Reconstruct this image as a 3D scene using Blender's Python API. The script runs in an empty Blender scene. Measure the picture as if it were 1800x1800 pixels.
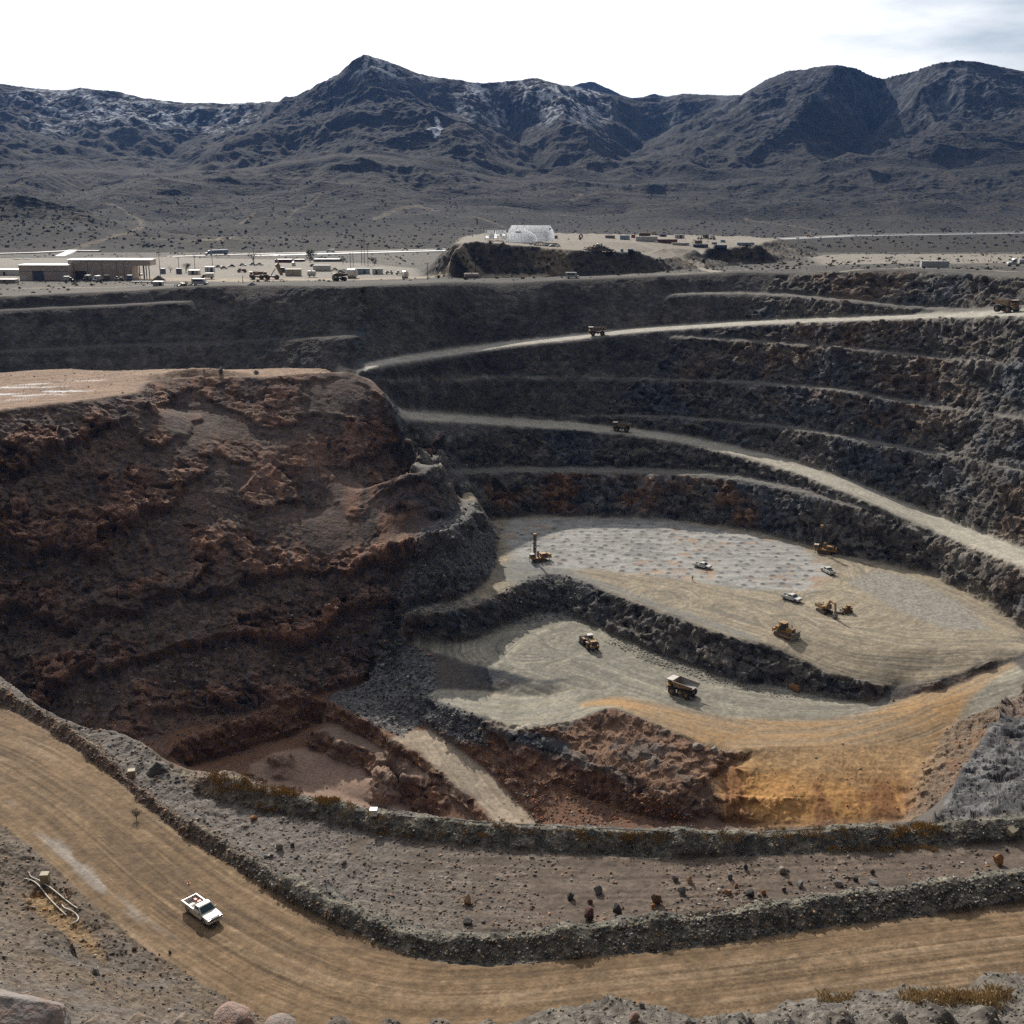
import bpy, bmesh, math, random
import numpy as np
from mathutils import Vector, Matrix
random.seed(7)
C = bpy.context.scene.collection
F = 2000.0                      # focal length in photo pixels (1800 wide)
PITCH = math.radians(15.4)
SP, CP = math.sin(PITCH), math.cos(PITCH)
CZ = 150.0                      # camera height above the deepest pit datum
f32 = np.float32

# ------------------------------------------------------------------ camera geometry
def down(py): return SP + (np.asarray(py, float) - 900) / F * CP
def W(px, s, d):
    """world point from picture column px, depth s along the lens axis, drop d below the eye"""
    px, s, d = np.asarray(px, float), np.asarray(s, float), np.asarray(d, float)
    v = (d / s - SP) / CP
    return np.stack([(px - 900) / F * s, (CP - v * SP) * s, CZ - d + 0 * s], -1)
def dens(pts, n=24):
    pts = np.array(pts, float)
    out = []
    for a, b in zip(pts[:-1], pts[1:]):
        k = max(2, int(abs(b - a)[:2].max() / 1.2) + 2) if n is None else n
        t = np.linspace(0, 1, k, endpoint=False)[:, None]
        out.append(a + (b - a) * t)
    out.append(pts[-1:])
    return np.concatenate(out)
def I(pts, d=None):
    """surveyed line: (px, py, drop) or (px, py) with one drop"""
    p = [(q[0], q[1], q[2] if len(q) > 2 else d) for q in pts]
    p = dens(p, None)
    return W(p[:, 0], p[:, 2] / down(p[:, 1]), p[:, 2])
def Hd(pts):
    """line out of sight: (px, depth, drop)"""
    p = dens(pts, 60)
    return W(p[:, 0], p[:, 1], p[:, 2])
def yl(line):
    a = np.array(line, float)
    return lambda x: np.interp(x, a[:, 0], a[:, 1])
LINES = {}
def add(name, w): LINES[name] = w; return w

# ------------------------------------------------------------------ far wall: benches solved upward from the toe
yT = yl([(560, 1040), (700, 985), (760, 955), (820, 930), (880, 912), (950, 908), (1050, 909), (1150, 912), (1250, 922), (1330, 936), (1400, 955), (1480, 978), (1560, 992), (1640, 1012), (1700, 1042), (1760, 1080), (1800, 1105), (1960, 1200)])
yH = yl([(560, 850), (800, 833), (900, 829), (1000, 830), (1100, 832), (1200, 835), (1280, 842), (1340, 853), (1400, 866), (1460, 881), (1530, 897), (1600, 928), (1700, 975), (1800, 1022), (1960, 1095)])
yG0 = yl([(560, 730), (700, 736), (800, 742), (900, 748), (1000, 754), (1100, 763), (1200, 778), (1300, 801), (1400, 831), (1500, 870), (1600, 915), (1700, 958), (1800, 998), (1960, 1062)])
yG1 = yl([(560, 717), (700, 722), (800, 729), (900, 736), (1000, 743), (1100, 751), (1200, 766), (1300, 787), (1400, 812), (1500, 847), (1600, 889), (1700, 929), (1800, 964), (1960, 1020)])
yF = yl([(560, 718), (950, 729), (1000, 731), (1100, 731), (1200, 735), (1300, 743), (1400, 754), (1500, 773), (1600, 792), (1700, 809), (1800, 831), (1960, 866)])
yE = yl([(560, 674), (670, 671), (800, 668), (850, 663), (950, 664), (1050, 665), (1200, 669), (1300, 672), (1400, 679), (1500, 690), (1600, 708), (1700, 724), (1800, 737), (1960, 760)])
yD = yl([(560, 670), (1150, 590), (1170, 591), (1300, 598), (1400, 606), (1500, 614), (1600, 624), (1700, 635), (1800, 643), (1960, 656)])
yC0 = yl([(560, 662), (610, 653), (700, 637), (800, 623), (900, 608), (1036, 594), (1105, 585), (1217, 577), (1300, 572), (1400, 567), (1500, 563), (1600, 560), (1700, 557), (1800, 554), (1960, 549)])
yC1 = yl([(560, 655), (610, 646), (700, 628), (800, 613), (900, 600), (1036, 586), (1105, 578), (1217, 570), (1300, 565), (1400, 561), (1500, 557), (1600, 553), (1700, 549), (1800, 545), (1960, 538)])
yB = yl([(1100, 519), (1170, 518), (1300, 516), (1400, 521), (1500, 530), (1600, 541), (1700, 546), (1800, 540), (1960, 530)])
yR = yl([(-150, 528), (0, 521), (100, 516), (200, 512), (300, 506), (330, 503), (400, 501), (500, 501), (600, 503), (700, 500), (800, 495), (900, 497), (1000, 491), (1100, 488), (1200, 483), (1300, 478), (1400, 480), (1500, 476), (1600, 474), (1700, 481), (1800, 487), (1960, 495)])
yM = yl([(-150, 626), (0, 618), (200, 608), (350, 603), (530, 594), (620, 590)])
yBl = yl([(-150, 552), (0, 546), (100, 541), (200, 537), (300, 531), (400, 528), (620, 524)])
def climb(s, d, y, ratio):
    k = down(y); h = (d - k * s) / (1 + k * ratio)
    h = max(float(h), .3)
    return s + ratio * h, d - h
acc = {}
def put(n, px, s, d): acc.setdefault(n, []).append((px, s, d))
def tap(x, a, b, va, vb): return float(np.interp(x, [a, b], [va, vb]))
for px in range(640, 1961, 20):
    s, d = 110 / down(yT(px)), 110.0
    if px >= 700: put('wall_toe', px, s, d)
    s, d = climb(s, d, yH(px), .5); (px >= 700 and put('bench_h_out', px, s, d))
    s += tap(px, 1350, 1530, 8, .8); (px >= 700 and put('bench_h_in', px, s, d))
    s, d = climb(s, d, yG0(px), .6); (px >= 700 and put('ramp_g_out', px, s, d))
    s = d / down(yG1(px)); (px >= 700 and put('ramp_g_in', px, s, d))
    if px >= 1000:
        s, d = climb(s, d, yF(px), .6); put('bench_f_out', px, s, d)
        s += tap(px, 1000, 1400, 1.2, 3.2); put('bench_f_in', px, s, d)
    s, d = climb(s, d, yE(px), .62); put('bench_e_out', px, s, d)
    s += tap(px, 1100, 1400, 1.6, 3.2); put('bench_e_in', px, s, d)
    if px >= 1170:
        s, d = climb(s, d, yD(px), .62); put('bench_d_out', px, s, d)
        s += 2.8; put('bench_d_in', px, s, d)
    s, d = climb(s, d, yC0(px), .62); put('ramp_c_out', px, s, d)
    s = max(d / down(yC1(px)), s + 5); put('ramp_c_in', px, s, d)
    if px >= 1180:
        s, d = climb(s, d, yB(px), .8); put('bench_b_out', px, s, d)
        s += 5; put('bench_b_in', px, s, d)
    s, d = climb(s, d, yR(px), 1.1); put('rim', px, s, d)
for px in range(-150, 640, 20):
    s, d = float(np.interp(px, [450, 640], [424, 400])), float(np.interp(px, [450, 640], [64, 62]))
    put('back_toe', px, s, d)
    s, d = climb(s, d, yM(px), 1.2); put('bench_m_out', px, s, d)
    s += 1.6; put('bench_m_in', px, s, d)
    if px < 340:
        s, d = climb(s, d, yBl(px), 1.1); put('bench_l_out', px, s, d)
        s += 4; put('bench_l_in', px, s, d)
    s, d = climb(s, d, yR(px), 1.1); put('rim_left', px, s, d)
for n, p in acc.items(): add(n, Hd(p))
RIM = np.array(acc['rim_left'] + acc['rim'])
rimS = lambda x: np.interp(x, RIM[:, 0], RIM[:, 1]); rimD = lambda x: np.interp(x, RIM[:, 0], RIM[:, 2])

# ------------------------------------------------------------------ plain beyond the rim, the spoil hill
xs = np.arange(-300, 2101, 50)
add('rim_back', Hd([(x, rimS(x) + 12, rimD(x) + .2) for x in xs]))
add('yard', Hd([(x, 555, 38) for x in xs if x < 735]))
add('yard2', Hd([(x, 700, 38.5) for x in xs if x < 735]))
add('plain_r', Hd([(x, max(rimS(x) + 60, 540), 30.5) for x in xs if x > 1440]))
add('plain_r2', Hd([(x, 700, 33) for x in xs if x > 1440]))
add('plain_a', Hd([(x, 930, 44) for x in xs])); add('plain_c', Hd([(x, 1030, 44) for x in xs]))
add('hill_base', I([(742, 482, 37), (800, 488, 36.5), (900, 487, 36), (1000, 486, 35.5), (1100, 482, 35), (1200, 474, 34.5), (1280, 467, 34), (1395, 459, 33.5)]))
add('hill_left', Hd([(742, 580, 37), (765, 640, 38), (780, 720, 39.5), (900, 780, 41), (1100, 860, 42), (1400, 880, 42), (1440, 760, 38), (1410, 660, 33.5)]))
add('hill_top', I([(800, 429, 21), (830, 424, 20), (850, 424, 20), (900, 430, 21.5), (960, 436, 23.2), (1010, 440, 24), (1080, 443, 25.2), (1130, 441, 25)]))
add('hill_top_side', Hd([(800, 560, 21), (815, 640, 20.6), (850, 700, 20.6), (960, 730, 21.4), (1100, 770, 23.5), (1300, 790, 25), (1370, 740, 25.3), (1345, 680, 25.2)]))
add('hill2_top', I([(1150, 436, 25.4), (1180, 434, 25.2), (1220, 436, 25.6), (1300, 434, 25.2), (1342, 432, 24.8)]))
add('hill2_base', I([(1150, 458, 32), (1180, 457, 32.5), (1250, 461, 33), (1330, 464, 33.5), (1385, 459, 33.5)]))
add('hill_mid', Hd([(830, 610, 20.4), (1000, 630, 23), (1130, 660, 24.6), (1300, 720, 25.2)]))

# ------------------------------------------------------------------ the red mound left in the pit, its nose and benches
add('mound_crest', I([(-150, 742, 58), (0, 720, 58), (60, 713, 58), (150, 703, 58), (240, 690, 58), (262, 668, 58), (330, 664, 58), (400, 663, 58), (470, 662, 58), (560, 656, 58), (610, 653, 58), (650, 667, 59.8), (672, 690, 62.8)]))
add('mound_back', I([(-150, 655), (0, 656), (60, 650), (110, 648), (200, 652), (300, 648), (400, 650), (500, 646), (600, 646)], 58))
add('mound_lump', I([(255, 662, 57.2), (300, 652, 56), (345, 646, 55.2), (380, 647, 55.6), (430, 656, 57.2)]))
add('mound_brow', I([(262, 716, 62.5), (300, 720, 65.8), (350, 722, 66.2), (430, 722, 66.6), (520, 722, 67.2), (600, 724, 68)]))
add('nose', I([(672, 690, 62.8), (690, 725, 68.5), (720, 755, 73.5), (738, 775, 77)]))
add('n1_in', I([(800, 755, 80.4), (765, 765, 80.2), (742, 778, 79), (738, 800, 79), (715, 818, 79.8)]))
add('n1_out', I([(860, 758, 82.4), (790, 768, 81.8), (770, 785, 80.7), (768, 800, 80), (765, 820, 80.2), (745, 834, 81), (715, 829, 80.6), (690, 838, 82.2), (650, 856, 85.5), (600, 880, 88.8), (540, 904, 91.8)]))
add('n2_in', I([(812, 850, 95.5), (812, 880, 95.2), (800, 905, 94.4), (750, 925, 93.2), (690, 943, 95.2)]))
add('n2_out', I([(828, 848, 95.5), (838, 885, 95.4), (830, 905, 94.8), (800, 922, 94.3), (760, 943, 94), (710, 951, 95), (680, 957, 96), (640, 966, 98.2)]))
add('nose_foot', I([(885, 925, 110), (872, 955, 110), (866, 995, 110), (858, 1018, 110), (820, 1050, 110), (780, 1060, 110), (720, 1065, 110), (660, 1074, 111)]))
add('foot', I([(-200, 1230, 119), (0, 1235, 122), (120, 1285, 124), (230, 1302, 126), (300, 1290, 126), (400, 1257, 126), (500, 1236, 126), (560, 1221, 126.5), (600, 1213, 126.5), (640, 1200, 126.5), (655, 1185, 126)]))

# ------------------------------------------------------------------ the pit floors and cuts
add('u_edge', I([(680, 1082, 110.3), (730, 1078, 110.3), (780, 1075, 110.3), (830, 1065, 110.3), (870, 1050, 110.3), (900, 1030, 110.3), (930, 1014, 110.3), (980, 1010, 110.3), (1020, 1020, 110.3), (1080, 1043, 110.3), (1150, 1070, 110.3), (1200, 1087, 110.3), (1250, 1106, 110.3), (1300, 1124, 110.4), (1350, 1133, 110.6), (1400, 1158, 112.2), (1450, 1184, 113.4), (1510, 1195, 114), (1585, 1212, 115.6), (1650, 1195, 113), (1700, 1180, 111.4), (1745, 1158, 109.6)]))
add('v_toe', I([(690, 1126, 118), (720, 1129, 118), (780, 1131, 118.2), (820, 1129, 118.3), (860, 1115, 118.8), (900, 1096, 119), (935, 1080, 119), (985, 1077, 119), (1030, 1098, 119), (1090, 1122, 119), (1150, 1147, 119), (1200, 1167, 119), (1250, 1184, 119), (1300, 1199, 119), (1350, 1206, 119), (1400, 1217, 119), (1450, 1230, 118.6), (1520, 1237, 118), (1570, 1233, 117), (1620, 1220, 115.5), (1680, 1202, 113.5), (1740, 1180, 111.5), (1790, 1162, 110)]))
add('v_line', I([(900, 1150, 119), (1000, 1150, 119), (1100, 1190, 119), (1200, 1230, 119), (1300, 1250, 119), (1400, 1262, 118.9), (1500, 1262, 118.3), (1600, 1248, 116.8), (1700, 1220, 113.5), (1800, 1188, 109.5), (1900, 1150, 106)]))
add('u_line', I([(900, 985, 110), (1000, 980, 110), (1200, 1020, 110), (1350, 1060, 110), (1450, 1110, 110), (1600, 1140, 109.8), (1800, 1142, 108.5), (1950, 1140, 107)]))
add('u_line2', I([(1500, 1060, 109.7), (1650, 1100, 109.2), (1790, 1118, 108.6)]))
add('v_right', I([(1640, 1330, 120.5), (1650, 1308, 119.5), (1665, 1285, 118), (1690, 1266, 116.5), (1740, 1246, 114), (1800, 1228, 111.5), (1900, 1195, 108)]))
add('orange', I([(1290, 1318, 120), (1400, 1312, 119.6), (1500, 1310, 119.5), (1600, 1305, 119.6)]))
add('orange2', I([(1300, 1350, 121.6), (1450, 1350, 120.8), (1600, 1345, 120.9)])); add('orange4', I([(1300, 1400, 125), (1380, 1400, 123.2), (1450, 1398, 122.8), (1595, 1395, 122.9)]))
add('orange3', I([(1270, 1445, 129.6), (1350, 1452, 127.2), (1450, 1450, 125.4), (1590, 1440, 124.8)]))
add('hollow_rim', I([(690, 1122, 118.5), (760, 1145, 119), (795, 1158, 119), (845, 1168, 119), (885, 1182, 119.2), (960, 1200, 119.6), (1022, 1192, 119.4)]))
add('hollow_toe', I([(765, 1212, 122.4), (850, 1214, 122.5), (900, 1225, 122.3), (960, 1224, 121.2), (1010, 1212, 120)]))
add('v2_edge', I([(745, 1222, 122.8), (800, 1242, 122.6), (850, 1260, 122.4), (910, 1276, 122), (960, 1280, 121.2), (1020, 1264, 119.8)]))
add('r_peak', I([(1020, 1262, 119.3), (1050, 1250, 117.8), (1075, 1243, 117.3), (1110, 1256, 117.8), (1150, 1272, 118.6), (1200, 1292, 119.4), (1250, 1312, 120.2)]))
add('r_mid', I([(1000, 1295, 122), (1080, 1305, 121.6), (1160, 1335, 122), (1230, 1365, 123)]))
add('r_crest', I([(850, 1268, 122.8), (910, 1284, 122.8), (960, 1294, 123), (1000, 1312, 123.4), (1050, 1345, 124.2), (1100, 1362, 124.6), (1150, 1385, 125.2), (1200, 1396, 125.6), (1235, 1408, 126)]))
add('r_bay', I([(1250, 1368, 124.5), (1285, 1345, 122.5), (1320, 1332, 121)]))
add('r_foot', I([(850, 1305, 127.3), (900, 1340, 128), (960, 1375, 129), (1020, 1405, 130), (1100, 1425, 130.6), (1170, 1440, 130.4), (1230, 1448, 129.6)]))
add('w_right', I([(700, 1240, 127), (740, 1272, 127.3), (800, 1312, 128.6), (850, 1352, 130.6), (900, 1400, 132.6), (950, 1452, 134.6)]))
add('w_left', I([(575, 1227, 127), (640, 1266, 127.4), (705, 1302, 128.2), (765, 1350, 130.2), (820, 1400, 132.8), (872, 1452, 134.6)]))
add('w_top', I([(610, 1220, 126.8), (660, 1232, 126.8), (705, 1275, 127.4)]))
add('x_in', I([(590, 1272, 130.8), (650, 1303, 131.2), (700, 1335, 131.6), (735, 1352, 132), (765, 1368, 132.2), (790, 1392, 133.6), (815, 1420, 135), (840, 1448, 136.2)]))
add('x_out', I([(552, 1284, 131), (578, 1286, 131), (600, 1305, 131.1), (644, 1319, 131.3), (667, 1336, 131.6), (705, 1358, 132.2), (730, 1369, 132.4), (769, 1375, 132.4), (778, 1389, 133.4), (811, 1419, 135), (830, 1448, 136.4)]))
add('y_toe', I([(545, 1318, 135.2), (600, 1336, 135.4), (640, 1361, 136), (680, 1381, 136.6), (702, 1411, 138.6), (735, 1432, 139.2), (760, 1445, 139.6)]))
add('y_line', I([(480, 1372, 136), (600, 1395, 137), (680, 1425, 139)]))
add('l_crest', I([(285, 1322, 127.5), (350, 1296, 127.2), (400, 1276, 127), (500, 1246, 127), (572, 1227, 127)]))
add('l_toe', I([(310, 1352, 133), (400, 1326, 133), (500, 1294, 132.8), (560, 1272, 132.4)]))
add('knob', I([(470, 1345, 134.4), (490, 1322, 131.4), (505, 1324, 131.4), (515, 1340, 134.2)]))
add('near_floor', Hd([(-200, 225, 124), (250, 222, 134), (600, 215, 139), (900, 208, 137), (1200, 205, 133), (1500, 205, 128), (1600, 203, 126), (1690, 216, 121.5), (1760, 238, 116.5), (1850, 262, 111), (1950, 280, 107)]))

# ------------------------------------------------------------------ near side: pit edge, berms, bench, haul road, hillside
E_pts = [(-150, 1150), (-60, 1172), (0, 1188), (25, 1206), (60, 1236), (100, 1258), (160, 1282), (200, 1283), (240, 1300), (290, 1335), (330, 1352), (400, 1361), (460, 1381), (500, 1392), (560, 1405), (620, 1418), (660, 1425), (750, 1432), (850, 1442), (950, 1447), (1100, 1453), (1250, 1461), (1350, 1459), (1450, 1451), (1560, 1447), (1640, 1440)]
add('pit_edge', I(E_pts, 80.4))
add('spur_foot', I([(1640, 1441), (1750, 1436), (1800, 1434), (1950, 1426)], 80.6))
add('spur', I([(1645, 1440, 83), (1680, 1390, 86), (1700, 1340, 89), (1760, 1270, 93), (1800, 1215, 95), (1860, 1150, 98), (1950, 1080, 101)]))
b2 = [(345, 1397), (420, 1416), (500, 1433), (580, 1447), (660, 1464), (740, 1478), (850, 1490), (1000, 1500), (1150, 1507), (1300, 1505), (1500, 1497), (1650, 1487), (1800, 1476), (1950, 1466)]
add('berm2_base', I(b2, 81.4))
yb2 = yl(b2); yE2 = yl(E_pts + [(1750, 1436), (1800, 1434), (1950, 1426)])
c2 = []
for px in range(350, 1951, 25):
    s, d = climb(81.4 / down(yb2(px)), 81.4, yE2(px) + 9, 1.15); c2.append((px, s, d))
add('berm2_crest', Hd(c2))
b1 = [(-150, 1160), (-60, 1205), (0, 1238), (70, 1275), (140, 1320), (200, 1365), (260, 1420), (330, 1475), (400, 1515), (470, 1560), (540, 1600), (600, 1630), (660, 1655), (720, 1680), (800, 1693), (850, 1697), (950, 1690), (1050, 1680), (1150, 1672), (1250, 1662), (1350, 1645), (1450, 1630), (1550, 1618), (1650, 1605), (1750, 1593), (1800, 1585), (1950, 1566)]
c1 = [(-150, 1135), (-60, 1180), (0, 1212), (70, 1246), (140, 1292), (190, 1334), (250, 1390), (310, 1432), (380, 1473), (450, 1517), (520, 1558), (580, 1588), (640, 1616), (700, 1640), (760, 1650), (850, 1646), (950, 1641), (1000, 1638), (1100, 1622), (1200, 1614), (1300, 1602), (1400, 1591), (1500, 1569), (1600, 1558), (1700, 1547), (1800, 1533), (1950, 1515)]
add('road_far', I(b1, 80))
yb1, yc1 = yl(b1), yl(c1)
cc, cb = [], []
for px in range(-150, 1951, 25):
    s, d = climb(80 / down(yb1(px)), 80, yc1(px), 1.15); cc.append((px, s, d))
    k = tap(px, 150, 500, 4.0, 5.5); cb.append((px, s + k, 81.2 if px > 200 else 80.6))
add('berm1_crest', Hd(cc)); add('berm1_crest2', Hd([(p, s + 1.3, d + .15) for p, s, d in cc])); add('berm1_back', Hd(cb))
add('bench_mid', I([(420, 1440), (500, 1470), (600, 1500), (700, 1530), (850, 1540), (1000, 1545), (1200, 1545), (1400, 1530), (1600, 1515), (1800, 1500), (1950, 1490)], 81.5))
add('road_mid', I([(-150, 1290), (0, 1345), (100, 1405), (200, 1480), (300, 1560), (400, 1630), (500, 1690), (620, 1740), (750, 1760), (900, 1755), (1100, 1735), (1300, 1715), (1500, 1690), (1800, 1655), (1950, 1635)], 80))
add('road_near', I([(-150, 1380), (0, 1450), (70, 1503), (130, 1560), (190, 1613), (240, 1660), (310, 1700), (370, 1742), (420, 1772), (480, 1800)], 80))
add('road_near2', Hd([(480, 114, 80), (600, 108, 80), (900, 105, 80), (1300, 106, 80), (1700, 108, 80), (2000, 110, 80)]))
add('side_berm', I([(-100, 1420, 79.4), (0, 1467, 79), (60, 1512, 79), (110, 1565, 79), (170, 1620, 79), (220, 1672, 79), (285, 1708, 79.2)]))
add('ditch', I([(-100, 1500, 79.3), (0, 1530, 79.3), (70, 1570, 79.4), (110, 1610, 79.4), (150, 1650, 79.3), (185, 1700, 79)]))
add('outcrop', I([(-100, 1510, 77), (0, 1555, 76.5), (45, 1585, 76.2), (90, 1625, 76.0), (120, 1645, 75.6), (135, 1660, 75.8)]))
add('outcrop_foot', I([(-100, 1520, 79), (0, 1572, 79), (45, 1602, 79), (95, 1645, 78.8), (128, 1680, 78.6), (150, 1700, 78)]))
add('slope_a', I([(-100, 1620, 72), (0, 1640, 73), (100, 1690, 73), (180, 1725, 74), (280, 1750, 76), (380, 1790, 78)]))
add('slope_b', I([(-100, 1720, 64), (0, 1730, 64.5), (100, 1755, 65), (200, 1775, 67), (300, 1800, 70)]))
add('slope_c', Hd([(-300, 62, 44), (0, 64, 46), (200, 72, 52), (350, 82, 60), (480, 90, 66), (600, 80, 60)]))
fg = [(700, 1835), (780, 1808), (860, 1797), (930, 1783), (985, 1768), (1030, 1757), (1070, 1748), (1130, 1764), (1200, 1775), (1250, 1791), (1330, 1788), (1370, 1768), (1420, 1755), (1490, 1746), (1560, 1752), (1620, 1744), (1700, 1748), (1738, 1718), (1800, 1709), (1950, 1700)]
add('mound_near', Hd([(p, 58, 58 * float(down(y))) for p, y in fg]))
add('mound_near_back', Hd([(p, 61.5, 61.5 * float(down(y)) + .9) for p, y in fg]))
add('cut_mid', Hd([(700, 82, 62), (1000, 82, 60), (1400, 82, 60), (1950, 82, 59)]))
add('fg_lip', Hd([(-300, 47, 34.2), (400, 47, 34.4), (700, 48, 34.9), (900, 49, 34.8), (1300, 49, 34.7), (2100, 49, 34.4)]))
for k, (s_, r_) in enumerate([(3.2, .80), (4.5, .77), (6.5, .755), (9, .75), (12, .748), (16, .746), (20, .745), (25, .744), (30, .743), (34, .742), (37, .741), (40, .74), (43, .737)]):
    w_ = 2600 / s_ + 800; add('fg_%d' % k, Hd([(900 - w_ * 3, s_, r_ * s_), (900 + w_ * 3, s_, r_ * s_)]))

# ------------------------------------------------------------------ noise
_rs = np.random.RandomState(3); _tab = _rs.rand(65536).astype(f32)
def _h(x, y, z): return _tab[(x * 73856093 ^ y * 19349663 ^ z * 83492791) & 65535]
def vn(x, y, z=None, seed=0):
    x = np.asarray(x, f32); y = np.asarray(y, f32)
    xi = np.floor(x); yi = np.floor(y); a = x - xi; b = y - yi
    xi = xi.astype(np.int64); yi = yi.astype(np.int64)
    a = a * a * (3 - 2 * a); b = b * b * (3 - 2 * b)
    def lay(k): return (_h(xi, yi, k) * (1 - a) + _h(xi + 1, yi, k) * a) * (1 - b) + (_h(xi, yi + 1, k) * (1 - a) + _h(xi + 1, yi + 1, k) * a) * b
    if z is None: return lay(seed)
    z = np.asarray(z, f32); zi = np.floor(z); c = z - zi; zi = zi.astype(np.int64) + seed * 101; c = c * c * (3 - 2 * c)
    return lay(zi) * (1 - c) + lay(zi + 1) * c
def fbm(x, y, z=None, o=4, g=.5, seed=0, ridge=False):
    s = 0; amp = 1; tot = 0; fr = 1.0
    for k in range(o):
        n = vn(x * fr + k * 17.3, y * fr - k * 9.1, None if z is None else z * fr + k * 5.7, seed + k)
        if ridge: n = 1 - abs(2 * n - 1)
        s = s + n * amp; tot += amp; amp *= g; fr *= 2.03
    return s / tot
def sstep(a, b, x): t = np.clip((x - a) / (b - a), 0, 1); return t * t * (3 - 2 * t)

# ------------------------------------------------------------------ height field by relaxation between the surveyed lines (plan polar grid)
TM, NT, DW, DW2, Y0, YMIN, YMAX = .68, 620, .0022, .02, 36.0, 2.6, 990.0
NB = int(math.log(Y0 / YMIN) / DW2); NA = int(math.log(YMAX / Y0) / DW) + 2
NW = NB + NA
def widx(Y): return np.where(Y >= Y0, NB + np.log(np.maximum(Y, 1e-3) / Y0) / DW, NB + np.log(np.maximum(Y, 1e-3) / Y0) / DW2)
def tidx(t): return (t + TM) / (2 * TM) * (NT - 1)
def relax(lines, nt, nw, ti, wi, its=70):
    num = np.zeros((nw, nt)); cnt = np.zeros((nw, nt))
    for w in lines:
        j = np.rint(ti(w[:, 0] / w[:, 1])).astype(int); i = np.rint(wi(w[:, 1])).astype(int)
        ok = (j >= 0) & (j < nt) & (i >= 0) & (i < nw)
        np.add.at(num, (i[ok], j[ok]), w[ok, 2]); np.add.at(cnt, (i[ok], j[ok]), 1)
    pyr = [(num, cnt)]
    while min(pyr[-1][0].shape) > 24:
        n, c = pyr[-1]; n = np.pad(n, ((0, n.shape[0] % 2), (0, n.shape[1] % 2))); c = np.pad(c, ((0, c.shape[0] % 2), (0, c.shape[1] % 2)))
        pyr.append((n[::2, ::2] + n[1::2, ::2] + n[::2, 1::2] + n[1::2, 1::2], c[::2, ::2] + c[1::2, ::2] + c[::2, 1::2] + c[1::2, 1::2]))
    z = None
    for lv, (n, c) in enumerate(reversed(pyr)):
        m = c > 0; fix = n / np.maximum(c, 1e-9)
        if z is None: z = np.full(n.shape, n.sum() / c.sum())
        else: z = np.repeat(np.repeat(z, 2, 0), 2, 1)[:n.shape[0], :n.shape[1]]
        z[m] = fix[m]
        for k in range(400 if lv == 0 else its):
            p = np.pad(z, 1, mode='edge')
            z = .25 * (p[:-2, 1:-1] + p[2:, 1:-1] + p[1:-1, :-2] + p[1:-1, 2:])
            z[m] = fix[m]
    return z
def wobble(names, amp, seed):
    for n in names:
        w = LINES[n]; a = np.concatenate([[0], np.cumsum(np.hypot(*np.diff(w[:, :2], axis=0).T))])
        for c in (0, 1):
            j = (vn(a * .10, a * 0 + c, None, seed + c) - .5) * 2 * amp + (vn(a * .4, a * 0 + c, None, seed + 7 + c) - .5) * amp
            e = np.clip(np.minimum(a, a[-1] - a) / 6, 0, 1); LINES[n][:, c] += j * e
wobble(['u_edge', 'hollow_rim', 'v2_edge', 'r_crest', 'w_left', 'x_out', 'l_crest', 'n1_out', 'n2_out', 'bench_e_out', 'bench_f_out', 'bench_d_out', 'bench_h_out'], 1.1, 900)
wobble(['v_toe', 'r_foot', 'mound_crest', 'foot', 'y_toe', 'l_toe', 'wall_toe'], 1.0, 950)
ZG = relax(LINES.values(), NT, NW, tidx, widx).astype(f32)
_far = np.clip((np.exp((np.arange(NW) - NB) * DW) * Y0 - 200) / 60, 0, 1)[:, None].astype(f32)
for _k in range(2):
    _p = np.pad(ZG, 1, mode='edge'); ZG = ZG * (1 - _far) + _far * (.25 * ZG + .75 * .25 * (_p[:-2, 1:-1] + _p[2:, 1:-1] + _p[1:-1, :-2] + _p[1:-1, 2:]))
def bil(G, i, j):
    i = np.clip(i, 0, G.shape[0] - 1.001); j = np.clip(j, 0, G.shape[1] - 1.001)
    i0 = i.astype(np.int32); j0 = j.astype(np.int32); a = (i - i0).astype(f32); b = (j - j0).astype(f32)
    return (G[i0, j0] * (1 - a) + G[i0 + 1, j0] * a) * (1 - b) + (G[i0, j0 + 1] * (1 - a) + G[i0 + 1, j0 + 1] * a) * b
def zbase(X, Y): return bil(ZG, widx(Y), tidx(X / Y))


def facets(x, y, z, seed=0):
    """blocky rock relief: every jittered cell is one tilted plane"""
    xi, yi, zi = [np.floor(a).astype(np.int64) for a in (x, y, z)]
    best = np.full(x.shape, 9., f32); out = np.zeros(x.shape, f32)
    for a in (-1, 0, 1):
        for b in (-1, 0, 1):
            for c in (-1, 0, 1):
                p, q, r = xi + a, yi + b, zi + c
                dx = x - p - _h(p, q, r + seed * 57); dy = y - q - _h(p + 71, q, r + seed * 57); dz = z - r - _h(p, q + 37, r + seed * 57)
                d = dx * dx + dy * dy + dz * dz; k = d < best
                h = _h(p + 11, q + 5, r + seed * 57) - .5 + (_h(p + 3, q + 19, r) - .5) * dx * 1.5 + (_h(p + 29, q, r + 13) - .5) * dy * 1.5 + (_h(p, q + 41, r + 3) - .5) * dz * 1.8
                best = np.where(k, d, best); out = np.where(k, h, out)
    return out
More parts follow.
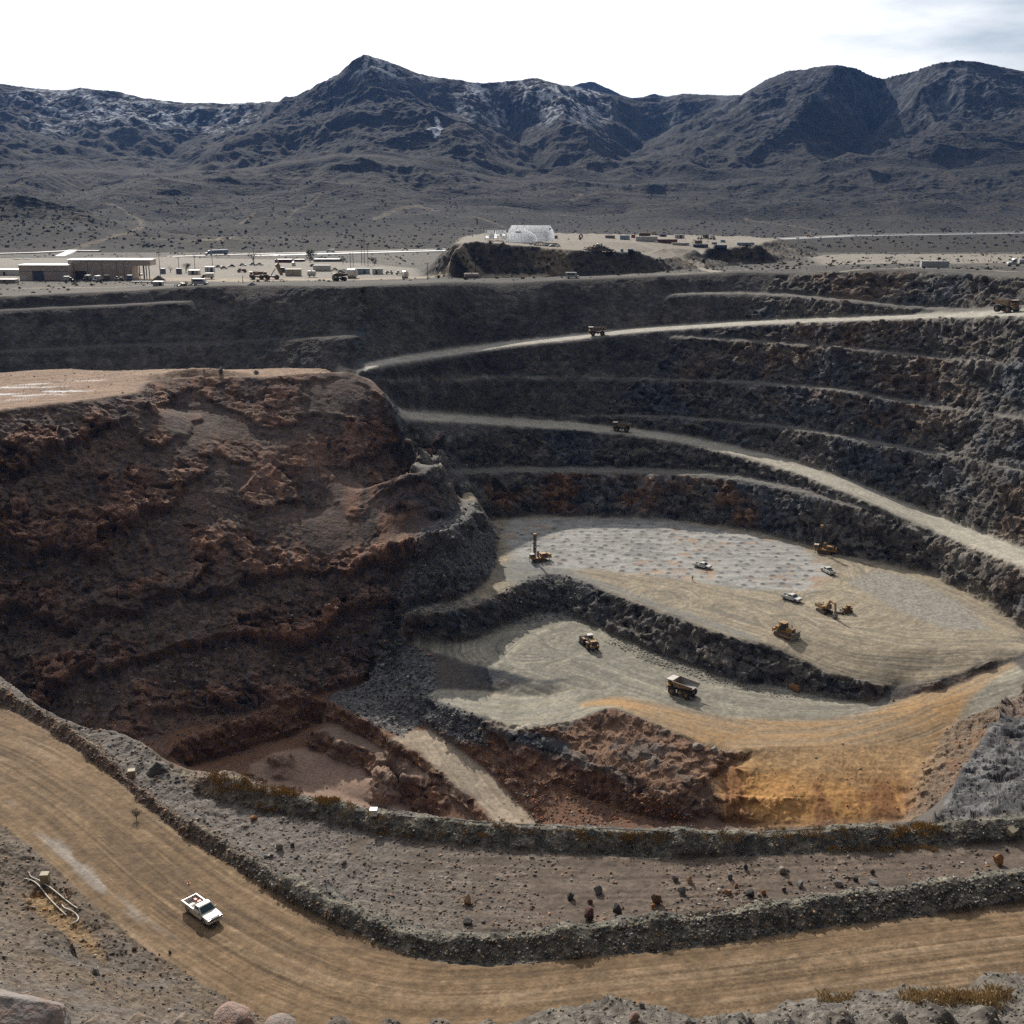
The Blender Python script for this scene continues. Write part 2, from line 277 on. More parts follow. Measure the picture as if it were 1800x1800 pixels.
# ------------------------------------------------------------------ plan regions
_pm_i, _pm_j = np.arange(NW), np.arange(NT)
def pmask(*parts, blur=1):
    w = np.concatenate([np.asarray(p) for p in parts])
    if len(w) > 260: w = w[::max(1, len(w) // 220)]
    jj = tidx(w[:, 0] / w[:, 1]); ii = widx(w[:, 1])
    M = np.zeros((NW, NT), f32)
    i0, i1 = int(max(0, ii.min())), int(min(NW, ii.max() + 2)); j0, j1 = int(max(0, jj.min())), int(min(NT, jj.max() + 2))
    if i1 <= i0 or j1 <= j0: return M
    gi = np.arange(i0, i1)[:, None] + 0.0; gj = np.arange(j0, j1)[None, :] + 0.0
    ins = np.zeros((i1 - i0, j1 - j0), bool)
    for k in range(len(ii)):
        a, b, c, d = ii[k - 1], jj[k - 1], ii[k], jj[k]
        if a == c: continue
        ins ^= ((a > gi) != (c > gi)) & (gj < (d - b) * (gi - a) / (c - a) + b)
    M[i0:i1, j0:j1] = ins
    for k in range(blur):
        p = np.pad(M, 1, mode='edge'); M = (p[:-2, 1:-1] + p[2:, 1:-1] + p[1:-1, :-2] + p[1:-1, 2:] + 2 * M) / 6
    return M
L_ = LINES
R = lambda n: LINES[n][::-1]
PM = {}
PM['road'] = pmask(L_['road_far'], R('road_near2'), R('road_near'))
PM['berm1'] = pmask(L_['road_far'], R('berm1_back'))
PM['bench'] = pmask(L_['berm1_back'], R('berm2_base'), I(E_pts[:10], 80.4)[::-1])
PM['berm2'] = pmask(L_['berm2_base'], R('spur_foot'), R('pit_edge')[:int(len(L_['pit_edge']) * .78)])
PM['spur'] = pmask(L_['spur_foot'], R('spur'))
PM['near'] = pmask(L_['road_near'], L_['road_near2'], Hd([(2000, 3, 2.4), (-300, 3, 2.4), (-300, 120, 80)]))
PM['ramp_g'] = pmask(L_['ramp_g_out'], R('ramp_g_in')); PM['ramp_c'] = pmask(L_['ramp_c_out'], R('ramp_c_in'))
PM['plateau'] = pmask(L_['mound_crest'], R('mound_back'))
PM['mound'] = pmask(L_['mound_crest'], L_['nose'], L_['n1_in'], I([(765, 820, 79), (810, 915, 94.5)]), L_['nose_foot'], R('foot'))
PM['u'] = pmask(L_['u_edge'], I([(1790, 1148), (1850, 1130)], 108.5), R('wall_toe')[20:], L_['nose_foot'][:int(len(L_['nose_foot']) * .5)], R('u_edge')[-60:-1])
PM['v'] = pmask(L_['v_toe'], I([(1800, 1160)], 109.8), R('v_right')[60:], I([(1620, 1330)], 120.3), R('orange'), R('r_peak'), R('v2_edge'), I([(760, 1212)], 122.5), R('hollow_rim'))
PM['v2'] = pmask(L_['hollow_toe'], I([(1020, 1225)], 120), R('v2_edge'))
PM['orange'] = pmask(L_['orange'], I([(1640, 1330, 120.3), (1600, 1440, 125.5)]), R('orange3'), L_['r_bay'], blur=30)
PM['rtal'] = pmask(L_['v_right'], I([(1800, 1215, 100), (1760, 1270, 100), (1700, 1340, 100), (1645, 1440, 95)]), Hd([(1650, 205, 122), (1590, 205, 126)]), I([(1590, 1440, 125.5)]), I([(1640, 1330, 120.5)]), blur=4)
PM['w'] = pmask(I([(712, 1285, 127.8), (760, 1284, 127.9)]), L_['w_right'][-int(len(L_['w_right']) * .68):], R('w_left')[:int(len(L_['w_left']) * .6)])
PM['x'] = pmask(L_['x_in'], R('x_out')); PM['y'] = pmask(L_['y_toe'], Hd([(760, 235, 139), (450, 235, 138)]), I([(440, 1365)], 137))
PM['r'] = pmask(L_['r_peak'], L_['r_bay'][::-1], R('r_crest'), L_['v2_edge'][-60:])
PM['rub'] = pmask(I([(655, 1200, 126.5), (690, 1125, 118.5), (765, 1150, 119), (765, 1212, 122.4), (745, 1222, 122.8), (850, 1262, 122.4), (860, 1310, 127), (800, 1312, 128.6), (740, 1272, 127.3), (705, 1295, 128), (640, 1266, 127.6), (575, 1227, 127), (600, 1213, 126.5)]))
PM['hill'] = pmask(L_['hill_base'], R('hill_left'))
PM['hilltop'] = pmask(L_['hill_top'], R('hill_top_side'))
PM['ore'] = pmask(L_['wall_toe'][420:1900], L_['bench_h_out'][420:1900][::-1], blur=6)
PM['smooth'] = np.maximum(pmask(Hd([(640, 380, 58), (1300, 470, 45)]), R('rim')[-2200:]), pmask(L_['back_toe'], R('rim_left')))
PM['beyond'] = pmask(L_['rim_left'], L_['rim'], Hd([(2300, 420, 30), (2300, 1900, 44), (-500, 1900, 44), (-500, 470, 38)]))
for b in 'efhdb':
    n = 'bench_' + b
    PM['benches'] = np.maximum(PM.get('benches', 0), pmask(L_[n + '_out'], R(n + '_in')))
for a, b in (('n1_out', 'n1_in'), ('n2_out', 'n2_in')): PM['benches'] = np.maximum(PM['benches'], pmask(L_[a], R(b)))
PM['ufoot'] = pmask(L_['nose_foot'][-260:], R('u_edge')[-330:])

# ------------------------------------------------------------------ dense ground mesh: rows of every column follow the profile
Q = 1.0
NC, NR = int(1480 * Q), int(1620 * Q)
tcol = np.linspace(-.655, .655, NC)
def screen_y(Y, Z):
    dz = CZ - Z
    s = Y * CP + dz * SP; v = (dz * CP - Y * SP) / s
    return v * F + 900
Yf = np.exp(np.concatenate([np.linspace(math.log(YMIN * 1.05), math.log(55), 240, endpoint=False), np.linspace(math.log(55), math.log(620), 2300, endpoint=False), np.linspace(math.log(620), math.log(YMAX * .998), 260)]))
prof = bil(ZG, widx(Yf)[:, None] + np.zeros(NC)[None, :], tidx(tcol)[None, :] + np.zeros(len(Yf))[:, None])
py_ = screen_y(Yf[:, None], prof)
dpy = np.abs(np.diff(py_, axis=0)); vis = (np.diff(py_, axis=0) < 0)
inview = np.clip((1900 - .5 * (py_[1:] + py_[:-1])) / 100, .03, 1)
wt = dpy * np.where(vis, 1.0, .35) * inview + np.diff(np.log(Yf))[:, None] * np.where(Yf[1:] > 55, 130, 12)[:, None]
cum = np.concatenate([np.zeros((1, NC)), np.cumsum(wt, 0)]); cum /= cum[-1]
u = np.linspace(0, 1, NR)
Yr = np.stack([np.interp(u, cum[:, j], Yf) for j in range(NC)], 1)
for k in range(14):
    p = np.pad(Yr, ((0, 0), (1, 1)), mode='edge'); Yr = (p[:, :-2] + p[:, 1:-1] + p[:, 2:]) / 3
Yr[0] = YMIN * 1.05; Yr[-1] = YMAX * .998
X = (Yr * tcol[None, :]).astype(f32); Y = Yr.astype(f32)
WI, TJ = widx(Yr), tidx(tcol)[None, :] + np.zeros((NR, 1))
Z = bil(ZG, WI, TJ).astype(f32)
m = {k: bil(v, WI, TJ).astype(f32) for k, v in PM.items()}
def normals(X, Y, Z):
    P = np.stack([X, Y, Z], -1)
    a = np.gradient(P, axis=1); b = np.gradient(P, axis=0)
    n = np.cross(a, b); n /= np.linalg.norm(n, axis=-1, keepdims=True) + 1e-9
    return n
N = normals(X, Y, Z)
for _k in range(5):
    _p = np.pad(N, ((1, 1), (1, 1), (0, 0)), mode='edge'); N = (_p[:-2, 1:-1] + _p[2:, 1:-1] + _p[1:-1, :-2] + _p[1:-1, 2:] + N) / 5
N /= np.linalg.norm(N, axis=-1, keepdims=True)
steep = 1 - N[..., 2]
m['plateau'] = m['plateau'] * sstep(.30, .12, steep)
rock = sstep(.07, .25, steep)
dist = np.sqrt(X * X + Y * Y)
far = sstep(480, 620, dist) * m['beyond']
flatmask = np.clip(m['road'] + m['ramp_g'] + m['ramp_c'] + m['u'] + m['v'] + m['v2'] + m['w'] + m['plateau'] + m['bench'], 0, 1)
wallish = np.clip(sstep(195, 225, dist) - m['beyond'] - m['near'] - m['road'] - m['berm1'] - m['berm2'] - m['bench'], 0, 1)
rock *= (1 - .9 * flatmask)
# --- relief of the rock faces
D = np.zeros_like(Z)
big = fbm(X * .11, Y * .11, Z * .11, 3, .5, 11, True) - .55
mid = fbm(X * .42, Y * .42, Z * .30, 3, .55, 21, True) - .55
fine = fbm(X * 1.5, Y * 1.5, Z * 1.2, 2, .6, 31) - .5
hcoord = np.arctan2(X, Y) * 400
gul = fbm(hcoord * .35 + Z * .15, Z * .05, None, 3, .55, 41, True) - .55
amp = np.where(m['smooth'] > .5, .16, 1.0).astype(f32) * wallish
fa = np.zeros_like(Z); fb = np.zeros_like(Z); sel = ((rock * wallish + m['spur'] + m['r'] + m['rtal']) > .04) & (dist < 620)
xs_, ys_, zs_ = X[sel] + 1.2 * (vn(X[sel] * .5, Y[sel] * .5, Z[sel] * .5, 5) - .5), Y[sel], Z[sel]
fa[sel] = facets(xs_ / 6.5, ys_ / 6.5, zs_ / 5.0 + xs_ * .04, 1); fb[sel] = facets(xs_ / 2.3, ys_ / 2.3, zs_ / 1.9 + xs_ * .1, 2)
mm = sstep(.2, .9, m['mound'])
rock = np.maximum(rock, mm * .3)
ph = (Z + (fbm(X * .035, Y * .035, None, 4, .55, 51) - .5) * 36 + X * .03) / 15.5
saw = 1 - (ph - np.floor(ph)); saw = np.where(saw < .9, saw / .9, (1 - saw) / .1)
outc = sstep(.42, .62, saw) * sstep(.30, .5, fbm(X * .05 + 9, Y * .05, Z * .02, 2, .5, 61))
ka = (1 - mm) * .95 + mm * (.35 + 1.7 * outc); kb = (1 - mm) * .75 + mm * (.3 + .7 * outc)
D += rock * amp * (big * (2.6 - 1.6 * mm) + mid * .7 + gul * 1.3 + fa * ka + fb * kb)
# mound: outcrop bands over talus aprons
crk = fbm(X * .8 + Z * .3, Y * .8, Z * .55, 3, .62, 75, True); crk2 = fbm(X * 2.2, Y * 2.2, Z * 1.6, 2, .6, 77, True)
D += rock * wallish * np.where(m['smooth'] > .5, .25, 1.0) * mm * ((crk - .55) * .5 + (crk2 - .5) * .25 )
D += mm * rock * (saw * 2.6 - 1.0 + outc * (fbm(X * .3, Y * .3, Z * .3, 3, .6, 71, True) - .5) * 1.6)
berm = np.clip(m['berm1'] + m['berm2'], 0, 1)
D += berm * (fbm(X * .13 + 5, Y * .13, None, 2, .5, 79) - .5) * 2.2
D += m['rtal'] * (fb * .4 + fbm(X * .3, Y * .3, Z * .3, 4, .62, 83, True) - .55) * 1.4
D += berm * (fbm(X * .5, Y * .5, None, 3, .6, 81) - .5) * 1.0
rub = np.clip(m['rub'] + m['ufoot'] * .6, 0, 1)
D += rub * (fbm(X * .28, Y * .28, None, 4, .65, 91) - .5) * 2.4
nearh = m['near'] * np.clip(dist / 40, .25, 1)
D += nearh * ((fbm(X * .12, Y * .12, None, 4, .55, 101) - .5) * 1.6 + (fbm(X * .9, Y * .9, None, 3, .6, 111) - .5) * .6 + (fbm(X * 3.5, Y * 3.5, None, 2, .6, 115) - .5) * .22 * sstep(90, 50, dist))
D *= (1 - .5 * sstep(-75, -50, X) * sstep(0, -30, X) * sstep(300, 330, Y) * wallish)
D += m['spur'] * (fa * .8 + fb * .5 + (fbm(X * .2, Y * .2, Z * .1, 4, .6, 121, True) - .5) * 1.8 + (fbm(X * .9, Y * .9, Z * .9, 3, .6, 125, True) - .5) * .9)
D += m['r'] * (fb * .35 + fbm(X * .25, Y * .25, None, 4, .6, 131) - .5) * 1.6
lb = m['bench'] * sstep(40, 0, X + 10) 
D += m['bench'] * (fbm(X * .5, Y * .5, None, 3, .6, 141) - .5) * (.25 + .8 * sstep(-5, -45, X) + .0)
# rubble strip along the back of the first berm
# plain and spoil hill
hs = np.clip(m['hill'] - m['hilltop'] * .85, 0, 1)
gully = fbm(X * .22 + Y * .1, Y * .03, None, 3, .6, 151, True) - .5
D += hs * (gully * 3.6 + (fbm(X * .6, Y * .6, None, 2, .5, 155) - .5) * .9 + (fbm(X * .2, Y * .2, None, 3, .6, 161) - .5) * 1.6)
pl = m['beyond'] * (1 - hs)
D += pl * ((fbm(X * .02, Y * .02, None, 3, .5, 171) - .5) * 1.2 * sstep(0, 60, dist - 500) + (fbm(X * .15, Y * .15, None, 2, .5, 181) - .5) * .35)
D += (m['plateau'] * .25 + m['u'] * .10 + m['v'] * .12 + m['w'] * .1) * (fbm(X * .35, Y * .35, None, 3, .6, 191) - .5) * 2
D += m['orange'] * ((fbm(X * .3 + Y * .1, Y * .2, None, 4, .6, 201) - .5) * .8 + (fbm(X * 1.1, Y * .5, None, 3, .6, 205, True) - .5) * .25)
D += m['road'] * (fbm(X * .5, Y * .5, None, 2, .5, 211) - .5) * .10
D += m['benches'] * wallish * (fbm(X * .4, Y * .4, None, 3, .6, 221) - .4) * .9
D = D * np.clip((YMAX * .998 - Y) / 90, 0, 1)
# blast holes: small cones of dark cuttings in staggered rows on the upper floor
holes = []
ub = I([(905, 935), (930, 985), (1040, 1000), (1200, 1015), (1300, 1030), (1430, 1035), (1440, 1000), (1390, 965), (1300, 942), (1150, 924), (1000, 920)], 110)[::40]
def inpoly(px, py, poly):
    r = False
    for k in range(len(poly)):
        a, b = poly[k - 1], poly[k]
        if (a[1] > py) != (b[1] > py) and px < (b[0] - a[0]) * (py - a[1]) / (b[1] - a[1]) + a[0]: r = not r
    return r
for a in range(-4, 40):
    for b in range(-4, 30):
        hx, hy = -12 + a * 5.6 + b * 2.2 + random.uniform(-1.2, 1.2), 330 + b * 3.9 + a * .25 + random.uniform(-.8, .8)
        if random.random() > .07 and inpoly(hx, hy, ub): holes.append((hx, hy))
spot = np.zeros_like(Z)
for hx, hy in holes:
    t0, t1 = (hx - 2) / hy, (hx + 2) / hy
    j0, j1 = np.searchsorted(tcol, (t0, t1)); j0 = max(0, j0 - 1)
    if j1 >= NC: continue
    c = Y[:, (j0 + j1) // 2]; i0, i1 = np.searchsorted(c, (hy - 2.2, hy + 2.2))
    sl = (slice(max(0, i0 - 4), i1 + 4), slice(j0, j1 + 1))
    r = np.sqrt((X[sl] - hx) ** 2 + (Y[sl] - hy) ** 2)
    spot[sl] = np.maximum(spot[sl], np.clip(1.3 - r / (.75 + .55 * ((hx * 7.3 + hy * 3.1) % 1)), 0, 1))
D += spot * .22
VX, VY, VZ = X + N[..., 0] * D, Y + N[..., 1] * D, Z + N[..., 2] * D

# ------------------------------------------------------------------ ray onto the finished ground
def ground(X_, Y_):
    """height of the finished mesh at plan points"""
    X_ = np.atleast_1d(np.asarray(X_, float)); Y_ = np.atleast_1d(np.asarray(Y_, float)); out = []
    for x, y in zip(X_, Y_):
        j = min(max((x / y - tcol[0]) / (tcol[1] - tcol[0]), 0), NC - 1.01); a = int(j); b = j - a
        za = np.interp(y, Y[:, a], VZ[:, a]); zb = np.interp(y, Y[:, a + 1], VZ[:, a + 1]); out.append(za * (1 - b) + zb * b)
    return np.array(out)
def hit(px, py):
    """first meeting of the sight line with the ground"""
    v = (py - 900) / F; up = -(SP + v * CP); fw = CP - v * SP; sx = (px - 900) / F
    t = sx / fw; j = int(np.clip(round((t - tcol[0]) / (tcol[1] - tcol[0])), 0, NC - 1))
    prof = VZ[:, j]; ray = CZ + up / fw * Y[:, j]
    k = np.nonzero((prof >= ray) & (Y[:, j] > 5))[0]
    if len(k) == 0: return hit_far(px, py)
    k = k[0]
    if k > 0:
        a0, a1 = prof[k - 1] - ray[k - 1], prof[k] - ray[k]; f = -a0 / (a1 - a0 + 1e-9); f = min(max(f, 0), 1); y = Y[k - 1, j] * (1 - f) + Y[k, j] * f
    else: y = Y[k, j]
    return Vector((float(t * y), float(y), float(CZ + up / fw * y)))
def depth(p): return p.y * CP + (CZ - p.z) * SP
def mpp(p): return depth(p) / F           # metres per photo pixel there
# ------------------------------------------------------------------ colours of the ground
def rgb(*c): return np.array(c, f32)
n1 = fbm(X * .05, Y * .05, Z * .05, 4, .55, 301); n2 = fbm(X * .25, Y * .25, Z * .25, 4, .6, 311); n3 = fbm(X * 1.1, Y * 1.1, Z * 1.1, 3, .6, 321)
streakz = fbm(hcoord * .8, Z * .07, None, 4, .6, 331)
def mix(col, c, k): return col + (np.asarray(c, f32) - col) * k[..., None]
col = np.zeros(Z.shape + (3,), f32) + rgb(.088, .078, .068)
# walls: grey-black rock with slate-blue, rust and pale veins
col = mix(col, rgb(.055, .060, .068), sstep(.45, .65, n1))
col = mix(col, rgb(.095, .087, .077), sstep(.5, .7, n2) * .7)
rust = sstep(.55, .68, fbm(X * .028 + 3, Y * .028, Z * .05, 4, .55, 341))
col = mix(col, rgb(.14, .088, .055), rust * .55 * sstep(.25, .6, n2))
vein = sstep(.70, .80, fbm(hcoord * .10 + Z * .12, Z * .22 - hcoord * .05, None, 4, .6, 351)) * sstep(.42, .6, n3) * sstep(40, 140, X)
col = mix(col, rgb(.30, .29, .27), vein * .9)
col = mix(col, rgb(.066, .058, .054), m['smooth'] * .85)
col = mix(col, rgb(.024, .022, .022), m['smooth'] * sstep(.55, .66, fbm(hcoord * .05, Z * .1, None, 4, .6, 361)) * .6)
col = col * (1 + m['smooth'] * (.5 * (fbm(hcoord * .012, Z * .7, None, 3, .6, 363) - .5) + .5 * (fbm(hcoord * .5, Z * .06, None, 3, .6, 365) - .5)))[..., None]
ore = m['ore'] * rock
col = mix(col, rgb(.17, .085, .04), ore * sstep(.45, .6, fbm(X * .06, Y * .06, Z * .09, 4, .6, 371)) * .8)
col = mix(col, rgb(.16, .145, .15), ore * sstep(.5, .62, fbm(X * .09 + 7, Y * .09, Z * .06, 4, .6, 381)) * .7)
col = mix(col, rgb(.15, .14, .125), m['benches'] * wallish * .9)
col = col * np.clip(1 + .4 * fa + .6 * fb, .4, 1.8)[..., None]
# mound
mc = mix(np.zeros_like(col) + rgb(.108, .073, .056), rgb(.185, .098, .062), outc * (.5 + .5 * sstep(.4, .6, n2)))
mc = mix(mc, rgb(.080, .068, .062), sstep(.5, .7, streakz) * .7)
mc = mix(mc, rgb(.058, .057, .062), sstep(-45, -15, X + (n1 - .5) * 60 - (Z - 60) * .12) * .9)
mc = mix(mc, rgb(.135, .078, .05), sstep(.6, .7, n1) * .5)
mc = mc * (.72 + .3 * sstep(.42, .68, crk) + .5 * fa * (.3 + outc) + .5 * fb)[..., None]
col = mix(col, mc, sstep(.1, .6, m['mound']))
# low cuts in the south-west of the pit: brown clay
low = sstep(124, 127, CZ - Z + 3 * (n2 - .5)) * wallish * sstep(60, 30, X) * (1 - mm)
col = mix(col, rgb(.17, .088, .05), low * (.55 + .6 * n2))
col = mix(col, rgb(.19, .135, .09), np.clip(m['rtal'] * 1.2, 0, 1) * (.75 + .25 * n2)); col = mix(col, rgb(.22, .12, .07), m['rtal'] * sstep(.55, .66, n2) * .6)
col = mix(col, rgb(.20, .12, .078), m['r'])
col = mix(col, rgb(.13, .115, .10), m['r'] * sstep(.5, .65, n2) * .8)
# flats with traffic marks along their lanes
def decim(w, k=26): return w[np.linspace(0, len(w) - 1, k).astype(int)][:, :2]
def lanes(mask, curves):
    """distance across and along the nearest lane, for the vertices of a region"""
    idx = np.nonzero(mask.ravel() > .02)[0]
    px, py = X.ravel()[idx], Y.ravel()[idx]
    best = np.full(len(idx), 1e9, f32); D_ = np.zeros(len(idx), f32); S_ = np.zeros(len(idx), f32)
    off = 0
    for c in curves:
        s0 = off
        for a, b in zip(c[:-1], c[1:]):
            e = b - a; l = math.hypot(*e); e = e / l
            rx, ry = px - a[0], py - a[1]
            s = np.clip(rx * e[0] + ry * e[1], 0, l); dx, dy = rx - e[0] * s, ry - e[1] * s
            q = dx * dx + dy * dy; k = q < best
            best[k] = q[k]; D_[k] = np.where(rx * e[1] - ry * e[0] > 0, 1, -1)[k] * np.sqrt(q[k]); S_[k] = s0 + s[k]
            s0 += l
        off += 500
    d = np.zeros(X.size, f32); s = np.zeros(X.size, f32); d[idx] = D_; s[idx] = S_
    return d.reshape(X.shape), s.reshape(X.shape)
def streaks(d, s, f=1.0, seed=0):
    return .55 * fbm(d * .9 * f, s * .018 * f, None, 3, .6, 401 + seed) + .45 * fbm(d * 2.4 * f, s * .05 * f, None, 2, .6, 421 + seed)
def pave(mask, base, dark, light, curves, f=1.0, seed=0, k=1.0):
    global col, VZ
    d, s = lanes(mask, curves); d = d + 2.2 * (vn(s * .03, d * .05, None, 61 + seed) - .5); st = streaks(d, s, f, seed)
    c = mix(np.zeros_like(col) + rgb(*base), rgb(*dark), sstep(.52, .34, st) * k); c = mix(c, rgb(*light), sstep(.52, .70, st) * k)
    st2 = fbm((d + s * .35) * .7, (s - d * .4) * .03, None, 2, .6, 441 + seed); brk = sstep(.40, .62, n1 * .6 + n2 * .4)
    c = mix(c, rgb(*dark), sstep(.58, .72, st2) * .45 * k); c = mix(c, rgb(*base), (1 - brk) * .45)
    c = c * (.70 + .6 * n2)[..., None] * (.85 + .3 * n3)[..., None]
    col = col * (1 - mask[..., None]) + c * mask[..., None]
    VZ = VZ + mask * (st - .5) * .22
    return d, s, st
def arc(cx, cy, r, a0, a1, drop, n=14):
    p = W(cx, drop / float(down(cy)), drop)
    return np.array([(p[0] + r * math.cos(math.radians(a)), p[1] + r * math.sin(math.radians(a))) for a in np.linspace(a0, a1, n)])
IL = lambda pts, d: decim(I(pts, d))
rd, rs, rst = pave(m['road'], (.178, .118, .066), (.105, .070, .041), (.245, .176, .112), [decim(L_['road_mid'], 40)], 1.0, 1)
wet = sstep(.5, .62, fbm(rd * .25, rs * .02, None, 3, .6, 461)) * sstep(3, 7, -rd * 1.0) * sstep(-20, -50, X) * m['road']
col = mix(col, rgb(.30, .285, .27), sstep(1.3, .3, np.abs(rd - 4.5 - 2 * (vn(rs * .03, rs * 0, None, 5) - .5))) * sstep(-32, -50, X) * m['road'] * sstep(.42, .62, n2 * .5 + .5 * vn(rs * .25, rd, None, 9)) * .55)
edge_ = sstep(9.5, 13.5, np.abs(rd)) * m['road']
col = mix(col, rgb(.15, .095, .062), edge_ * .6)
tread = np.sin(rs * 9.0 + np.abs(((rd * 1.1) % 1.0) - .5) * 9) * .5 + .5
lane = sstep(.55, .75, vn(rd * .8, rs * .006, None, 77)) * m['road'] * sstep(140, 110, dist)
col = col * (1 - lane * tread * .22)[..., None]
pave(m['bench'], (.120, .091, .070), (.076, .059, .048), (.158, .124, .098), [decim(L_['bench_mid'], 24)], .7, 2, .8)
lrub = m['bench'] * sstep(.42, .6, n1 * .4 + n2 * .6 + .25 * sstep(10, -40, X))
col = mix(col, rgb(.135, .122, .11), lrub * sstep(20, -40, X) * .8)
pave(m['ramp_g'], (.34, .315, .26), (.27, .25, .215), (.40, .375, .32), [decim(.5 * (L_['ramp_g_out'] + L_['ramp_g_in']), 40)], 1.0, 3, .8)
pave(m['ramp_c'], (.34, .32, .275), (.29, .27, .235), (.39, .37, .33), [decim(.5 * (L_['ramp_c_out'] + L_['ramp_c_in']), 40)], 1.0, 4, .6)
ucur = [decim(L_['u_line'], 24), IL([(1480, 990), (1420, 1020), (1380, 1060), (1400, 1100), (1500, 1130), (1650, 1143), (1790, 1144)], 109.5), IL([(1330, 1040), (1420, 1060), (1500, 1030), (1490, 1000)], 110), IL([(1020, 1030), (1200, 1080), (1330, 1120)], 110), arc(1160, 1050, 6, 0, 300, 110), arc(1465, 1060, 12, 0, 330, 110), IL([(1550, 1000), (1680, 1060), (1780, 1110)], 109)]
ud, us, ust = pave(m['u'], (.265, .22, .155), (.165, .148, .12), (.33, .28, .205), ucur, 1.15, 5)
blast = pmask(I([(885, 935), (905, 1000), (1040, 1000), (1200, 1018), (1300, 1036), (1430, 1040), (1470, 1005), (1400, 958), (1300, 935), (1150, 912), (900, 910)], 110), blur=5)
bl = bil(blast, WI, TJ)
bc = mix(np.zeros_like(col) + rgb(.27, .262, .245), rgb(.20, .195, .19), sstep(.42, .6, n2)); bc = mix(bc, rgb(.33, .322, .305), sstep(.5, .64, fbm(X * .15, Y * .6, None, 3, .6, 471)))
bc = mix(bc, rgb(.36, .23, .13), sstep(.60, .70, n1 * .6 + n2 * .4 + .14 * sstep(70, 105, X) - .03) * .6)
col = col * (1 - bl[..., None]) + bc * bl[..., None]
col = mix(col, rgb(.088, .086, .086), sstep(.25, .85, spot))
grv = bil(pmask(I([(1490, 1020), (1570, 1070), (1660, 1108), (1745, 1112), (1690, 1060), (1610, 1015), (1540, 1000)], 109.6), blur=5), WI, TJ)
col = mix(col, rgb(.22, .205, .18), grv * .9)
dk = bil(pmask(I([(870, 1000), (900, 1028), (980, 1012), (1060, 1032), (1200, 1085), (1330, 1126), (1330, 1116), (1180, 1066), (1000, 1000), (900, 985)], 110), blur=6), WI, TJ)
col = mix(col, rgb(.155, .16, .16), dk * .7)
vcur = [decim(L_['v_line'], 24), IL([(880, 1170), (940, 1120), (1000, 1095), (1060, 1115), (1020, 1150), (950, 1170), (1050, 1200)], 119), arc(1000, 1128, 9, 20, 330, 119), arc(930, 1140, 10, 60, 300, 119), IL([(800, 1250), (950, 1262), (1040, 1240), (1150, 1260), (1300, 1290)], 120), IL([(1300, 1260), (1450, 1260), (1600, 1235), (1800, 1185)], 114)]
vd, vs, vst = pave(m['v'], (.215, .20, .16), (.14, .134, .115), (.30, .275, .215), vcur, 1.1, 6)
tan = bil(pmask(I([(1000, 1235), (1080, 1225), (1160, 1240), (1280, 1262), (1420, 1268), (1520, 1262), (1600, 1240), (1700, 1215), (1800, 1180), (1850, 1200), (1700, 1262), (1640, 1330), (1400, 1330), (1280, 1325), (1200, 1295), (1070, 1245)], 119), blur=8), WI, TJ)
col = mix(col, rgb(.36, .215, .095), tan * (np.clip(m['v'] + m['orange'] * .6, 0, 1) * (.4 + .55 * sstep(.4, .65, vst * .6 + n1 * .4))))
pave(m['v2'], (.27, .25, .20), (.2, .19, .165), (.34, .28, .19), [IL([(780, 1232), (900, 1250), (1020, 1240)], 122)], 1.2, 7)
pave(m['w'], (.34, .275, .205), (.28, .225, .165), (.39, .32, .25), [IL([(735, 1284), (800, 1340), (900, 1430), (935, 1460)], 130)], 1.3, 8, .7)
col = mix(col, rgb(.23, .165, .125) , m['x'] * (.6 + .5 * n2)); col = mix(col, rgb(.27, .185, .14), m['y'] * (.6 + .6 * n2))
oc = mix(np.zeros_like(col) + rgb(.42, .225, .08), rgb(.24, .115, .045), sstep(.5, .62, fbm(X * .14, Y * .05, None, 4, .6, 481))); oc = mix(oc, rgb(.155, .075, .032), sstep(.55, .7, n3 * .5 + n2 * .5) * .8); oc = mix(oc, rgb(.33, .235, .135), sstep(.5, .66, n1 + .25 * sstep(122.5, 120, CZ - Z)) * .8)
oc = mix(oc, rgb(.31, .195, .095) * (.8 + .4 * n3[..., None]), sstep(122.6, 120.4, CZ - Z + (n2 - .5) * 3 + (n1 - .5) * 4) * .85)
col = col * (1 - m['orange'][..., None]) + oc * m['orange'][..., None]
pave(m['plateau'], (.26, .17, .115), (.18, .12, .085), (.31, .22, .155), [IL([(-50, 690), (100, 685), (200, 675), (250, 668)], 58)], .8, 9)
glare = sstep(.55, .66, fbm(X * .05, Y * .35, None, 3, .6, 491)) * bil(pmask(I([(-30, 680), (60, 672), (180, 668), (180, 684), (60, 700), (-30, 704)], 58), blur=5), WI, TJ)
col = mix(col, rgb(.62, .62, .62), glare * m['plateau'])  # glare off wet puddles painted as pale patches in the plateau colour
col = mix(col, rgb(.105, .105, .105) * (.7 + .7 * n3[..., None]), rub * .9)
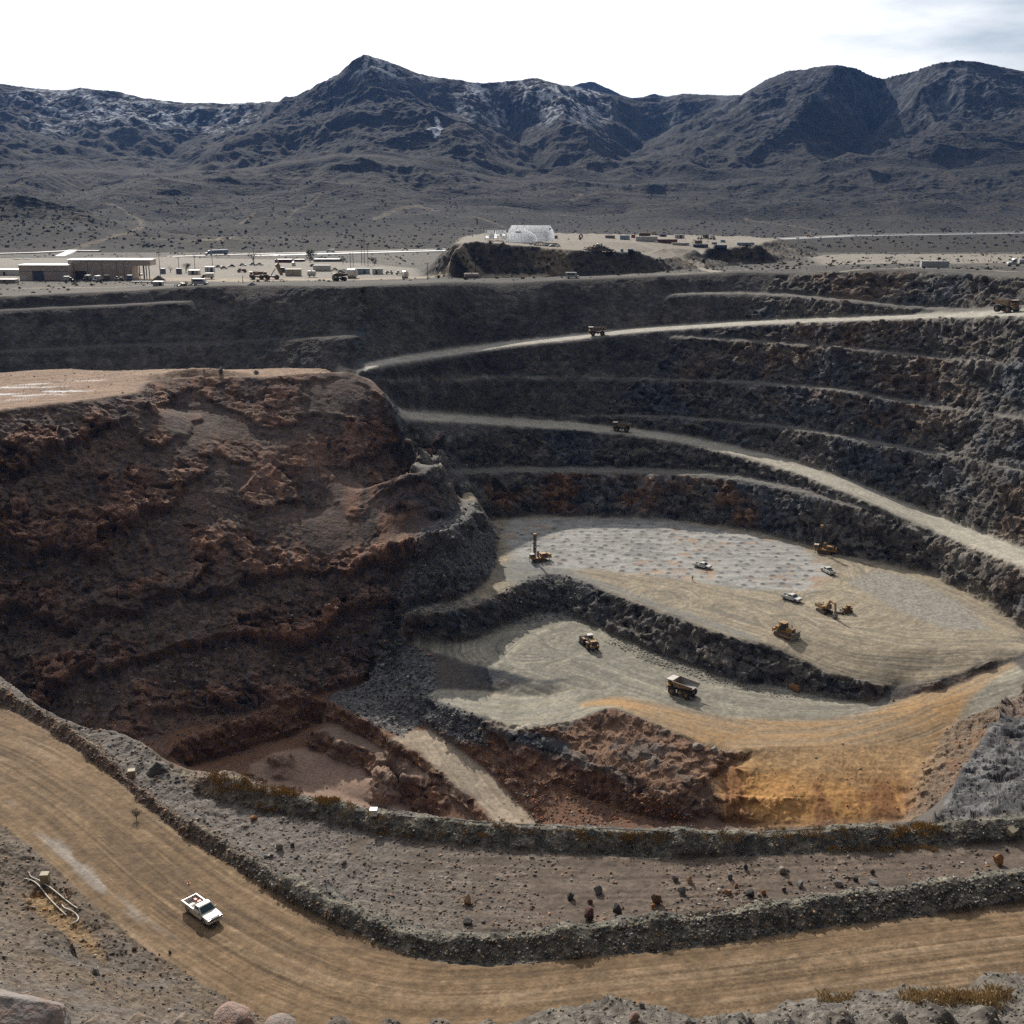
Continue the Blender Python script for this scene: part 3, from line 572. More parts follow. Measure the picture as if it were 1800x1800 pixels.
# berms: dumped dark stone, dusty crown
bcol = mix(np.zeros_like(col) + rgb(.085, .079, .068), rgb(.14, .125, .10), sstep(.45, .65, n3)); bcol = mix(bcol, rgb(.15, .105, .075), sstep(-20, -55, X) * .9)
col = col * (1 - berm[..., None]) + bcol * berm[..., None]
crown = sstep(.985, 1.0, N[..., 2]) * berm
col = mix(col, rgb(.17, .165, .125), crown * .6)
sp = mix(np.zeros_like(col) + rgb(.058, .057, .059), rgb(.14, .137, .136), sstep(.5, .62, fbm(X * .3 + Z * .4, Y * .3, None, 4, .6, 501))); sp = mix(sp, rgb(.20, .135, .10), sstep(.62, .72, n1 + .15 * (n2 - .5)) * .8)
col = mix(col, sp, m['spur'])
nc = mix(np.zeros_like(col) + rgb(.105, .079, .056), rgb(.118, .096, .076), sstep(.45, .65, n1)); nc = mix(nc, rgb(.075, .066, .058), sstep(.52, .7, n2) * .6); nc = mix(nc, rgb(.20, .145, .10), sstep(.6, .72, n1) * .5)
nc = mix(nc, rgb(.105, .097, .086), sstep(-12, 5, X) * .8)
och = bil(pmask(I([(40, 1570, 79), (90, 1560, 79), (170, 1650, 79), (190, 1700, 79), (120, 1640, 78.8), (60, 1600, 79)]), blur=6), WI, TJ)
nc = mix(nc, rgb(.21, .135, .065), och * .8)
grey = rock * m['near'] * sstep(.5, .6, n1 * .5 + n2 * .5)
nc = mix(nc, rgb(.13, .118, .108), grey * .5)
col = col * (1 - m['near'][..., None]) + nc * m['near'][..., None]
# plain
pc = mix(np.zeros_like(col) + rgb(.082, .071, .058), rgb(.042, .039, .034), sstep(.42, .6, fbm(X * .015, Y * .008, None, 5, .6, 511))); pc = mix(pc, rgb(.10, .095, .08), sstep(.56, .68, n2) * .6)
yard = bil(pmask(Hd([(-200, 548, 38), (200, 552, 38), (420, 540, 38), (740, 556, 37.5), (730, 640, 38), (560, 760, 39), (300, 860, 42), (-200, 800, 40)]), blur=8), WI, TJ)
pc = mix(pc, rgb(.26, .235, .20), yard * .8)
lot = bil(pmask(Hd([(230, 548, 38), (420, 535, 38), (760, 545, 37.5), (760, 563, 37.5), (420, 566, 38), (230, 572, 38)]), blur=4), WI, TJ)
pc = mix(pc, rgb(.33, .27, .2), lot * .9)
dry = bil(pmask(Hd([(1450, 570, 31), (1850, 560, 31), (2000, 640, 32), (2000, 900, 40), (1550, 860, 39), (1400, 720, 34)]), blur=8), WI, TJ)
pc = mix(pc, rgb(.25, .225, .185), dry * .85)
hc = mix(np.zeros_like(col) + rgb(.105, .085, .064), rgb(.052, .046, .040), sstep(.42, .60, gully + .5)); hc = mix(hc, rgb(.15, .115, .075), sstep(.54, .68, n1) * .8)
pc = mix(pc, hc, hs); pc = mix(pc, rgb(.25, .22, .18), m['hilltop'] * .85)
col = col * (1 - m['beyond'][..., None]) + pc * m['beyond'][..., None]
def trail(pts, wid, c, k=.9):
    """a dirt track worn into the ground (points found on the ground)"""
    global col
    P = np.array([hit(x, y)[:2] for x, y in pts]); P = np.array([P[0] + 0 * P[0]] + [p for p in P[1:]])
    lo, hi = P.min(0) - wid * 3, P.max(0) + wid * 3
    msk = ((X > lo[0]) & (X < hi[0]) & (Y > lo[1]) & (Y < hi[1])).astype(f32)
    d, s = lanes(msk, [P]); kk = msk * sstep(wid, wid * .6, np.abs(d) + (n2 - .5) * wid * .5)
    col = mix(col, rgb(*c), kk * k)
trail([(1115, 426), (1150, 436), (1180, 446), (1205, 456), (1235, 467), (1260, 478)], 3.2, (.27, .24, .2))
trail([(1010, 487), (1100, 484), (1200, 481), (1300, 475), (1400, 470)], 2.4, (.26, .22, .17))
trail([(30, 507), (120, 505), (200, 505), (280, 500), (340, 500)], 2.2, (.26, .22, .18))
trail([(700, 488), (760, 486), (850, 487), (960, 485)], 2.5, (.32, .27, .2))
trail([(1480, 482), (1600, 470), (1690, 474), (1800, 478)], 2.5, (.26, .23, .19))
col = np.clip(col * (.74 + .52 * n3)[..., None], .01, .8)
rubamt = np.clip(berm + rub + lrub * .6 + m['near'] * .8 + hs * .4 + rock * wallish * .5 + grv * .6, 0, 1)

# ------------------------------------------------------------------ materials
def mat(name): 
    M = bpy.data.materials.new(name); M.use_nodes = True
    return M, M.node_tree.nodes, M.node_tree.links, M.node_tree.nodes['Principled BSDF']
def ground_mat(name, scales, bump, rough=.95, spec=.25):
    M, n, l, b = mat(name)
    at = n.new('ShaderNodeAttribute'); at.attribute_name = 'Col'
    tc = n.new('ShaderNodeTexCoord')
    b.inputs['Roughness'].default_value = rough; b.inputs['Specular IOR Level'].default_value = spec
    no = n.new('ShaderNodeTexNoise'); no.inputs['Scale'].default_value = scales[0]; no.inputs['Detail'].default_value = 5; no.inputs['Roughness'].default_value = .7
    l.new(tc.outputs['Object'], no.inputs['Vector'])
    vo = n.new('ShaderNodeTexVoronoi'); vo.inputs['Scale'].default_value = scales[1]; vo.inputs['Randomness'].default_value = 1
    l.new(tc.outputs['Object'], vo.inputs['Vector'])
    mr = n.new('ShaderNodeMapRange'); mr.inputs[1].default_value = .3; mr.inputs[2].default_value = .7; mr.inputs[3].default_value = .72; mr.inputs[4].default_value = 1.28
    l.new(no.outputs['Fac'], mr.inputs[0])
    sep = n.new('ShaderNodeSeparateColor'); l.new(vo.outputs['Color'], sep.inputs[0])
    # stone-to-stone variation where the ground is rubble (alpha of Col)
    mr2 = n.new('ShaderNodeMapRange'); mr2.inputs[3].default_value = -.42; mr2.inputs[4].default_value = .55; l.new(sep.outputs[0], mr2.inputs[0])
    mu = n.new('ShaderNodeMath'); mu.operation = 'MULTIPLY_ADD'; mu.inputs[2].default_value = 1; l.new(mr2.outputs[0], mu.inputs[0]); l.new(at.outputs['Alpha'], mu.inputs[1])
    m2 = n.new('ShaderNodeMath'); m2.operation = 'MULTIPLY'; l.new(mu.outputs[0], m2.inputs[0]); l.new(mr.outputs[0], m2.inputs[1])
    sc = n.new('ShaderNodeVectorMath'); sc.operation = 'SCALE'; l.new(at.outputs['Color'], sc.inputs[0]); l.new(m2.outputs[0], sc.inputs['Scale'])
    l.new(sc.outputs[0], b.inputs['Base Color'])
    h = n.new('ShaderNodeMath'); h.operation = 'MULTIPLY_ADD'; l.new(vo.outputs['Distance'], h.inputs[0]); l.new(at.outputs['Alpha'], h.inputs[1]); l.new(no.outputs['Fac'], h.inputs[2])
    bp = n.new('ShaderNodeBump'); bp.inputs['Strength'].default_value = bump[0]; bp.inputs['Distance'].default_value = bump[1]
    l.new(h.outputs[0], bp.inputs['Height']); l.new(bp.outputs[0], b.inputs['Normal'])
    return M
M_near = ground_mat('near_ground', (1.6, 2.2), (.7, .18))
M_pit = ground_mat('pit_rock', (.9, 1.1), (.8, .45))
M_floor = ground_mat('packed_dirt', (1.3, 1.6), (.5, .12))
M_plain = ground_mat('desert_soil', (.35, .5), (.6, .5))

def grid_obj(name, sel, M, P, Cc, A, smooth=True):
    """the faces of the ground grid chosen by sel, as one setting mesh"""
    nr, nc = P.shape[:2]
    i, j = np.nonzero(sel); q = np.stack([i * nc + j, i * nc + j + 1, (i + 1) * nc + j + 1, (i + 1) * nc + j], 1)
    used = np.zeros(nr * nc, bool); used[q.ravel()] = True
    mp = np.cumsum(used) - 1; q = mp[q].astype(np.int32)
    v = P.reshape(-1, 3)[used]
    me = bpy.data.meshes.new(name)
    me.vertices.add(len(v)); me.vertices.foreach_set('co', v.astype(f32).ravel())
    me.loops.add(q.size); me.loops.foreach_set('vertex_index', q.ravel())
    me.polygons.add(len(q)); me.polygons.foreach_set('loop_start', np.arange(0, q.size, 4, dtype=np.int32))
    me.polygons.foreach_set('use_smooth', np.full(len(q), smooth))
    me.update(calc_edges=True)
    ca = me.color_attributes.new('Col', 'FLOAT_COLOR', 'POINT')
    ca.data.foreach_set('color', np.concatenate([Cc.reshape(-1, 3)[used], A.reshape(-1, 1)[used]], 1).astype(f32).ravel())
    me.materials.append(M)
    o = bpy.data.objects.new(name, me); C.objects.link(o); o['kind'] = 'structure'
    return o
VP = np.stack([VX, VY, VZ], -1)
lab = np.zeros(Z.shape, np.int8)                      # 0 pit wall
floor_ = np.max([m['u'], m['v'], m['v2'], m['w'], m['x'], m['y'], m['orange'], m['r'], m['ufoot']], 0)
ramps = np.maximum(m['ramp_g'], m['ramp_c'])
lab[np.maximum(m['mound'], m['plateau']) > .4] = 2
lab[floor_ > .4] = 1; lab[ramps > .4] = 6
lab[(m['berm1'] + m['berm2'] + m['bench'] + m['spur']) > .4] = 3; lab[m['road'] > .5] = 4; lab[m['near'] > .5] = 5; lab[m['beyond'] > .5] = 7
lab[(lab == 0) & (dist < 205)] = 3
fl = lab[:-1, :-1]
for k, (nm, M) in enumerate([('pit_wall', M_pit), ('pit_floor', M_floor), ('pit_mound', M_pit), ('gravel_bench', M_near), ('haul_road', M_near), ('hillside', M_near), ('ramp_road', M_floor), ('desert_plain', M_plain)]):
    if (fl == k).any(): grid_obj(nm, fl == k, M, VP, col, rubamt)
# ------------------------------------------------------------------ hills and mountains beyond the highway
BL = []
def far_line(pts, s=None):                     # (px, py[, depth]) -> relief line at a given depth
    p = dens([(q[0], q[1], q[2] if len(q) > 2 else s) for q in pts], 60)
    BL.append(W(p[:, 0], p[:, 2], p[:, 2] * down(p[:, 1])))
def far_flat(pts): BL.append(Hd(pts))
Y2 = YMAX * .998
tt = np.linspace(-.68, .68, 200); BL.append(np.stack([tt * Y2, Y2 + 0 * tt, CZ - 44 + 0 * tt], -1)); BL.append(np.stack([tt * (Y2 + 25), Y2 + 25 + 0 * tt, CZ - 44 + 0 * tt], -1))
for s in (1200, 1450, 1680): far_flat([(520 if s < 1300 else 760, s, 44), (2200, s, 44)])
far_flat([(-400, 1060, 44), (200, 1060, 44)]); far_line([(-300, 350), (-100, 347), (0, 343), (60, 336), (130, 347), (200, 374), (245, 402)], 1350); far_flat([(-300, 1600, 22), (0, 1600, 20), (230, 1600, 30)])
far_line([(255, 441), (300, 429), (350, 421), (400, 417), (440, 422), (485, 440)], 1115); far_flat([(250, 1050, 44), (500, 1050, 44)]); far_flat([(250, 1260, 44), (500, 1260, 44)])
far_flat([(300, 1370, 43), (700, 1370, 43.5)]); far_line([(290, 402), (380, 387), (450, 374), (520, 388), (600, 381), (690, 397), (800, 402)], 1530); far_flat([(260, 1680, 32), (850, 1680, 40)])
far_line([(180, 335), (280, 320), (350, 324), (420, 342), (500, 337), (560, 320), (640, 332), (720, 348), (800, 366), (900, 374), (1000, 368), (1100, 378)], 1950)
far_line([(1100, 385), (1300, 388), (1500, 384), (1700, 380), (2000, 378)], 1850)
far_line([(-300, 285), (0, 295), (150, 300), (300, 303), (450, 290), (600, 272), (750, 290), (900, 312), (1050, 326), (1200, 318), (1400, 306), (1600, 296), (1800, 288), (2100, 285)], 2250)
sky_l = [(-300, 130), (-100, 142), (0, 148), (40, 152), (100, 158), (140, 155), (200, 158), (250, 172), (330, 182), (400, 184), (450, 182), (500, 183)]
far_line(sky_l, 3300)
far_line([(500, 183, 3300), (530, 168, 3100), (560, 150, 3000), (600, 126, 2920), (618, 108, 2900), (640, 97, 2900), (665, 103, 2900), (700, 115, 2920), (740, 130, 2950), (790, 140, 3000), (850, 148, 3020), (900, 142, 3050), (945, 137, 3080), (990, 150, 3150), (1040, 161, 3250), (1100, 171, 3350), (1160, 171, 3400), (1200, 166, 3400), (1260, 166, 3300), (1310, 165, 3150), (1350, 140, 3000), (1390, 122, 2900), (1440, 115, 2850), (1470, 112, 2800), (1500, 120, 2820), (1530, 133, 2880), (1552, 139, 2920), (1600, 125, 2820), (1640, 113, 2750), (1680, 105, 2700), (1720, 107, 2700), (1760, 118, 2720), (1800, 126, 2750), (1900, 140, 2800), (2200, 150, 2900)])
far_line([(640, 97, 2900), (690, 172, 2700), (760, 232, 2500), (850, 292, 2270)]); far_line([(560, 150, 3000), (480, 235, 2700), (400, 292, 2350)])
far_line([(1470, 112, 2800), (1420, 192, 2600), (1330, 250, 2450), (1250, 300, 2280)]); far_line([(1700, 105, 2700), (1690, 200, 2500), (1650, 275, 2300)])
far_line([(945, 137, 3080), (1000, 210, 2800), (1060, 270, 2500)]); far_line([(1552, 139, 2920), (1535, 232, 2800), (1490, 300, 2420)]); far_line([(400, 184, 3300), (300, 280, 2950), (330, 312, 2450)]); far_line([(850, 148, 3020), (900, 240, 2900), (960, 312, 2450)]); far_line([(1160, 171, 3400), (1150, 245, 3150), (1080, 300, 2600)])
far_line([(100, 158, 3300), (60, 220, 3000), (20, 280, 2500)])
far_line([(930, 175, 4700), (985, 160, 4700), (1020, 147, 4700), (1040, 143, 4700), (1060, 152, 4700), (1090, 165, 4700), (1112, 171, 4700), (1132, 170, 4700), (1150, 164, 4700), (1165, 170, 4700), (1190, 172, 4700), (1260, 185, 4700)])
far_flat([(-400, 4000, -120), (900, 4000, -120), (1250, 4050, -130), (2200, 3600, -120)]); far_flat([(-400, 5400, -20), (2200, 5400, -20)])
NT2, D2 = 420, .0032; NW2 = int(math.log(5450 / Y2) / D2)
ti2 = lambda t: (t + TM) / (2 * TM) * (NT2 - 1)
wi2 = lambda Yv: np.log(np.maximum(Yv, 1) / Y2) / D2
ZB = relax(BL, NT2, NW2, ti2, wi2, 60).astype(f32)
sk_m = np.zeros((NW2, NT2), f32)
for w in (BL[-30:] if False else [b for b in BL if len(b) > 600]):
    jj = np.rint(ti2(w[:, 0] / w[:, 1])).astype(int); ii = np.rint(wi2(w[:, 1])).astype(int); ok = (jj >= 0) & (jj < NT2) & (ii >= 0) & (ii < NW2); sk_m[ii[ok], jj[ok]] = 1
for k in range(14):
    p = np.pad(sk_m, 1, mode='edge'); sk_m = np.maximum(sk_m, .93 * np.max([p[:-2, 1:-1], p[2:, 1:-1], p[1:-1, :-2], p[1:-1, 2:]], 0))
NRB = int(820 * Q)
Yf2 = np.exp(np.linspace(math.log(Y2), math.log(5350), 1500))
pr2 = bil(ZB, wi2(Yf2)[:, None] + np.zeros(NC)[None], ti2(tcol)[None] + np.zeros(len(Yf2))[:, None])
py2 = screen_y(Yf2[:, None], pr2); dp = np.diff(py2, axis=0)
w2 = np.abs(dp) * np.where(dp < 0, 1, .3) + np.diff(np.log(Yf2))[:, None] * 110
cm = np.concatenate([np.zeros((1, NC)), np.cumsum(w2, 0)]); cm /= cm[-1]
Yr2 = np.stack([np.interp(np.linspace(0, 1, NRB), cm[:, j], Yf2) for j in range(NC)], 1)
for k in range(6):
    p = np.pad(Yr2, ((0, 0), (1, 1)), mode='edge'); Yr2 = (p[:, :-2] + p[:, 1:-1] + p[:, 2:]) / 3
Yr2[0] = Y2
XB = (Yr2 * tcol[None]).astype(f32); YB = Yr2.astype(f32)
zb = bil(ZB, wi2(Yr2), ti2(tcol)[None] + np.zeros((NRB, 1))).astype(f32); sm = bil(sk_m, wi2(Yr2), ti2(tcol)[None] + np.zeros((NRB, 1))).astype(f32)
hgt = zb - (CZ - 44)
wx = XB + 90 * (fbm(XB * .004, YB * .004, None, 3, .5, 601) - .5); wy = YB + 90 * (fbm(XB * .004 + 9, YB * .004, None, 3, .5, 611) - .5)
k1 = sstep(6, 160, hgt); keep = 1 - .97 * sstep(.40, .9, sm)
rel = (fbm(wx * .0042, wy * .0034, None, 4, .5, 621, True) - .62) * 70 * k1 + (fbm(wx * .013, wy * .010, None, 4, .55, 631, True) - .6) * 20 * sstep(0, 90, hgt)
rel *= keep
crag = sstep(120, 330, hgt)
rel += (fbm(wx * .045, wy * .045, None, 3, .6, 641, True) - .55) * (3 + 6 * crag) * sstep(1, 40, hgt) * (.35 + .65 * keep)
rel += (fbm(XB * .008, YB * .006, None, 3, .5, 651) - .5) * 34 * sstep(0, 30, hgt) * (1 - .6 * k1)
rel *= np.clip((YB - Y2) / 120, 0, 1)
ZBf = zb + rel
def hit_far(px, py):
    v = (py - 900) / F; up = -(SP + v * CP); fw = CP - v * SP; t = (px - 900) / F / fw
    j = int(np.clip(round((t - tcol[0]) / (tcol[1] - tcol[0])), 0, NC - 1))
    k = np.nonzero(ZBf[:, j] >= CZ + up / fw * YB[:, j])[0]
    k = k[0] if len(k) else NRB - 1
    y = YB[k, j]; return Vector((float(t * y), float(y), float(ZBf[k, j])))
NBn = normals(XB, YB, ZBf)
b1_ = fbm(XB * .006, YB * .006, None, 4, .55, 701); b2_ = fbm(XB * .03, YB * .03, None, 4, .6, 711); b3_ = fbm(XB * .12, YB * .12, None, 3, .6, 721)
cb_ = np.zeros(ZBf.shape + (3,), f32) + rgb(.060, .056, .045)
cb_ = mix(cb_, rgb(.048, .047, .036), sstep(.42, .56, b1_))
cb_ = mix(cb_, rgb(.135, .115, .085), sstep(.55, .68, b2_) * .5 * (1 - crag))
cb_ = mix(cb_, rgb(.052, .058, .072), crag * (.5 + .5 * sstep(.4, .6, b2_)))
flat2 = sstep(4, 0, np.abs(hgt)) * sstep(.995, .9995, NBn[..., 2])
cb_ = mix(cb_, rgb(.095, .083, .066), sstep(10, 0, hgt) * .6)
cb_ = mix(cb_, rgb(.075, .068, .056), sstep(10, 0, hgt) * sstep(.42, .56, b1_) * .85)
PXB = 900 + F * tcol[None] * 1.03 + 0 * XB
hump = sstep(1040, 1090, YB) * sstep(1240, 1180, YB) * sstep(250, 275, PXB) * sstep(500, 480, PXB) * sstep(2, 6, hgt)
cb_ = mix(cb_, rgb(.26, .225, .165), hump * (.6 + .4 * sstep(.4, .55, b3_)))
# old snow caught between the rocks of the upper slopes
snow_zone = sstep(165, 260, hgt) * sstep(470, 380, hgt - 60 * b1_)
az = np.abs(np.arctan2(XB, YB))
sx = tcol[None] + 0 * XB
zone = np.maximum.reduce([sstep(-.44, -.40, sx) * sstep(-.18, -.24, sx), .75 * sstep(-.17, -.13, sx) * sstep(-.03, -.06, sx) * sstep(300, 370, hgt), sstep(-.06, -.03, sx) * sstep(.10, .06, sx), .30 * sstep(.10, .14, sx)])
dab = sstep(.49, .56, b2_ * .45 + .55 * fbm(XB * .09, YB * .05, ZBf * .05, 3, .6, 731)) * sstep(.33, .47, b1_)
cb_ = mix(cb_, rgb(.62, .66, .72), np.clip(snow_zone * zone * dab, 0, 1) * .62)
M_mtn, n_, l_, b_ = mat('scrub_slopes')
at = n_.new('ShaderNodeAttribute'); at.attribute_name = 'Col'; tcn = n_.new('ShaderNodeTexCoord')
vo = n_.new('ShaderNodeTexVoronoi'); vo.inputs['Scale'].default_value = .085; vo.voronoi_dimensions = '2D'; l_.new(tcn.outputs['Object'], vo.inputs['Vector'])
mr = n_.new('ShaderNodeMapRange'); mr.inputs[1].default_value = .18; mr.inputs[2].default_value = .34; mr.inputs[3].default_value = .42; mr.inputs[4].default_value = 1.08; l_.new(vo.outputs['Distance'], mr.inputs[0])
no = n_.new('ShaderNodeTexNoise'); no.inputs['Scale'].default_value = .16; no.inputs['Detail'].default_value = 5; l_.new(tcn.outputs['Object'], no.inputs['Vector'])
m3 = n_.new('ShaderNodeMapRange'); m3.inputs[1].default_value = .3; m3.inputs[2].default_value = .7; m3.inputs[3].default_value = .6; m3.inputs[4].default_value = 1.4; l_.new(no.outputs['Fac'], m3.inputs[0])
mu = n_.new('ShaderNodeMath'); mu.operation = 'MULTIPLY'; l_.new(mr.outputs[0], mu.inputs[0]); l_.new(m3.outputs[0], mu.inputs[1])
scn = n_.new('ShaderNodeVectorMath'); scn.operation = 'SCALE'; l_.new(at.outputs['Color'], scn.inputs[0]); l_.new(mu.outputs[0], scn.inputs['Scale']); l_.new(scn.outputs[0], b_.inputs['Base Color'])
b_.inputs['Roughness'].default_value = 1; b_.inputs['Specular IOR Level'].default_value = .1
bp = n_.new('ShaderNodeBump'); bp.inputs['Strength'].default_value = .7; bp.inputs['Distance'].default_value = 3; l_.new(no.outputs['Fac'], bp.inputs['Height']); l_.new(bp.outputs[0], b_.inputs['Normal'])
def trail_far(pts, wid, c, k=.9):
    global cb_
    P = [hit_far(x, y) for x, y in pts]
    d = np.full(XB.shape, 1e9, f32)
    for a, b in zip(P[:-1], P[1:]):
        e = np.array([b.x - a.x, b.y - a.y]); L = np.linalg.norm(e) + 1e-6; e /= L
        s = np.clip((XB - a.x) * e[0] + (YB - a.y) * e[1], 0, L); d = np.minimum(d, np.hypot(XB - a.x - e[0] * s, YB - a.y - e[1] * s))
    cb_ = mix(cb_, rgb(*c), sstep(wid, wid * .5, d + (b3_ - .5) * wid) * k)
for pts, wd_ in (([(820, 380), (845, 384), (870, 393), (885, 400)], 5), ([(125, 440), (150, 430), (200, 416), (240, 404), (252, 396), (246, 385), (215, 368), (190, 358)], 6), ([(1310, 385), (1370, 394), (1440, 404)], 5), ([(1180, 335), (1190, 322), (1260, 325)], 4), ([(1005, 352), (1022, 346), (1020, 338)], 5), ([(660, 385), (700, 368), (740, 362), (765, 370)], 10), ([(900, 374), (980, 378), (1010, 380)], 4), ([(560, 345), (520, 370), (420, 395)], 4)):
    trail_far(pts, wd_, (.26, .21, .155), .8)
for pts in ([(768, 211), (770, 219), (775, 226), (772, 233), (765, 241)], [(754, 227), (763, 226), (773, 222)], [(762, 228), (765, 236)]): trail_far(pts, 5.5, (.7, .73, .78), 1.0)
cb_ = cb_ * np.where(cb_.mean(-1, keepdims=True) > .2, 1, .52).astype(f32)
grid_obj('mountains', np.ones((NRB - 1, NC - 1), bool), M_mtn, np.stack([XB, YB, ZBf], -1), cb_, np.zeros(XB.shape))
# air between: pale even haze over the whole valley
hz = bpy.data.meshes.new('haze'); bmh = bmesh.new(); bmesh.ops.create_cube(bmh, size=1)
bmesh.ops.scale(bmh, vec=(9000, 6400, 640), verts=bmh.verts); bmesh.ops.translate(bmh, vec=(0, 2700, 320), verts=bmh.verts); bmh.to_mesh(hz)
MH = bpy.data.materials.new('haze'); MH.use_nodes = True; MH.node_tree.nodes.remove(MH.node_tree.nodes['Principled BSDF'])
pv = MH.node_tree.nodes.new('ShaderNodeVolumePrincipled'); pv.inputs['Density'].default_value = .000032; pv.inputs['Color'].default_value = (.2, .42, 1, 1); pv.inputs['Anisotropy'].default_value = .1
MH.node_tree.links.new(pv.outputs[0], MH.node_tree.nodes['Material Output'].inputs['Volume']); hz.materials.append(MH)
ho = bpy.data.objects.new('haze', hz); C.objects.link(ho); ho['kind'] = 'stuff'; ho['label'] = 'thin pale blue haze in the air over the valley and the mountains'; ho['category'] = 'haze'
HZ_LO = float(min(VZ.min(), ZBf.min())); HZ_HI = float(max(CZ, ZBf.max()))
for v in hz.vertices: v.co.z = HZ_LO - 1 if v.co.z < 300 else HZ_HI + 8
# ------------------------------------------------------------------ object helpers
class MB:
    """collects shapes into one mesh; local frame: +x forward, +y left, +z up"""
    def __init__(s): s.b = bmesh.new()
    def box(s, c, d, rot=None, taper=(1, 1)):
        r = bmesh.ops.create_cube(s.b, size=1)['verts']
        for v in r:
            k = v.co.z + .5
            v.co.x *= d[0] * (1 + (taper[0] - 1) * k); v.co.y *= d[1] * (1 + (taper[1] - 1) * k); v.co.z *= d[2]
        M = Matrix.Translation(c) @ (rot.to_4x4() if rot else Matrix())
        bmesh.ops.transform(s.b, matrix=M, verts=r); return s
    def bar(s, p, q, w, h=None):
        p, q = Vector(p), Vector(q); d = q - p
        R = d.to_track_quat('X', 'Z').to_matrix()
        return s.box((p + q) / 2, (d.length, w, h or w), R)
    def tube(s, p, q, r, n=12, r2=None):
        p, q = Vector(p), Vector(q); d = q - p
        v = bmesh.ops.create_cone(s.b, cap_ends=True, segments=n, radius1=r, radius2=r if r2 is None else r2, depth=d.length)['verts']
        bmesh.ops.transform(s.b, matrix=Matrix.Translation((p + q) / 2) @ d.to_track_quat('Z', 'Y').to_matrix().to_4x4(), verts=v); return s
    def prism(s, prof, y0, y1, axis='y', ins=None):
        """profile in x,z extruded along y; ins scales the profile points' y at given indices"""
        a = [s.b.verts.new((p[0], y0 if not ins else y0 * ins[i], p[1])) for i, p in enumerate(prof)]
        b = [s.b.verts.new((p[0], y1 if not ins else y1 * ins[i], p[1])) for i, p in enumerate(prof)]
        n = len(prof)
        s.b.faces.new(a); s.b.faces.new(b[::-1])
        for i in range(n): s.b.faces.new((a[i - 1], b[i - 1], b[i], a[i]))
        return s
    def poly(s, *pts):
        s.b.faces.new([s.b.verts.new(p) for p in pts]); return s
    def path(s, pts, r, n=8):
        pts = [Vector(p) for p in pts]; rings = []
        for i, p in enumerate(pts):
            t = (pts[min(i + 1, len(pts) - 1)] - pts[max(i - 1, 0)]).normalized(); q = t.to_track_quat('Z', 'Y')
            rings.append([s.b.verts.new(p + q @ Vector((r * math.cos(a), r * math.sin(a), 0))) for a in [2 * math.pi * k / n for k in range(n)]])
        for a, b in zip(rings[:-1], rings[1:]):
            for k in range(n): s.b.faces.new((a[k - 1], b[k - 1], b[k], a[k]))
        s.b.faces.new(rings[0]); s.b.faces.new(rings[-1][::-1]); return s
    def build(s, name, m, parent=None, bevel=0, solid=0, smooth=False):
        bmesh.ops.recalc_face_normals(s.b, faces=s.b.faces)
        me = bpy.data.meshes.new(name); s.b.to_mesh(me); s.b.free(); me.materials.append(m)
        if smooth: me.polygons.foreach_set('use_smooth', np.ones(len(me.polygons), bool))
        o = bpy.data.objects.new(name, me); C.objects.link(o); o.parent = parent
        if solid: q = o.modifiers.new('solid', 'SOLIDIFY'); q.thickness = solid; q.offset = 0
        if bevel: q = o.modifiers.new('bevel', 'BEVEL'); q.width = bevel; q.segments = 2; q.limit_method = 'ANGLE'
        return o
def tag(o, label, cat, group=None, kind=None):
    o['label'] = label; o['category'] = cat
    if group: o['group'] = group
    if kind: o['kind'] = kind
    return o
def thing(name, label, cat, group=None):
    o = bpy.data.objects.new(name, None); C.objects.link(o); o.empty_display_size = .2
    return tag(o, label, cat, group)
def copy_tree(o, parent=None):
    c = o.copy(); C.objects.link(c); c.parent = parent
    for ch in list(o.children): copy_tree(ch, c)
    return c
def place(o, p, rz=0, k=1, tilt=None):
    o.location = p; o.rotation_euler = (tilt[0] if tilt else 0, tilt[1] if tilt else 0, rz); o.scale = (k, k, k); return o
def heading(a, b):
    A, B_ = hit(*a), hit(*b); return math.atan2(B_.y - A.y, B_.x - A.x)
def dup(o, label, group=None):
    c = copy_tree(o); c['label'] = label
    if group: c['group'] = group
    return c
def paint(name, c, rough=.5, dirt=.35, metal=0, dust=(.20, .16, .115), scale=1.2, spec=.5):
    M, n, l, b = mat(name)
    tcn = n.new('ShaderNodeTexCoord'); no = n.new('ShaderNodeTexNoise'); no.inputs['Scale'].default_value = scale; no.inputs['Detail'].default_value = 6; no.inputs['Roughness'].default_value = .65
    l.new(tcn.outputs['Object'], no.inputs['Vector'])
    mr = n.new('ShaderNodeMapRange'); mr.inputs[1].default_value = .35; mr.inputs[2].default_value = .7; mr.inputs[3].default_value = dirt * .25; mr.inputs[4].default_value = dirt; l.new(no.outputs['Fac'], mr.inputs[0])
    mx = n.new('ShaderNodeMixRGB'); mx.inputs[1].default_value = (*c, 1); mx.inputs[2].default_value = (*dust, 1); l.new(mr.outputs[0], mx.inputs[0]); l.new(mx.outputs[0], b.inputs['Base Color'])
    b.inputs['Roughness'].default_value = rough; b.inputs['Metallic'].default_value = metal; b.inputs['Specular IOR Level'].default_value = spec
    return M
P_white = paint('white_paint', (.72, .72, .70), .35, .18); P_white_dirty = paint('dusty_white_paint', (.68, .67, .63), .4, .5, dust=(.35, .26, .17))
P_yel = paint('machine_yellow', (.44, .22, .035), .5, .62); P_tan = paint('dusty_body_steel', (.27, .18, .105), .6, .5, dust=(.24, .19, .14)); P_steel = paint('worn_bed_steel', (.22, .215, .215), .45, .4)
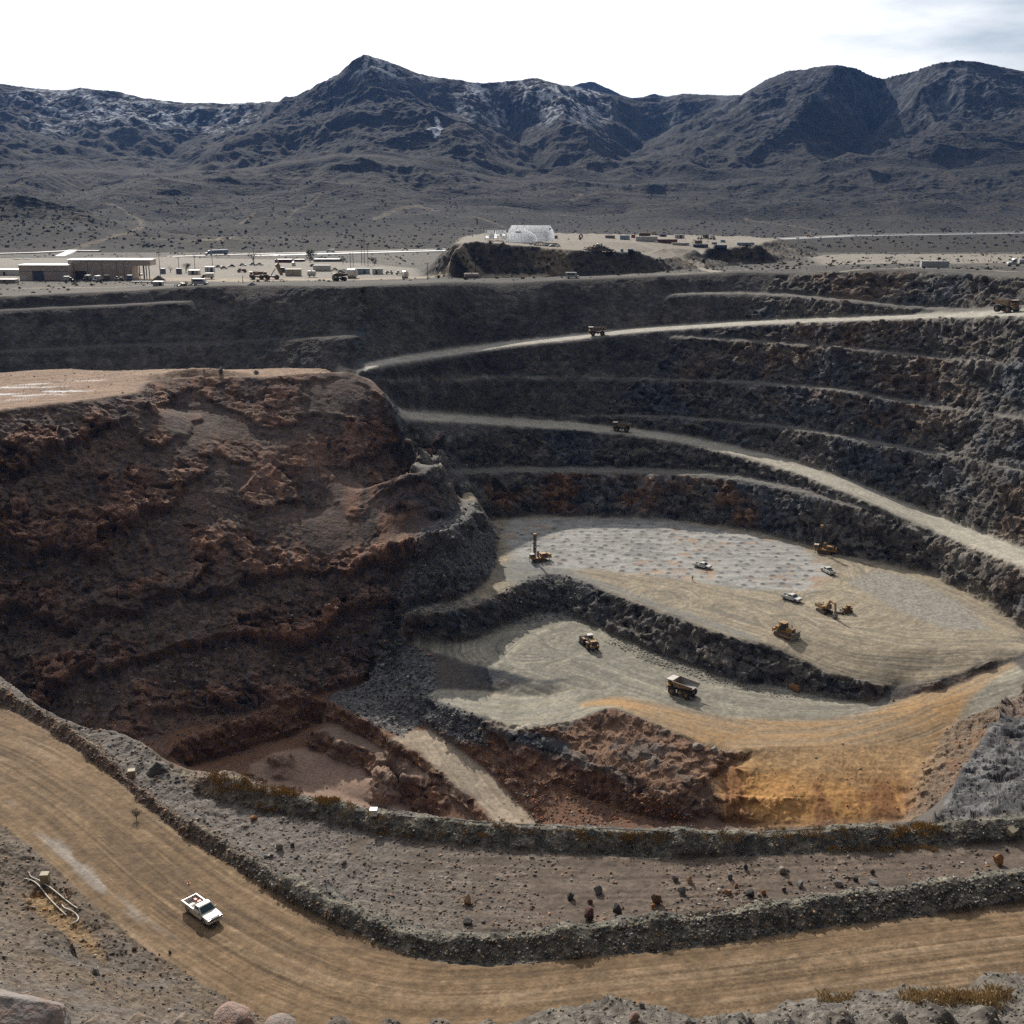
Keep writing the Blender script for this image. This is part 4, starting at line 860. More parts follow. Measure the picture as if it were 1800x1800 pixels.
P_dark = paint('dark_steel', (.035, .034, .033), .5, .25); P_tyre = paint('tyre_rubber', (.022, .021, .021), .85, .3, dust=(.12, .10, .08)); P_rim = paint('rim_yellow', (.30, .17, .04), .5, .5)
P_glass = paint('window_glass', (.02, .03, .035), .08, .1); P_screen = paint('windscreen_glass', (.035, .07, .085), .06, .08, spec=.8)
P_grey = paint('grey_paint', (.30, .30, .30), .5, .3); P_blue = paint('blue_paint', (.06, .11, .19), .5, .35); P_blue2 = paint('pale_blue_paint', (.30, .42, .52), .5, .25); P_maroon = paint('maroon_paint', (.16, .04, .04), .55, .3); P_red = paint('red_paint', (.35, .05, .03), .5, .2)
P_cream = paint('cream_paint', (.58, .52, .38), .5, .3); P_wood = paint('pole_wood', (.07, .055, .045), .9, .2); P_rust = paint('rusty_steel', (.17, .085, .045), .8, .4); P_sheet = paint('tan_metal_siding', (.74, .60, .50), .5, .2); P_roof = paint('white_metal_roof', (.75, .75, .73), .35, .1)
P_chrome = paint('bumper_metal', (.45, .45, .45), .3, .25, metal=.6); P_amber = paint('amber_lens', (.5, .2, .03), .2, .1); P_lamp = paint('clear_lens', (.7, .7, .66), .15, .1); P_skin = paint('skin', (.35, .2, .13), .6, .0); P_vest = paint('safety_vest', (.35, .55, .05), .7, .1); P_cloth = paint('dark_workwear', (.04, .045, .06), .9, .2); P_orange = paint('orange_plastic', (.65, .11, .03), .5, .1)
P_fabric = paint('white_tent_fabric', (.74, .77, .80), .5, .08); _m, _n, _l, _b = mat('thin_white_fabric'); _t = _n.new('ShaderNodeBsdfTranslucent'); _t.inputs[0].default_value = (.88, .9, .93, 1); _x = _n.new('ShaderNodeMixShader'); _x.inputs[0].default_value = .75; _b.inputs['Base Color'].default_value = (.76, .79, .83, 1); _b.inputs['Roughness'].default_value = .6
_l.new(_b.outputs[0], _x.inputs[1]); _l.new(_t.outputs[0], _x.inputs[2]); _l.new(_x.outputs[0], _n['Material Output'].inputs['Surface']); P_fabric = _m
P_conc = paint('pale_concrete', (.46, .45, .43), .6, .2, scale=.05); P_asph = paint('grey_asphalt', (.16, .155, .15), .7, .3, scale=.05)

def wheel(parent, x, y, r, w, rimm=None, name='wheel', n=20):
    """wheel part with tyre and rim as sub-parts"""
    m_ = MB(); m_.tube((x, y - w * .46, r), (x, y + w * .46, r), r * .60, n); wh = m_.build(name, P_dark, parent)
    t = MB(); k = 20; ring = []
    for prof in [(-.5, .62), (-.5, .93), (-.36, 1.0), (.36, 1.0), (.5, .93), (.5, .62)]:
        ring.append([t.b.verts.new((x + r * prof[1] * math.cos(2 * math.pi * a / n), y + w * prof[0], r + r * prof[1] * math.sin(2 * math.pi * a / n))) for a in range(n)])
    for a, b in zip(ring, ring[1:] + ring[:1]):
        for i in range(n): t.b.faces.new((a[i - 1], b[i - 1], b[i], a[i]))
    t.build('tyre', P_tyre, wh)
    q = MB(); q.tube((x, y - w * .49, r), (x, y + w * .49, r), r * .42, n); q.tube((x, y - w * .54, r), (x, y + w * .54, r), r * .2, 10); q.build('rim', rimm or P_rim, wh)
    return wh

# ------------------------------------------------------------------ mining machines
def haul_truck(label, group, raised=False, load=False):
    t = thing('haul_truck', label, 'haul truck', group)
    MB().box((.1, 0, 1.75), (8.2, 1.5, .7)).box((3.9, 0, 1.5), (1.1, 2.6, .9)).tube((-2.7, -2, 1.35), (-2.7, 2, 1.35), .45).tube((2.5, -1.9, 1.35), (2.5, 1.9, 1.35), .3).build('chassis', P_dark, t, .03)
    h = MB().box((4.1, 0, 2.35), (1.0, 2.1, 1.3)).box((4.63, 0, 2.3), (.1, 1.8, 1.1)); h.build('engine_hood', P_yel, t, .05)
    MB().box((4.71, 0, 2.3), (.06, 1.6, .95)).build('grille', P_dark, t)
    MB().box((3.7, 0, 3.05), (1.9, 4.9, .14)).box((4.6, 0, 1.95), (.25, 4.4, .35)).build('deck', P_yel, t, .02)
    c = MB().box((3.55, .95, 3.75), (1.35, 1.5, 1.25), taper=(.92, .94)).build('cab', P_yel, t, .06)
    MB().box((4.2, .95, 3.85), (.12, 1.3, .7)).box((3.55, 1.71, 3.85), (.95, .06, .65)).box((3.55, .2, 3.85), (.95, .06, .65)).build('window', P_glass, c)
    MB().box((3.6, -1.3, 3.45), (1.2, 1.2, .65)).build('control_cabinet', P_yel, t, .04)
    rl = MB()
    for x, y in ((4.6, 2.35), (4.6, 1.2), (4.6, 0), (4.6, -1.2), (4.6, -2.35), (3.7, -2.35), (2.9, -2.35), (3.7, 2.35)): rl.bar((x, y, 3.1), (x, y, 4.0), .05)
    rl.bar((4.6, -2.35, 4.0), (4.6, 2.35, 4.0), .05).bar((2.9, -2.35, 4.0), (4.6, -2.35, 4.0), .05).bar((3.2, 2.35, 4.0), (4.6, 2.35, 4.0), .05).build('handrail', P_grey, t)
    ld = MB().bar((4.85, 1.7, .6), (4.7, 1.7, 3.0), .06).bar((4.85, 1.2, .6), (4.7, 1.2, 3.0), .06)
    for k in range(7): z = .8 + k * .32; ld.bar((4.84 - .02 * k, 1.2, z), (4.84 - .02 * k, 1.7, z), .05)
    ld.build('ladder', P_grey, t)
    for y in (-1.75, 1.75): MB().box((4.76, y * .8, 1.95), (.1, .35, .22)).build('headlight', P_lamp, t)
    MB().tube((-.3, 1.25, 1.5), (-.3, 2.1, 1.5), .5).build('fuel_tank', P_yel, t)
    for y in (-2.05, 2.05): wheel(t, 2.5, y, 1.3, .85)
    for y in (-1.75, 1.75): wheel(t, -2.7, y, 1.3, 1.55)
    b = MB()
    P0 = {'bf': (1.9, 1.75, 2.55), 'br': (-4.5, 1.75, 3.25), 'tf': (2.35, 2.5, 4.65), 'tr': (-4.9, 2.35, 4.25)}
    for sy in (1, -1):
        q = {k: (v[0], v[1] * sy, v[2]) for k, v in P0.items()}
        b.poly(q['bf'], q['br'], q['tr'], q['tf'])
    e = lambda k, sy: (P0[k][0], P0[k][1] * sy, P0[k][2])
    b.poly(e('bf', 1), e('bf', -1), e('br', -1), e('br', 1)); b.poly(e('bf', 1), e('tf', 1), e('tf', -1), e('bf', -1))
    bmesh.ops.remove_doubles(b.b, verts=b.b.verts, dist=.001)
    body = b.build('dump_body', P_tan, t, 0, .14)
    for sy in (1, -1):
        r_ = MB()
        for f in (.12, .34, .56, .78, .97):
            lo = Vector(e('bf', sy)).lerp(Vector(e('br', sy)), f); hi = Vector(e('tf', sy)).lerp(Vector(e('tr', sy)), f); off = Vector((0, .1 * sy, 0)); r_.bar(lo + off, hi + off, .16, .12)
        r_.bar(Vector(e('tf', sy)) + Vector((0, 0, .06)), Vector(e('tr', sy)) + Vector((0, 0, .06)), .22, .2)
        r_.build('side_rib', P_tan, body)
    inn = MB(); s_ = .94
    inn.poly((1.8, 1.62, 2.72), (1.8, -1.62, 2.72), (-4.5, -1.64, 3.40), (-4.5, 1.64, 3.40))
    for sy in (1, -1): inn.poly((1.8, 1.62 * sy, 2.72), (-4.5, 1.64 * sy, 3.40), (-4.86, 2.22 * sy, 4.2), (2.22, 2.36 * sy, 4.6))
    inn.build('bed_lining', P_steel, body)
    cp = MB().box((3.6, 0, 4.72), (2.6, 4.5, .1)).bar((4.9, -2.25, 4.82), (4.9, 2.25, 4.82), .14).bar((2.3, 2.25, 4.82), (4.9, 2.25, 4.82), .14).bar((2.3, -2.25, 4.82), (4.9, -2.25, 4.82), .14)
    cp.build('canopy', P_tan, body)
    MB().box((3.6, 0, 4.785), (2.35, 4.1, .02)).build('canopy_top', P_white_dirty, body)
    if load:
        m_ = MB(); bmesh.ops.create_icosphere(m_.b, subdivisions=3, radius=1)
        for v in m_.b.verts: v.co = Vector((v.co.x * 3.0 - 1.3, v.co.y * 2.0, max(v.co.z, -.2) * 1.15 + 4.1)) + Vector([random.uniform(-.12, .12) for _ in range(3)])
        m_.build('rock_load', P_grey, body)
    if raised:
        body.matrix_basis = Matrix.Translation((-4.1, 0, 2.4)) @ Matrix.Rotation(math.radians(52), 4, 'Y').inverted() @ Matrix.Rotation(math.radians(104), 4, 'Y') @ Matrix.Translation((4.1, 0, -2.4)) if False else Matrix.Translation((-4.1, 0, 2.4)) @ Matrix.Rotation(math.radians(-70), 4, 'Y') @ Matrix.Translation((4.1, 0, -2.4))
        MB().tube((.5, .8, 2.0), (-2.2, .8, 6.0), .14).tube((.5, -.8, 2.0), (-2.2, -.8, 6.0), .14).build('hoist_cylinder', P_grey, t)
    return t
def loader(label):
    t = thing('wheel_loader', label, 'wheel loader')
    MB().box((-1.6, 0, 1.9), (4.6, 1.6, 1.0)).box((2.2, 0, 1.7), (2.6, 1.3, .9)).build('chassis', P_dark, t, .04)
    MB().box((-2.6, 0, 2.75), (3.1, 2.1, 1.5), taper=(1, .95)).build('engine_hood', P_yel, t, .06)
    MB().box((-4.18, 0, 2.65), (.08, 1.8, 1.25)).build('radiator_grille', P_dark, t)
    MB().box((-4.25, 0, 1.75), (.7, 3.0, .5)).box((-4.3, 1.35, 2.05), (.5, .4, .25)).box((-4.3, -1.35, 2.05), (.5, .4, .25)).build('counterweight', P_yel, t, .05)
    c = MB().box((.2, 0, 3.6), (1.7, 1.8, 1.7), taper=(.94, .95)).build('cab', P_dark, t, .05)
    MB().box((.2, 0, 4.52), (2.0, 2.1, .16)).build('roof', P_white_dirty, c, .04)
    MB().box((1.06, 0, 3.75), (.06, 1.5, 1.1)).box((.2, .92, 3.75), (1.3, .06, 1.1)).box((.2, -.92, 3.75), (1.3, .06, 1.1)).build('window', P_glass, c)
    for y in (.45, -.3): MB().tube((-1.7, y, 3.4), (-1.7, y, 4.5), .13).build('exhaust_stack', P_dark, t)
    rl = MB()
    for y in (1.25, -1.25):
        for x in (-3.8, -2.6, -1.3): rl.bar((x, y, 3.0), (x, y, 4.1), .05)
        rl.bar((-3.8, y, 4.1), (-1.3, y, 4.1), .05)
    rl.build('handrail', P_grey, t)
    for y in (1.5, -1.5): MB().box((-1.7, y, 2.35), (2.4, .9, .12)).box((2.3, y, 2.5), (2.0, .9, .12)).build('fender', P_yel, t)
    for x in (-2.3, 2.4):
        for y in (1.55, -1.55): wheel(t, x, y, 1.3, 1.05)
    for y in (.8, -.8): MB().bar((1.6, y, 2.9), (4.3, y, 1.6), .35, .6).build('lift_arm', P_yel, t)
    MB().prism([(4.0, .35), (5.9, .15), (6.0, .3), (4.7, .75), (4.4, 1.4), (4.9, 2.3), (4.7, 2.4), (4.0, 1.4)], -2.3, 2.3).build('bucket', P_steel, t, .03)
    for y in (1.0, -1.0): MB().box((.9, y, 4.7), (.15, .25, .2)).build('work_light', P_lamp, t)
    return t
def tracks(t, L, y, w, h, name='track'):
    for sy in (1, -1):
        r = h / 2; pr = [(L / 2 - r + r * math.sin(a), r + r * math.cos(a)) for a in np.linspace(0, math.pi, 8)] + [(-L / 2 + r - r * math.sin(a), r - r * math.cos(a)) for a in np.linspace(0, math.pi, 8)]
        o = MB().prism(pr, sy * y - w / 2, sy * y + w / 2).build(name, P_dark, t)
        MB().prism([(p[0] * .86, r + (p[1] - r) * .62) for p in pr], sy * y - w / 2 - .04, sy * y + w / 2 + .04).build('roller_frame', P_rust, o)
def drill_rig(label, group):
    t = thing('drill_rig', label, 'drill rig', group)
    tracks(t, 5.2, 1.5, .65, 1.1)
    MB().box((-.6, 0, 1.35), (8.2, 2.5, .4)).build('platform', P_yel, t, .03)
    c = MB().box((3.2, .55, 2.4), (1.6, 1.6, 1.7)).build('cab', P_yel, t, .05)
    MB().box((3.2, .55, 3.3), (1.8, 1.8, .14)).build('roof', P_white_dirty, c); MB().box((4.02, .55, 2.6), (.06, 1.3, .8)).box((3.2, 1.37, 2.6), (1.2, .06, .8)).box((3.2, -.27, 2.6), (1.2, .06, .8)).build('window', P_glass, c)
    MB().box((-1.9, 0, 2.3), (2.9, 2.1, 1.45)).build('engine_housing', P_yel, t, .05); MB().box((-1.9, 1.08, 2.3), (1.7, .06, 1.0)).box((-1.9, -1.08, 2.3), (1.7, .06, 1.0)).build('radiator_grille', P_dark, t)
    MB().tube((-2.6, .4, 3.0), (-2.6, .4, 3.8), .14).build('exhaust_stack', P_dark, t); MB().tube((.3, -.6, 1.6), (.3, -.6, 3.9), .42).build('air_cleaner', P_yel, t)
    MB().box((-4.1, 0, 2.1), (.9, 2.2, 1.0)).build('dust_collector', P_yel, t, .04)
    m_ = MB(); H = 11.0
    for x, y in ((1.5, .42), (1.5, -.42), (2.25, .42), (2.25, -.42)): m_.bar((x, y, 1.2), (x, y, H), .17)
    z = 1.4; k = 0
    while z < H - .7:
        for y in (.42, -.42): m_.bar((1.5 if k % 2 else 2.25, y, z), (2.25 if k % 2 else 1.5, y, z + .75), .1)
        for x in (1.5, 2.25): m_.bar((x, .42 if k % 2 else -.42, z), (x, -.42 if k % 2 else .42, z + .75), .1)
        z += .75; k += 1
    ms = m_.build('mast', P_dark, t); MB().box((1.88, 0, H - .4), (1.05, 1.1, .9)).build('mast_head', P_yel, ms, .03); MB().tube((1.9, 0, .4), (1.9, 0, H - 1), .13).box((1.9, 0, 5.2), (.6, .7, .9)).build('drill_string', P_grey, ms)
    MB().bar((3.6, -.2, 1.8), (3.6, -.2, 9.5), .07).build('side_hose_mast', P_dark, t)
    for x, y in ((3.6, 1.3), (3.6, -1.3), (-4.2, 0)): MB().tube((x, y, .15), (x, y, 1.9), .14).tube((x, y, 0), (x, y, .16), .42).build('jack', P_grey, t)
    MB().box((2.0, 0, .75), (1.6, 1.8, .7)).build('dust_skirt', P_dark, t)
    return t
def excavator(label):
    t = thing('excavator', label, 'excavator')
    tracks(t, 5.6, 1.55, .75, 1.15)
    MB().tube((0, 0, 1.0), (0, 0, 1.5), 1.1).build('slew_ring', P_dark, t)
    MB().box((-1.3, 0, 2.1), (4.2, 3.2, 1.2)).build('house', P_yel, t, .06); MB().box((-3.55, 0, 1.95), (.8, 3.1, 1.3)).build('counterweight', P_dark, t, .1)
    c = MB().box((1.2, 1.05, 2.75), (1.9, 1.1, 1.9), taper=(.9, .95)).build('cab', P_yel, t, .05); MB().box((2.1, 1.05, 2.95), (.12, .9, 1.2)).box((1.2, 1.62, 2.95), (1.3, .06, 1.0)).build('window', P_glass, c); MB().box((1.15, 1.05, 3.74), (1.8, 1.1, .08)).build('roof', P_white_dirty, c)
    MB().prism([(.9, 1.9), (1.5, 1.7), (4.2, 5.4), (7.0, 5.2), (7.1, 5.6), (4.0, 6.2), (3.2, 5.6)], -.75, -.15).build('boom', P_yel, t, .04)
    MB().tube((1.4, -.8, 2.0), (3.4, -.8, 4.9), .15).tube((1.4, -.1, 2.0), (3.4, -.1, 4.9), .15).build('boom_cylinder', P_grey, t)
    MB().prism([(6.3, 5.9), (7.1, 6.1), (7.7, 1.6), (7.2, 1.5)], -.7, -.2).build('stick', P_yel, t, .03)
    MB().prism([(7.2, 1.8), (7.8, 1.9), (8.0, .9), (7.4, .1), (6.5, .2), (6.4, .7), (7.1, 1.0)], -1.15, .25).build('bucket', P_steel, t, .03)
    MB().box((-1.5, -.9, 2.85), (1.8, 1.2, .3)).tube((-1.8, .6, 2.7), (-1.8, .6, 3.4), .12).build('exhaust_stack', P_dark, t)
    return t
def dozer(label, small=False, ripper=True):
    t = thing('bulldozer', label, 'bulldozer')
    tracks(t, 5.4, 1.45, .75, 1.4)
    MB().box((0, 0, 1.35), (4.6, 2.0, .9)).build('chassis', P_yel, t, .04)
    MB().box((1.6, 0, 2.2), (2.3, 1.7, 1.2), taper=(1, .9)).build('engine_hood', P_yel, t, .06); MB().box((2.78, 0, 2.1), (.08, 1.5, 1.1)).build('radiator_grille', P_dark, t)
    c = MB().box((-.5, 0, 3.0), (1.7, 1.9, 1.7), taper=(.9, .9)).build('cab', P_dark, t, .05); MB().box((-.7, 0, 3.95), (2.2, 2.2, .18)).bar((-1.5, 1.0, 2.0), (-1.5, 1.0, 3.9), .2).bar((-1.5, -1.0, 2.0), (-1.5, -1.0, 3.9), .2).build('roof', P_yel, c)
    MB().box((.36, 0, 3.1), (.1, 1.5, .9)).box((-.5, .9, 3.1), (1.2, .06, .9)).box((-.5, -.9, 3.1), (1.2, .06, .9)).build('window', P_glass, c)
    MB().box((-2.1, 0, 2.2), (1.3, 2.2, 1.0)).build('fuel_tank', P_yel, t, .08)
    for y in (1.45, -1.45): MB().bar((-.6, y * 1.25, .8), (3.3, y * 1.25, .7), .3, .4).build('push_arm', P_yel, t)
    MB().prism([(3.25, .05), (3.55, .0), (3.4, .6), (3.4, 1.3), (3.65, 1.95), (3.5, 2.0), (3.15, 1.3), (3.1, .6)], -2.3, 2.3).build('blade', P_steel, t, .03)
    MB().tube((1.7, .55, 2.7), (1.7, .55, 3.6), .12).build('exhaust_stack', P_dark, t)
    for y in (.75, -.75): MB().bar((2.3, y, 2.6), (3.2, y, 1.2), .16).build('lift_cylinder', P_grey, t)
    if ripper:
        r = MB().box((-3.4, 0, 1.5), (.7, 2.0, .5)).bar((-2.6, .7, 1.9), (-3.4, .7, 1.5), .25).bar((-2.6, -.7, 1.9), (-3.4, -.7, 1.5), .25)
        for y in (.7, 0, -.7): r.bar((-3.6, y, 1.6), (-3.8, y, .5), .22)
        r.build('ripper', P_yel, t)
    return t

# ------------------------------------------------------------------ road vehicles
def pickup(label, group, crew=True, load=False):
    t = thing('pickup_truck', label, 'pickup truck', group)
    Wd = .98; xr = -2.75
    cab0 = -.75 if crew else -.25
    # lower body with wheel arches cut in the side outline
    def arch(x): return [(x + .5 * math.cos(a), .42 + .48 * math.sin(a)) for a in np.linspace(math.pi, 0, 8)]
    low = [(xr, .55)] + arch(-1.65) + arch(1.72) + [(2.62, .5), (2.72, .62), (2.72, .86), (2.62, 1.05), (1.35, 1.14), (1.2, 1.15), (cab0 - .02, 1.15), (cab0 - .02, .70), (xr, .70)]
    MB().prism(low, -Wd, Wd).build('body', P_white_dirty if load else P_white, t, .03)
    # bed: walls around an open load floor
    for sy in (1, -1): MB().box(((xr + cab0) / 2, sy * (Wd - .05), .93), (cab0 - xr - .02, .1, .5)).box(((xr + cab0) / 2, sy * (Wd - .05), 1.2), (cab0 - xr, .14, .05)).build('bed_side', P_white_dirty if load else P_white, t)
    MB().box((xr + .04, 0, .93), (.08, Wd * 2 - .1, .5)).build('tailgate', P_white, t); MB().box(((xr + cab0) / 2, 0, .715), (cab0 - xr - .1, Wd * 2 - .2, .03)).build('bed_floor', P_grey, t)
    g = [(cab0, 1.14), (cab0 + .12, 1.72), (cab0 + .3, 1.80), (.55, 1.80), (.72, 1.75), (1.42, 1.14)]
    cab = MB().prism(g, -Wd, Wd, ins=[.97, .84, .80, .80, .83, .97]).build('cab', P_white, t, .03)
    def lerp(a, b, f): return (a[0] + (b[0] - a[0]) * f, a[1] + (b[1] - a[1]) * f)
    a, b = lerp(g[5], g[4], .1), lerp(g[5], g[4], .94)
    MB().poly((a[0] + .015, -Wd * .9, a[1] + .015), (a[0] + .015, Wd * .9, a[1] + .015), (b[0] + .015, Wd * .77, b[1] + .015), (b[0] + .015, -Wd * .77, b[1] + .015)).build('windscreen', P_screen, t)
    a, b = lerp(g[0], g[1], .2), lerp(g[0], g[1], .92)
    MB().poly((a[0] - .012, -Wd * .85, a[1]), (b[0] - .012, -Wd * .76, b[1]), (b[0] - .012, Wd * .76, b[1]), (a[0] - .012, Wd * .85, a[1])).build('rear_window', P_glass, t)
    doors = [(cab0 + .28, .35), (.42, 1.05)] if crew else [(cab0 + .25, 1.05)]
    for sy in (1, -1):
        for x0, x1 in doors:
            top = 1.70; MB().poly((x0, sy * Wd * .955, 1.20), (x1 + .1, sy * Wd * .955, 1.20), (min(x1, .62), sy * Wd * .842, top), (x0 + .04, sy * Wd * .842, top)).build('side_window', P_glass, t)
            MB().box(((x0 + .12), sy * (Wd + .012), 1.02), (.14, .03, .04)).build('door_handle', P_dark, t)
        MB().box((1.12, sy * (Wd + .1), 1.26), (.1, .2, .14)).build('mirror', P_dark, t)
        MB().box((2.70, sy * .74, .90), (.08, .36, .17)).build('headlight', P_lamp if not load else P_amber, t)
        MB().box((xr - .015, sy * .86, .92), (.04, .14, .34)).build('tail_light', P_red, t)
        for x in (-1.65, 1.72): wheel(t, x, sy * .82, .39, .27, P_grey, n=16)
    MB().box((2.735, 0, .90), (.06, 1.05, .2)).build('grille', P_dark, t); MB().box((2.78, 0, .60), (.16, 1.9, .18)).build('front_bumper', P_chrome, t, .03); MB().box((xr - .08, 0, .60), (.16, 1.8, .16)).build('rear_bumper', P_chrome, t, .03)
    MB().box((0, 0, .42), (4.6, 1.5, .24)).build('underbody', P_dark, t)
    return t
def semi(label, tractor, box, L=15.5, tank=False, loaded=None):
    """tractor unit and trailer, moving to +x"""
    t = thing('semi_truck', label, 'semi truck')
    if L:
        if tank: MB().tube((-L + 1, 0, 2.3), (0, 0, 2.3), 1.2, 20).box((-L * .5, 0, 1.25), (L - 2, 1.4, .4)).build('tank_trailer', box, t, .1)
        else: MB().box((-L / 2 + .4, 0, 2.65), (L, 2.6, 2.8)).build('trailer', box, t, .04)
        MB().box((-L / 2, 0, 1.1), (L * .9, 1.2, .3)).build('trailer_frame', P_dark, t)
    MB().box((2.6, 0, .9), (5.6, 1.1, .35)).build('chassis', P_dark, t)
    MB().prism([(1.2, .8), (5.4, .8), (5.5, 1.3), (5.3, 1.9), (3.6, 2.15), (3.1, 3.1), (2.6, 3.6), (1.2, 3.8)], -1.2, 1.2).build('cab', tractor, t, .08)
    MB().poly((3.62, -1.05, 2.2), (3.62, 1.05, 2.2), (3.16, 1.0, 3.05), (3.16, -1.0, 3.05)).poly((2.2, 1.215, 2.1), (3.3, 1.215, 2.1), (3.0, 1.215, 2.9), (2.2, 1.215, 2.9)).poly((2.2, -1.215, 2.1), (3.3, -1.215, 2.1), (3.0, -1.215, 2.9), (2.2, -1.215, 2.9)).build('window', P_glass, t)
    MB().box((5.52, 0, .75), (.25, 2.3, .4)).build('front_bumper', P_chrome, t)
    for x in [4.4, .4] + ([-L + 1.5, -L + 2.8] if L else []):
        for y in (1.0, -1.0): wheel(t, x, y, .52, .4, P_grey, n=12)
    if loaded: MB().box((-1.6, 0, 1.7), (3.6, 2.2, 1.2), taper=(.7, .8)).box((-1.5, 0, 1.05), (4.2, 2.3, .2)).build('machine_load', loaded, t, .1)
    return t
def van(label, name='minibus', cat='minibus', L=6.6, H=2.6, body=None, lowhood=True):
    t = thing(name, label, cat); body = body or P_white
    hood = [(L / 2 - 1.2, H * .93), (L / 2 - .75, 1.25), (L / 2 - .1, 1.05), (L / 2, .45)] if lowhood else [(L / 2 - .12, H), (L / 2, H * .5), (L / 2, .45)]
    MB().prism([(-L / 2, .45), (-L / 2, H * .97), (-L / 2 + .12, H)] + [(L / 2 - 1.35, H)] * (1 if lowhood else 0) + hood, -1.05, 1.05).build('body', body, t, .05)
    for sy in (1, -1): MB().box((-.55, sy * 1.055, H * .70), (L - 2.6, .03, H * .24)).build('side_window', P_glass, t)
    if lowhood: MB().poly((L / 2 - .78, -.95, 1.33), (L / 2 - .78, .95, 1.33), (L / 2 - 1.15, .9, H * .88), (L / 2 - 1.15, -.9, H * .88)).build('windscreen', P_screen, t)
    else: MB().box((L / 2 - .03, 0, H * .7), (.1, 1.8, H * .3)).build('windscreen', P_screen, t)
    for x in (L / 2 - 1.1, -L / 2 + 1.4):
        for y in (.9, -.9): wheel(t, x, y, .42, .28, P_grey, n=12)
    MB().box((L / 2 + .05, 0, .5), (.14, 2.0, .2)).build('front_bumper', P_dark, t)
    return t
def box_truck(label, body, cabm, L=6.0, name='work_truck', cat='work truck', flat=False):
    t = thing(name, label, cat)
    MB().box((0, 0, .75), (L, 1.0, .3)).build('chassis', P_dark, t)
    if flat: MB().box((-L * .18, 0, 1.05), (L * .62, 2.2, .18)).box((-L * .2, 0, 1.5), (L * .4, 1.3, .75), taper=(.8, .8)).build('flat_bed', body, t, .03)
    else: MB().box((-L * .18, 0, 1.85), (L * .62, 2.3, 1.9)).build('cargo_box', body, t, .04)
    MB().prism([(L * .16, .6), (L * .5, .6), (L * .5, 1.25), (L * .38, 1.4), (L * .30, 2.2), (L * .16, 2.25)], -1.0, 1.0).build('cab', cabm, t, .06)
    MB().poly((L * .385, -.88, 1.45), (L * .385, .88, 1.45), (L * .31, .85, 2.12), (L * .31, -.85, 2.12)).build('windscreen', P_screen, t)
    for sy in (1, -1): MB().box((L * .235, sy * 1.01, 1.75), (L * .1, .03, .55)).build('side_window', P_glass, t)
    for x in (L * .36, -L * .3):
        for y in (.9, -.9): wheel(t, x, y, .45, .32, P_grey, n=12)
    return t
def car(label, body):
    t = thing('passenger_car', label, 'car')
    MB().prism([(-2.2, .35), (-2.25, .9), (-1.3, 1.0), (1.0, .98), (2.15, .8), (2.2, .35)], -.9, .9).build('body', body, t, .06); MB().prism([(-1.5, .98), (-1.0, 1.45), (.3, 1.48), (1.05, .97)], -.78, .78).build('window', P_glass, t, .05)
    for x in (-1.35, 1.35):
        for y in (.8, -.8): wheel(t, x, y, .33, .22, P_grey, n=12)
    return t

# ------------------------------------------------------------------ yard things
def container(label, L, m_, H=2.6, D=2.5, name='shipping_container', cat='container', door=None, roof=None, group=None):
    t = thing(name, label, cat, group)
    b = MB().box((0, 0, H / 2), (L, D, H)); b.build('wall', m_, t, .03)
    r = MB()
    k = int(L / .6)
    for i in range(k): r.box((-L / 2 + (i + .5) * L / k, -D / 2 - .02, H / 2), (.22, .05, H * .88))
    r.build('siding_rib', m_, t)
    MB().box((0, 0, H + .05), (L + .15, D + .15, .12)).build('roof', roof or m_, t)
    if door is not None: MB().box((L * door, -D / 2 - .05, 1.05), (1.1, .06, 2.1)).build('door', P_dark, t)
    MB().box((L / 2 + .03, 0, H / 2), (.05, D * .9, H * .9)).build('end_door', m_, t)
    return t
def tank(label, L, R_, m_, upright=False, name='storage_tank', cat='tank'):
    t = thing(name, label, cat)
    if upright:
        MB().tube((0, 0, 0), (0, 0, L), R_, 24).tube((0, 0, L), (0, 0, L + R_ * .3), R_, 24, R_ * .2).build('shell', m_, t, .05, smooth=False); MB().tube((R_ + .1, 0, 0), (R_ + .1, 0, L), .06).build('pipe', P_grey, t); return t
    MB().tube((-L / 2, 0, R_ + .5), (L / 2, 0, R_ + .5), R_, 24).tube((L / 2, 0, R_ + .5), (L / 2 + R_ * .3, 0, R_ + .5), R_, 24, R_ * .65).tube((-L / 2 - R_ * .3, 0, R_ + .5), (-L / 2, 0, R_ + .5), R_ * .65, 24, R_).build('shell', m_, t)
    for x in (-L * .3, L * .3): MB().box((x, 0, .45), (.4, R_ * 1.7, .95)).build('saddle', P_grey, t)
    MB().tube((0, 0, R_ * 2 + .45), (0, 0, R_ * 2 + .8), .3).build('manhole', m_, t)
    return t
def pole(label, H, arm=True, group='utility poles around the yard', three=False):
    t = thing('utility_pole', label, 'utility pole', group)
    MB().tube((0, 0, -.5), (0, 0, H), .17, 8, .11).build('post', P_wood, t)
    if arm:
        a = MB().box((0, 0, H - .6), (2.2, .12, .14))
        if three: a.box((0, 0, H - 1.8), (2.6, .12, .14))
        ao = a.build('crossarm', P_wood, t)
        for x in (-.95, -.35, .35, .95): MB().tube((x, 0, H - .53), (x, 0, H - .3), .06, 6).build('insulator', P_grey, ao)
    else: MB().bar((0, 0, H - .1), (1.1, 0, H + .1), .07).box((1.2, 0, H + .08), (.5, .22, .1)).build('lamp', P_grey, t)
    return t
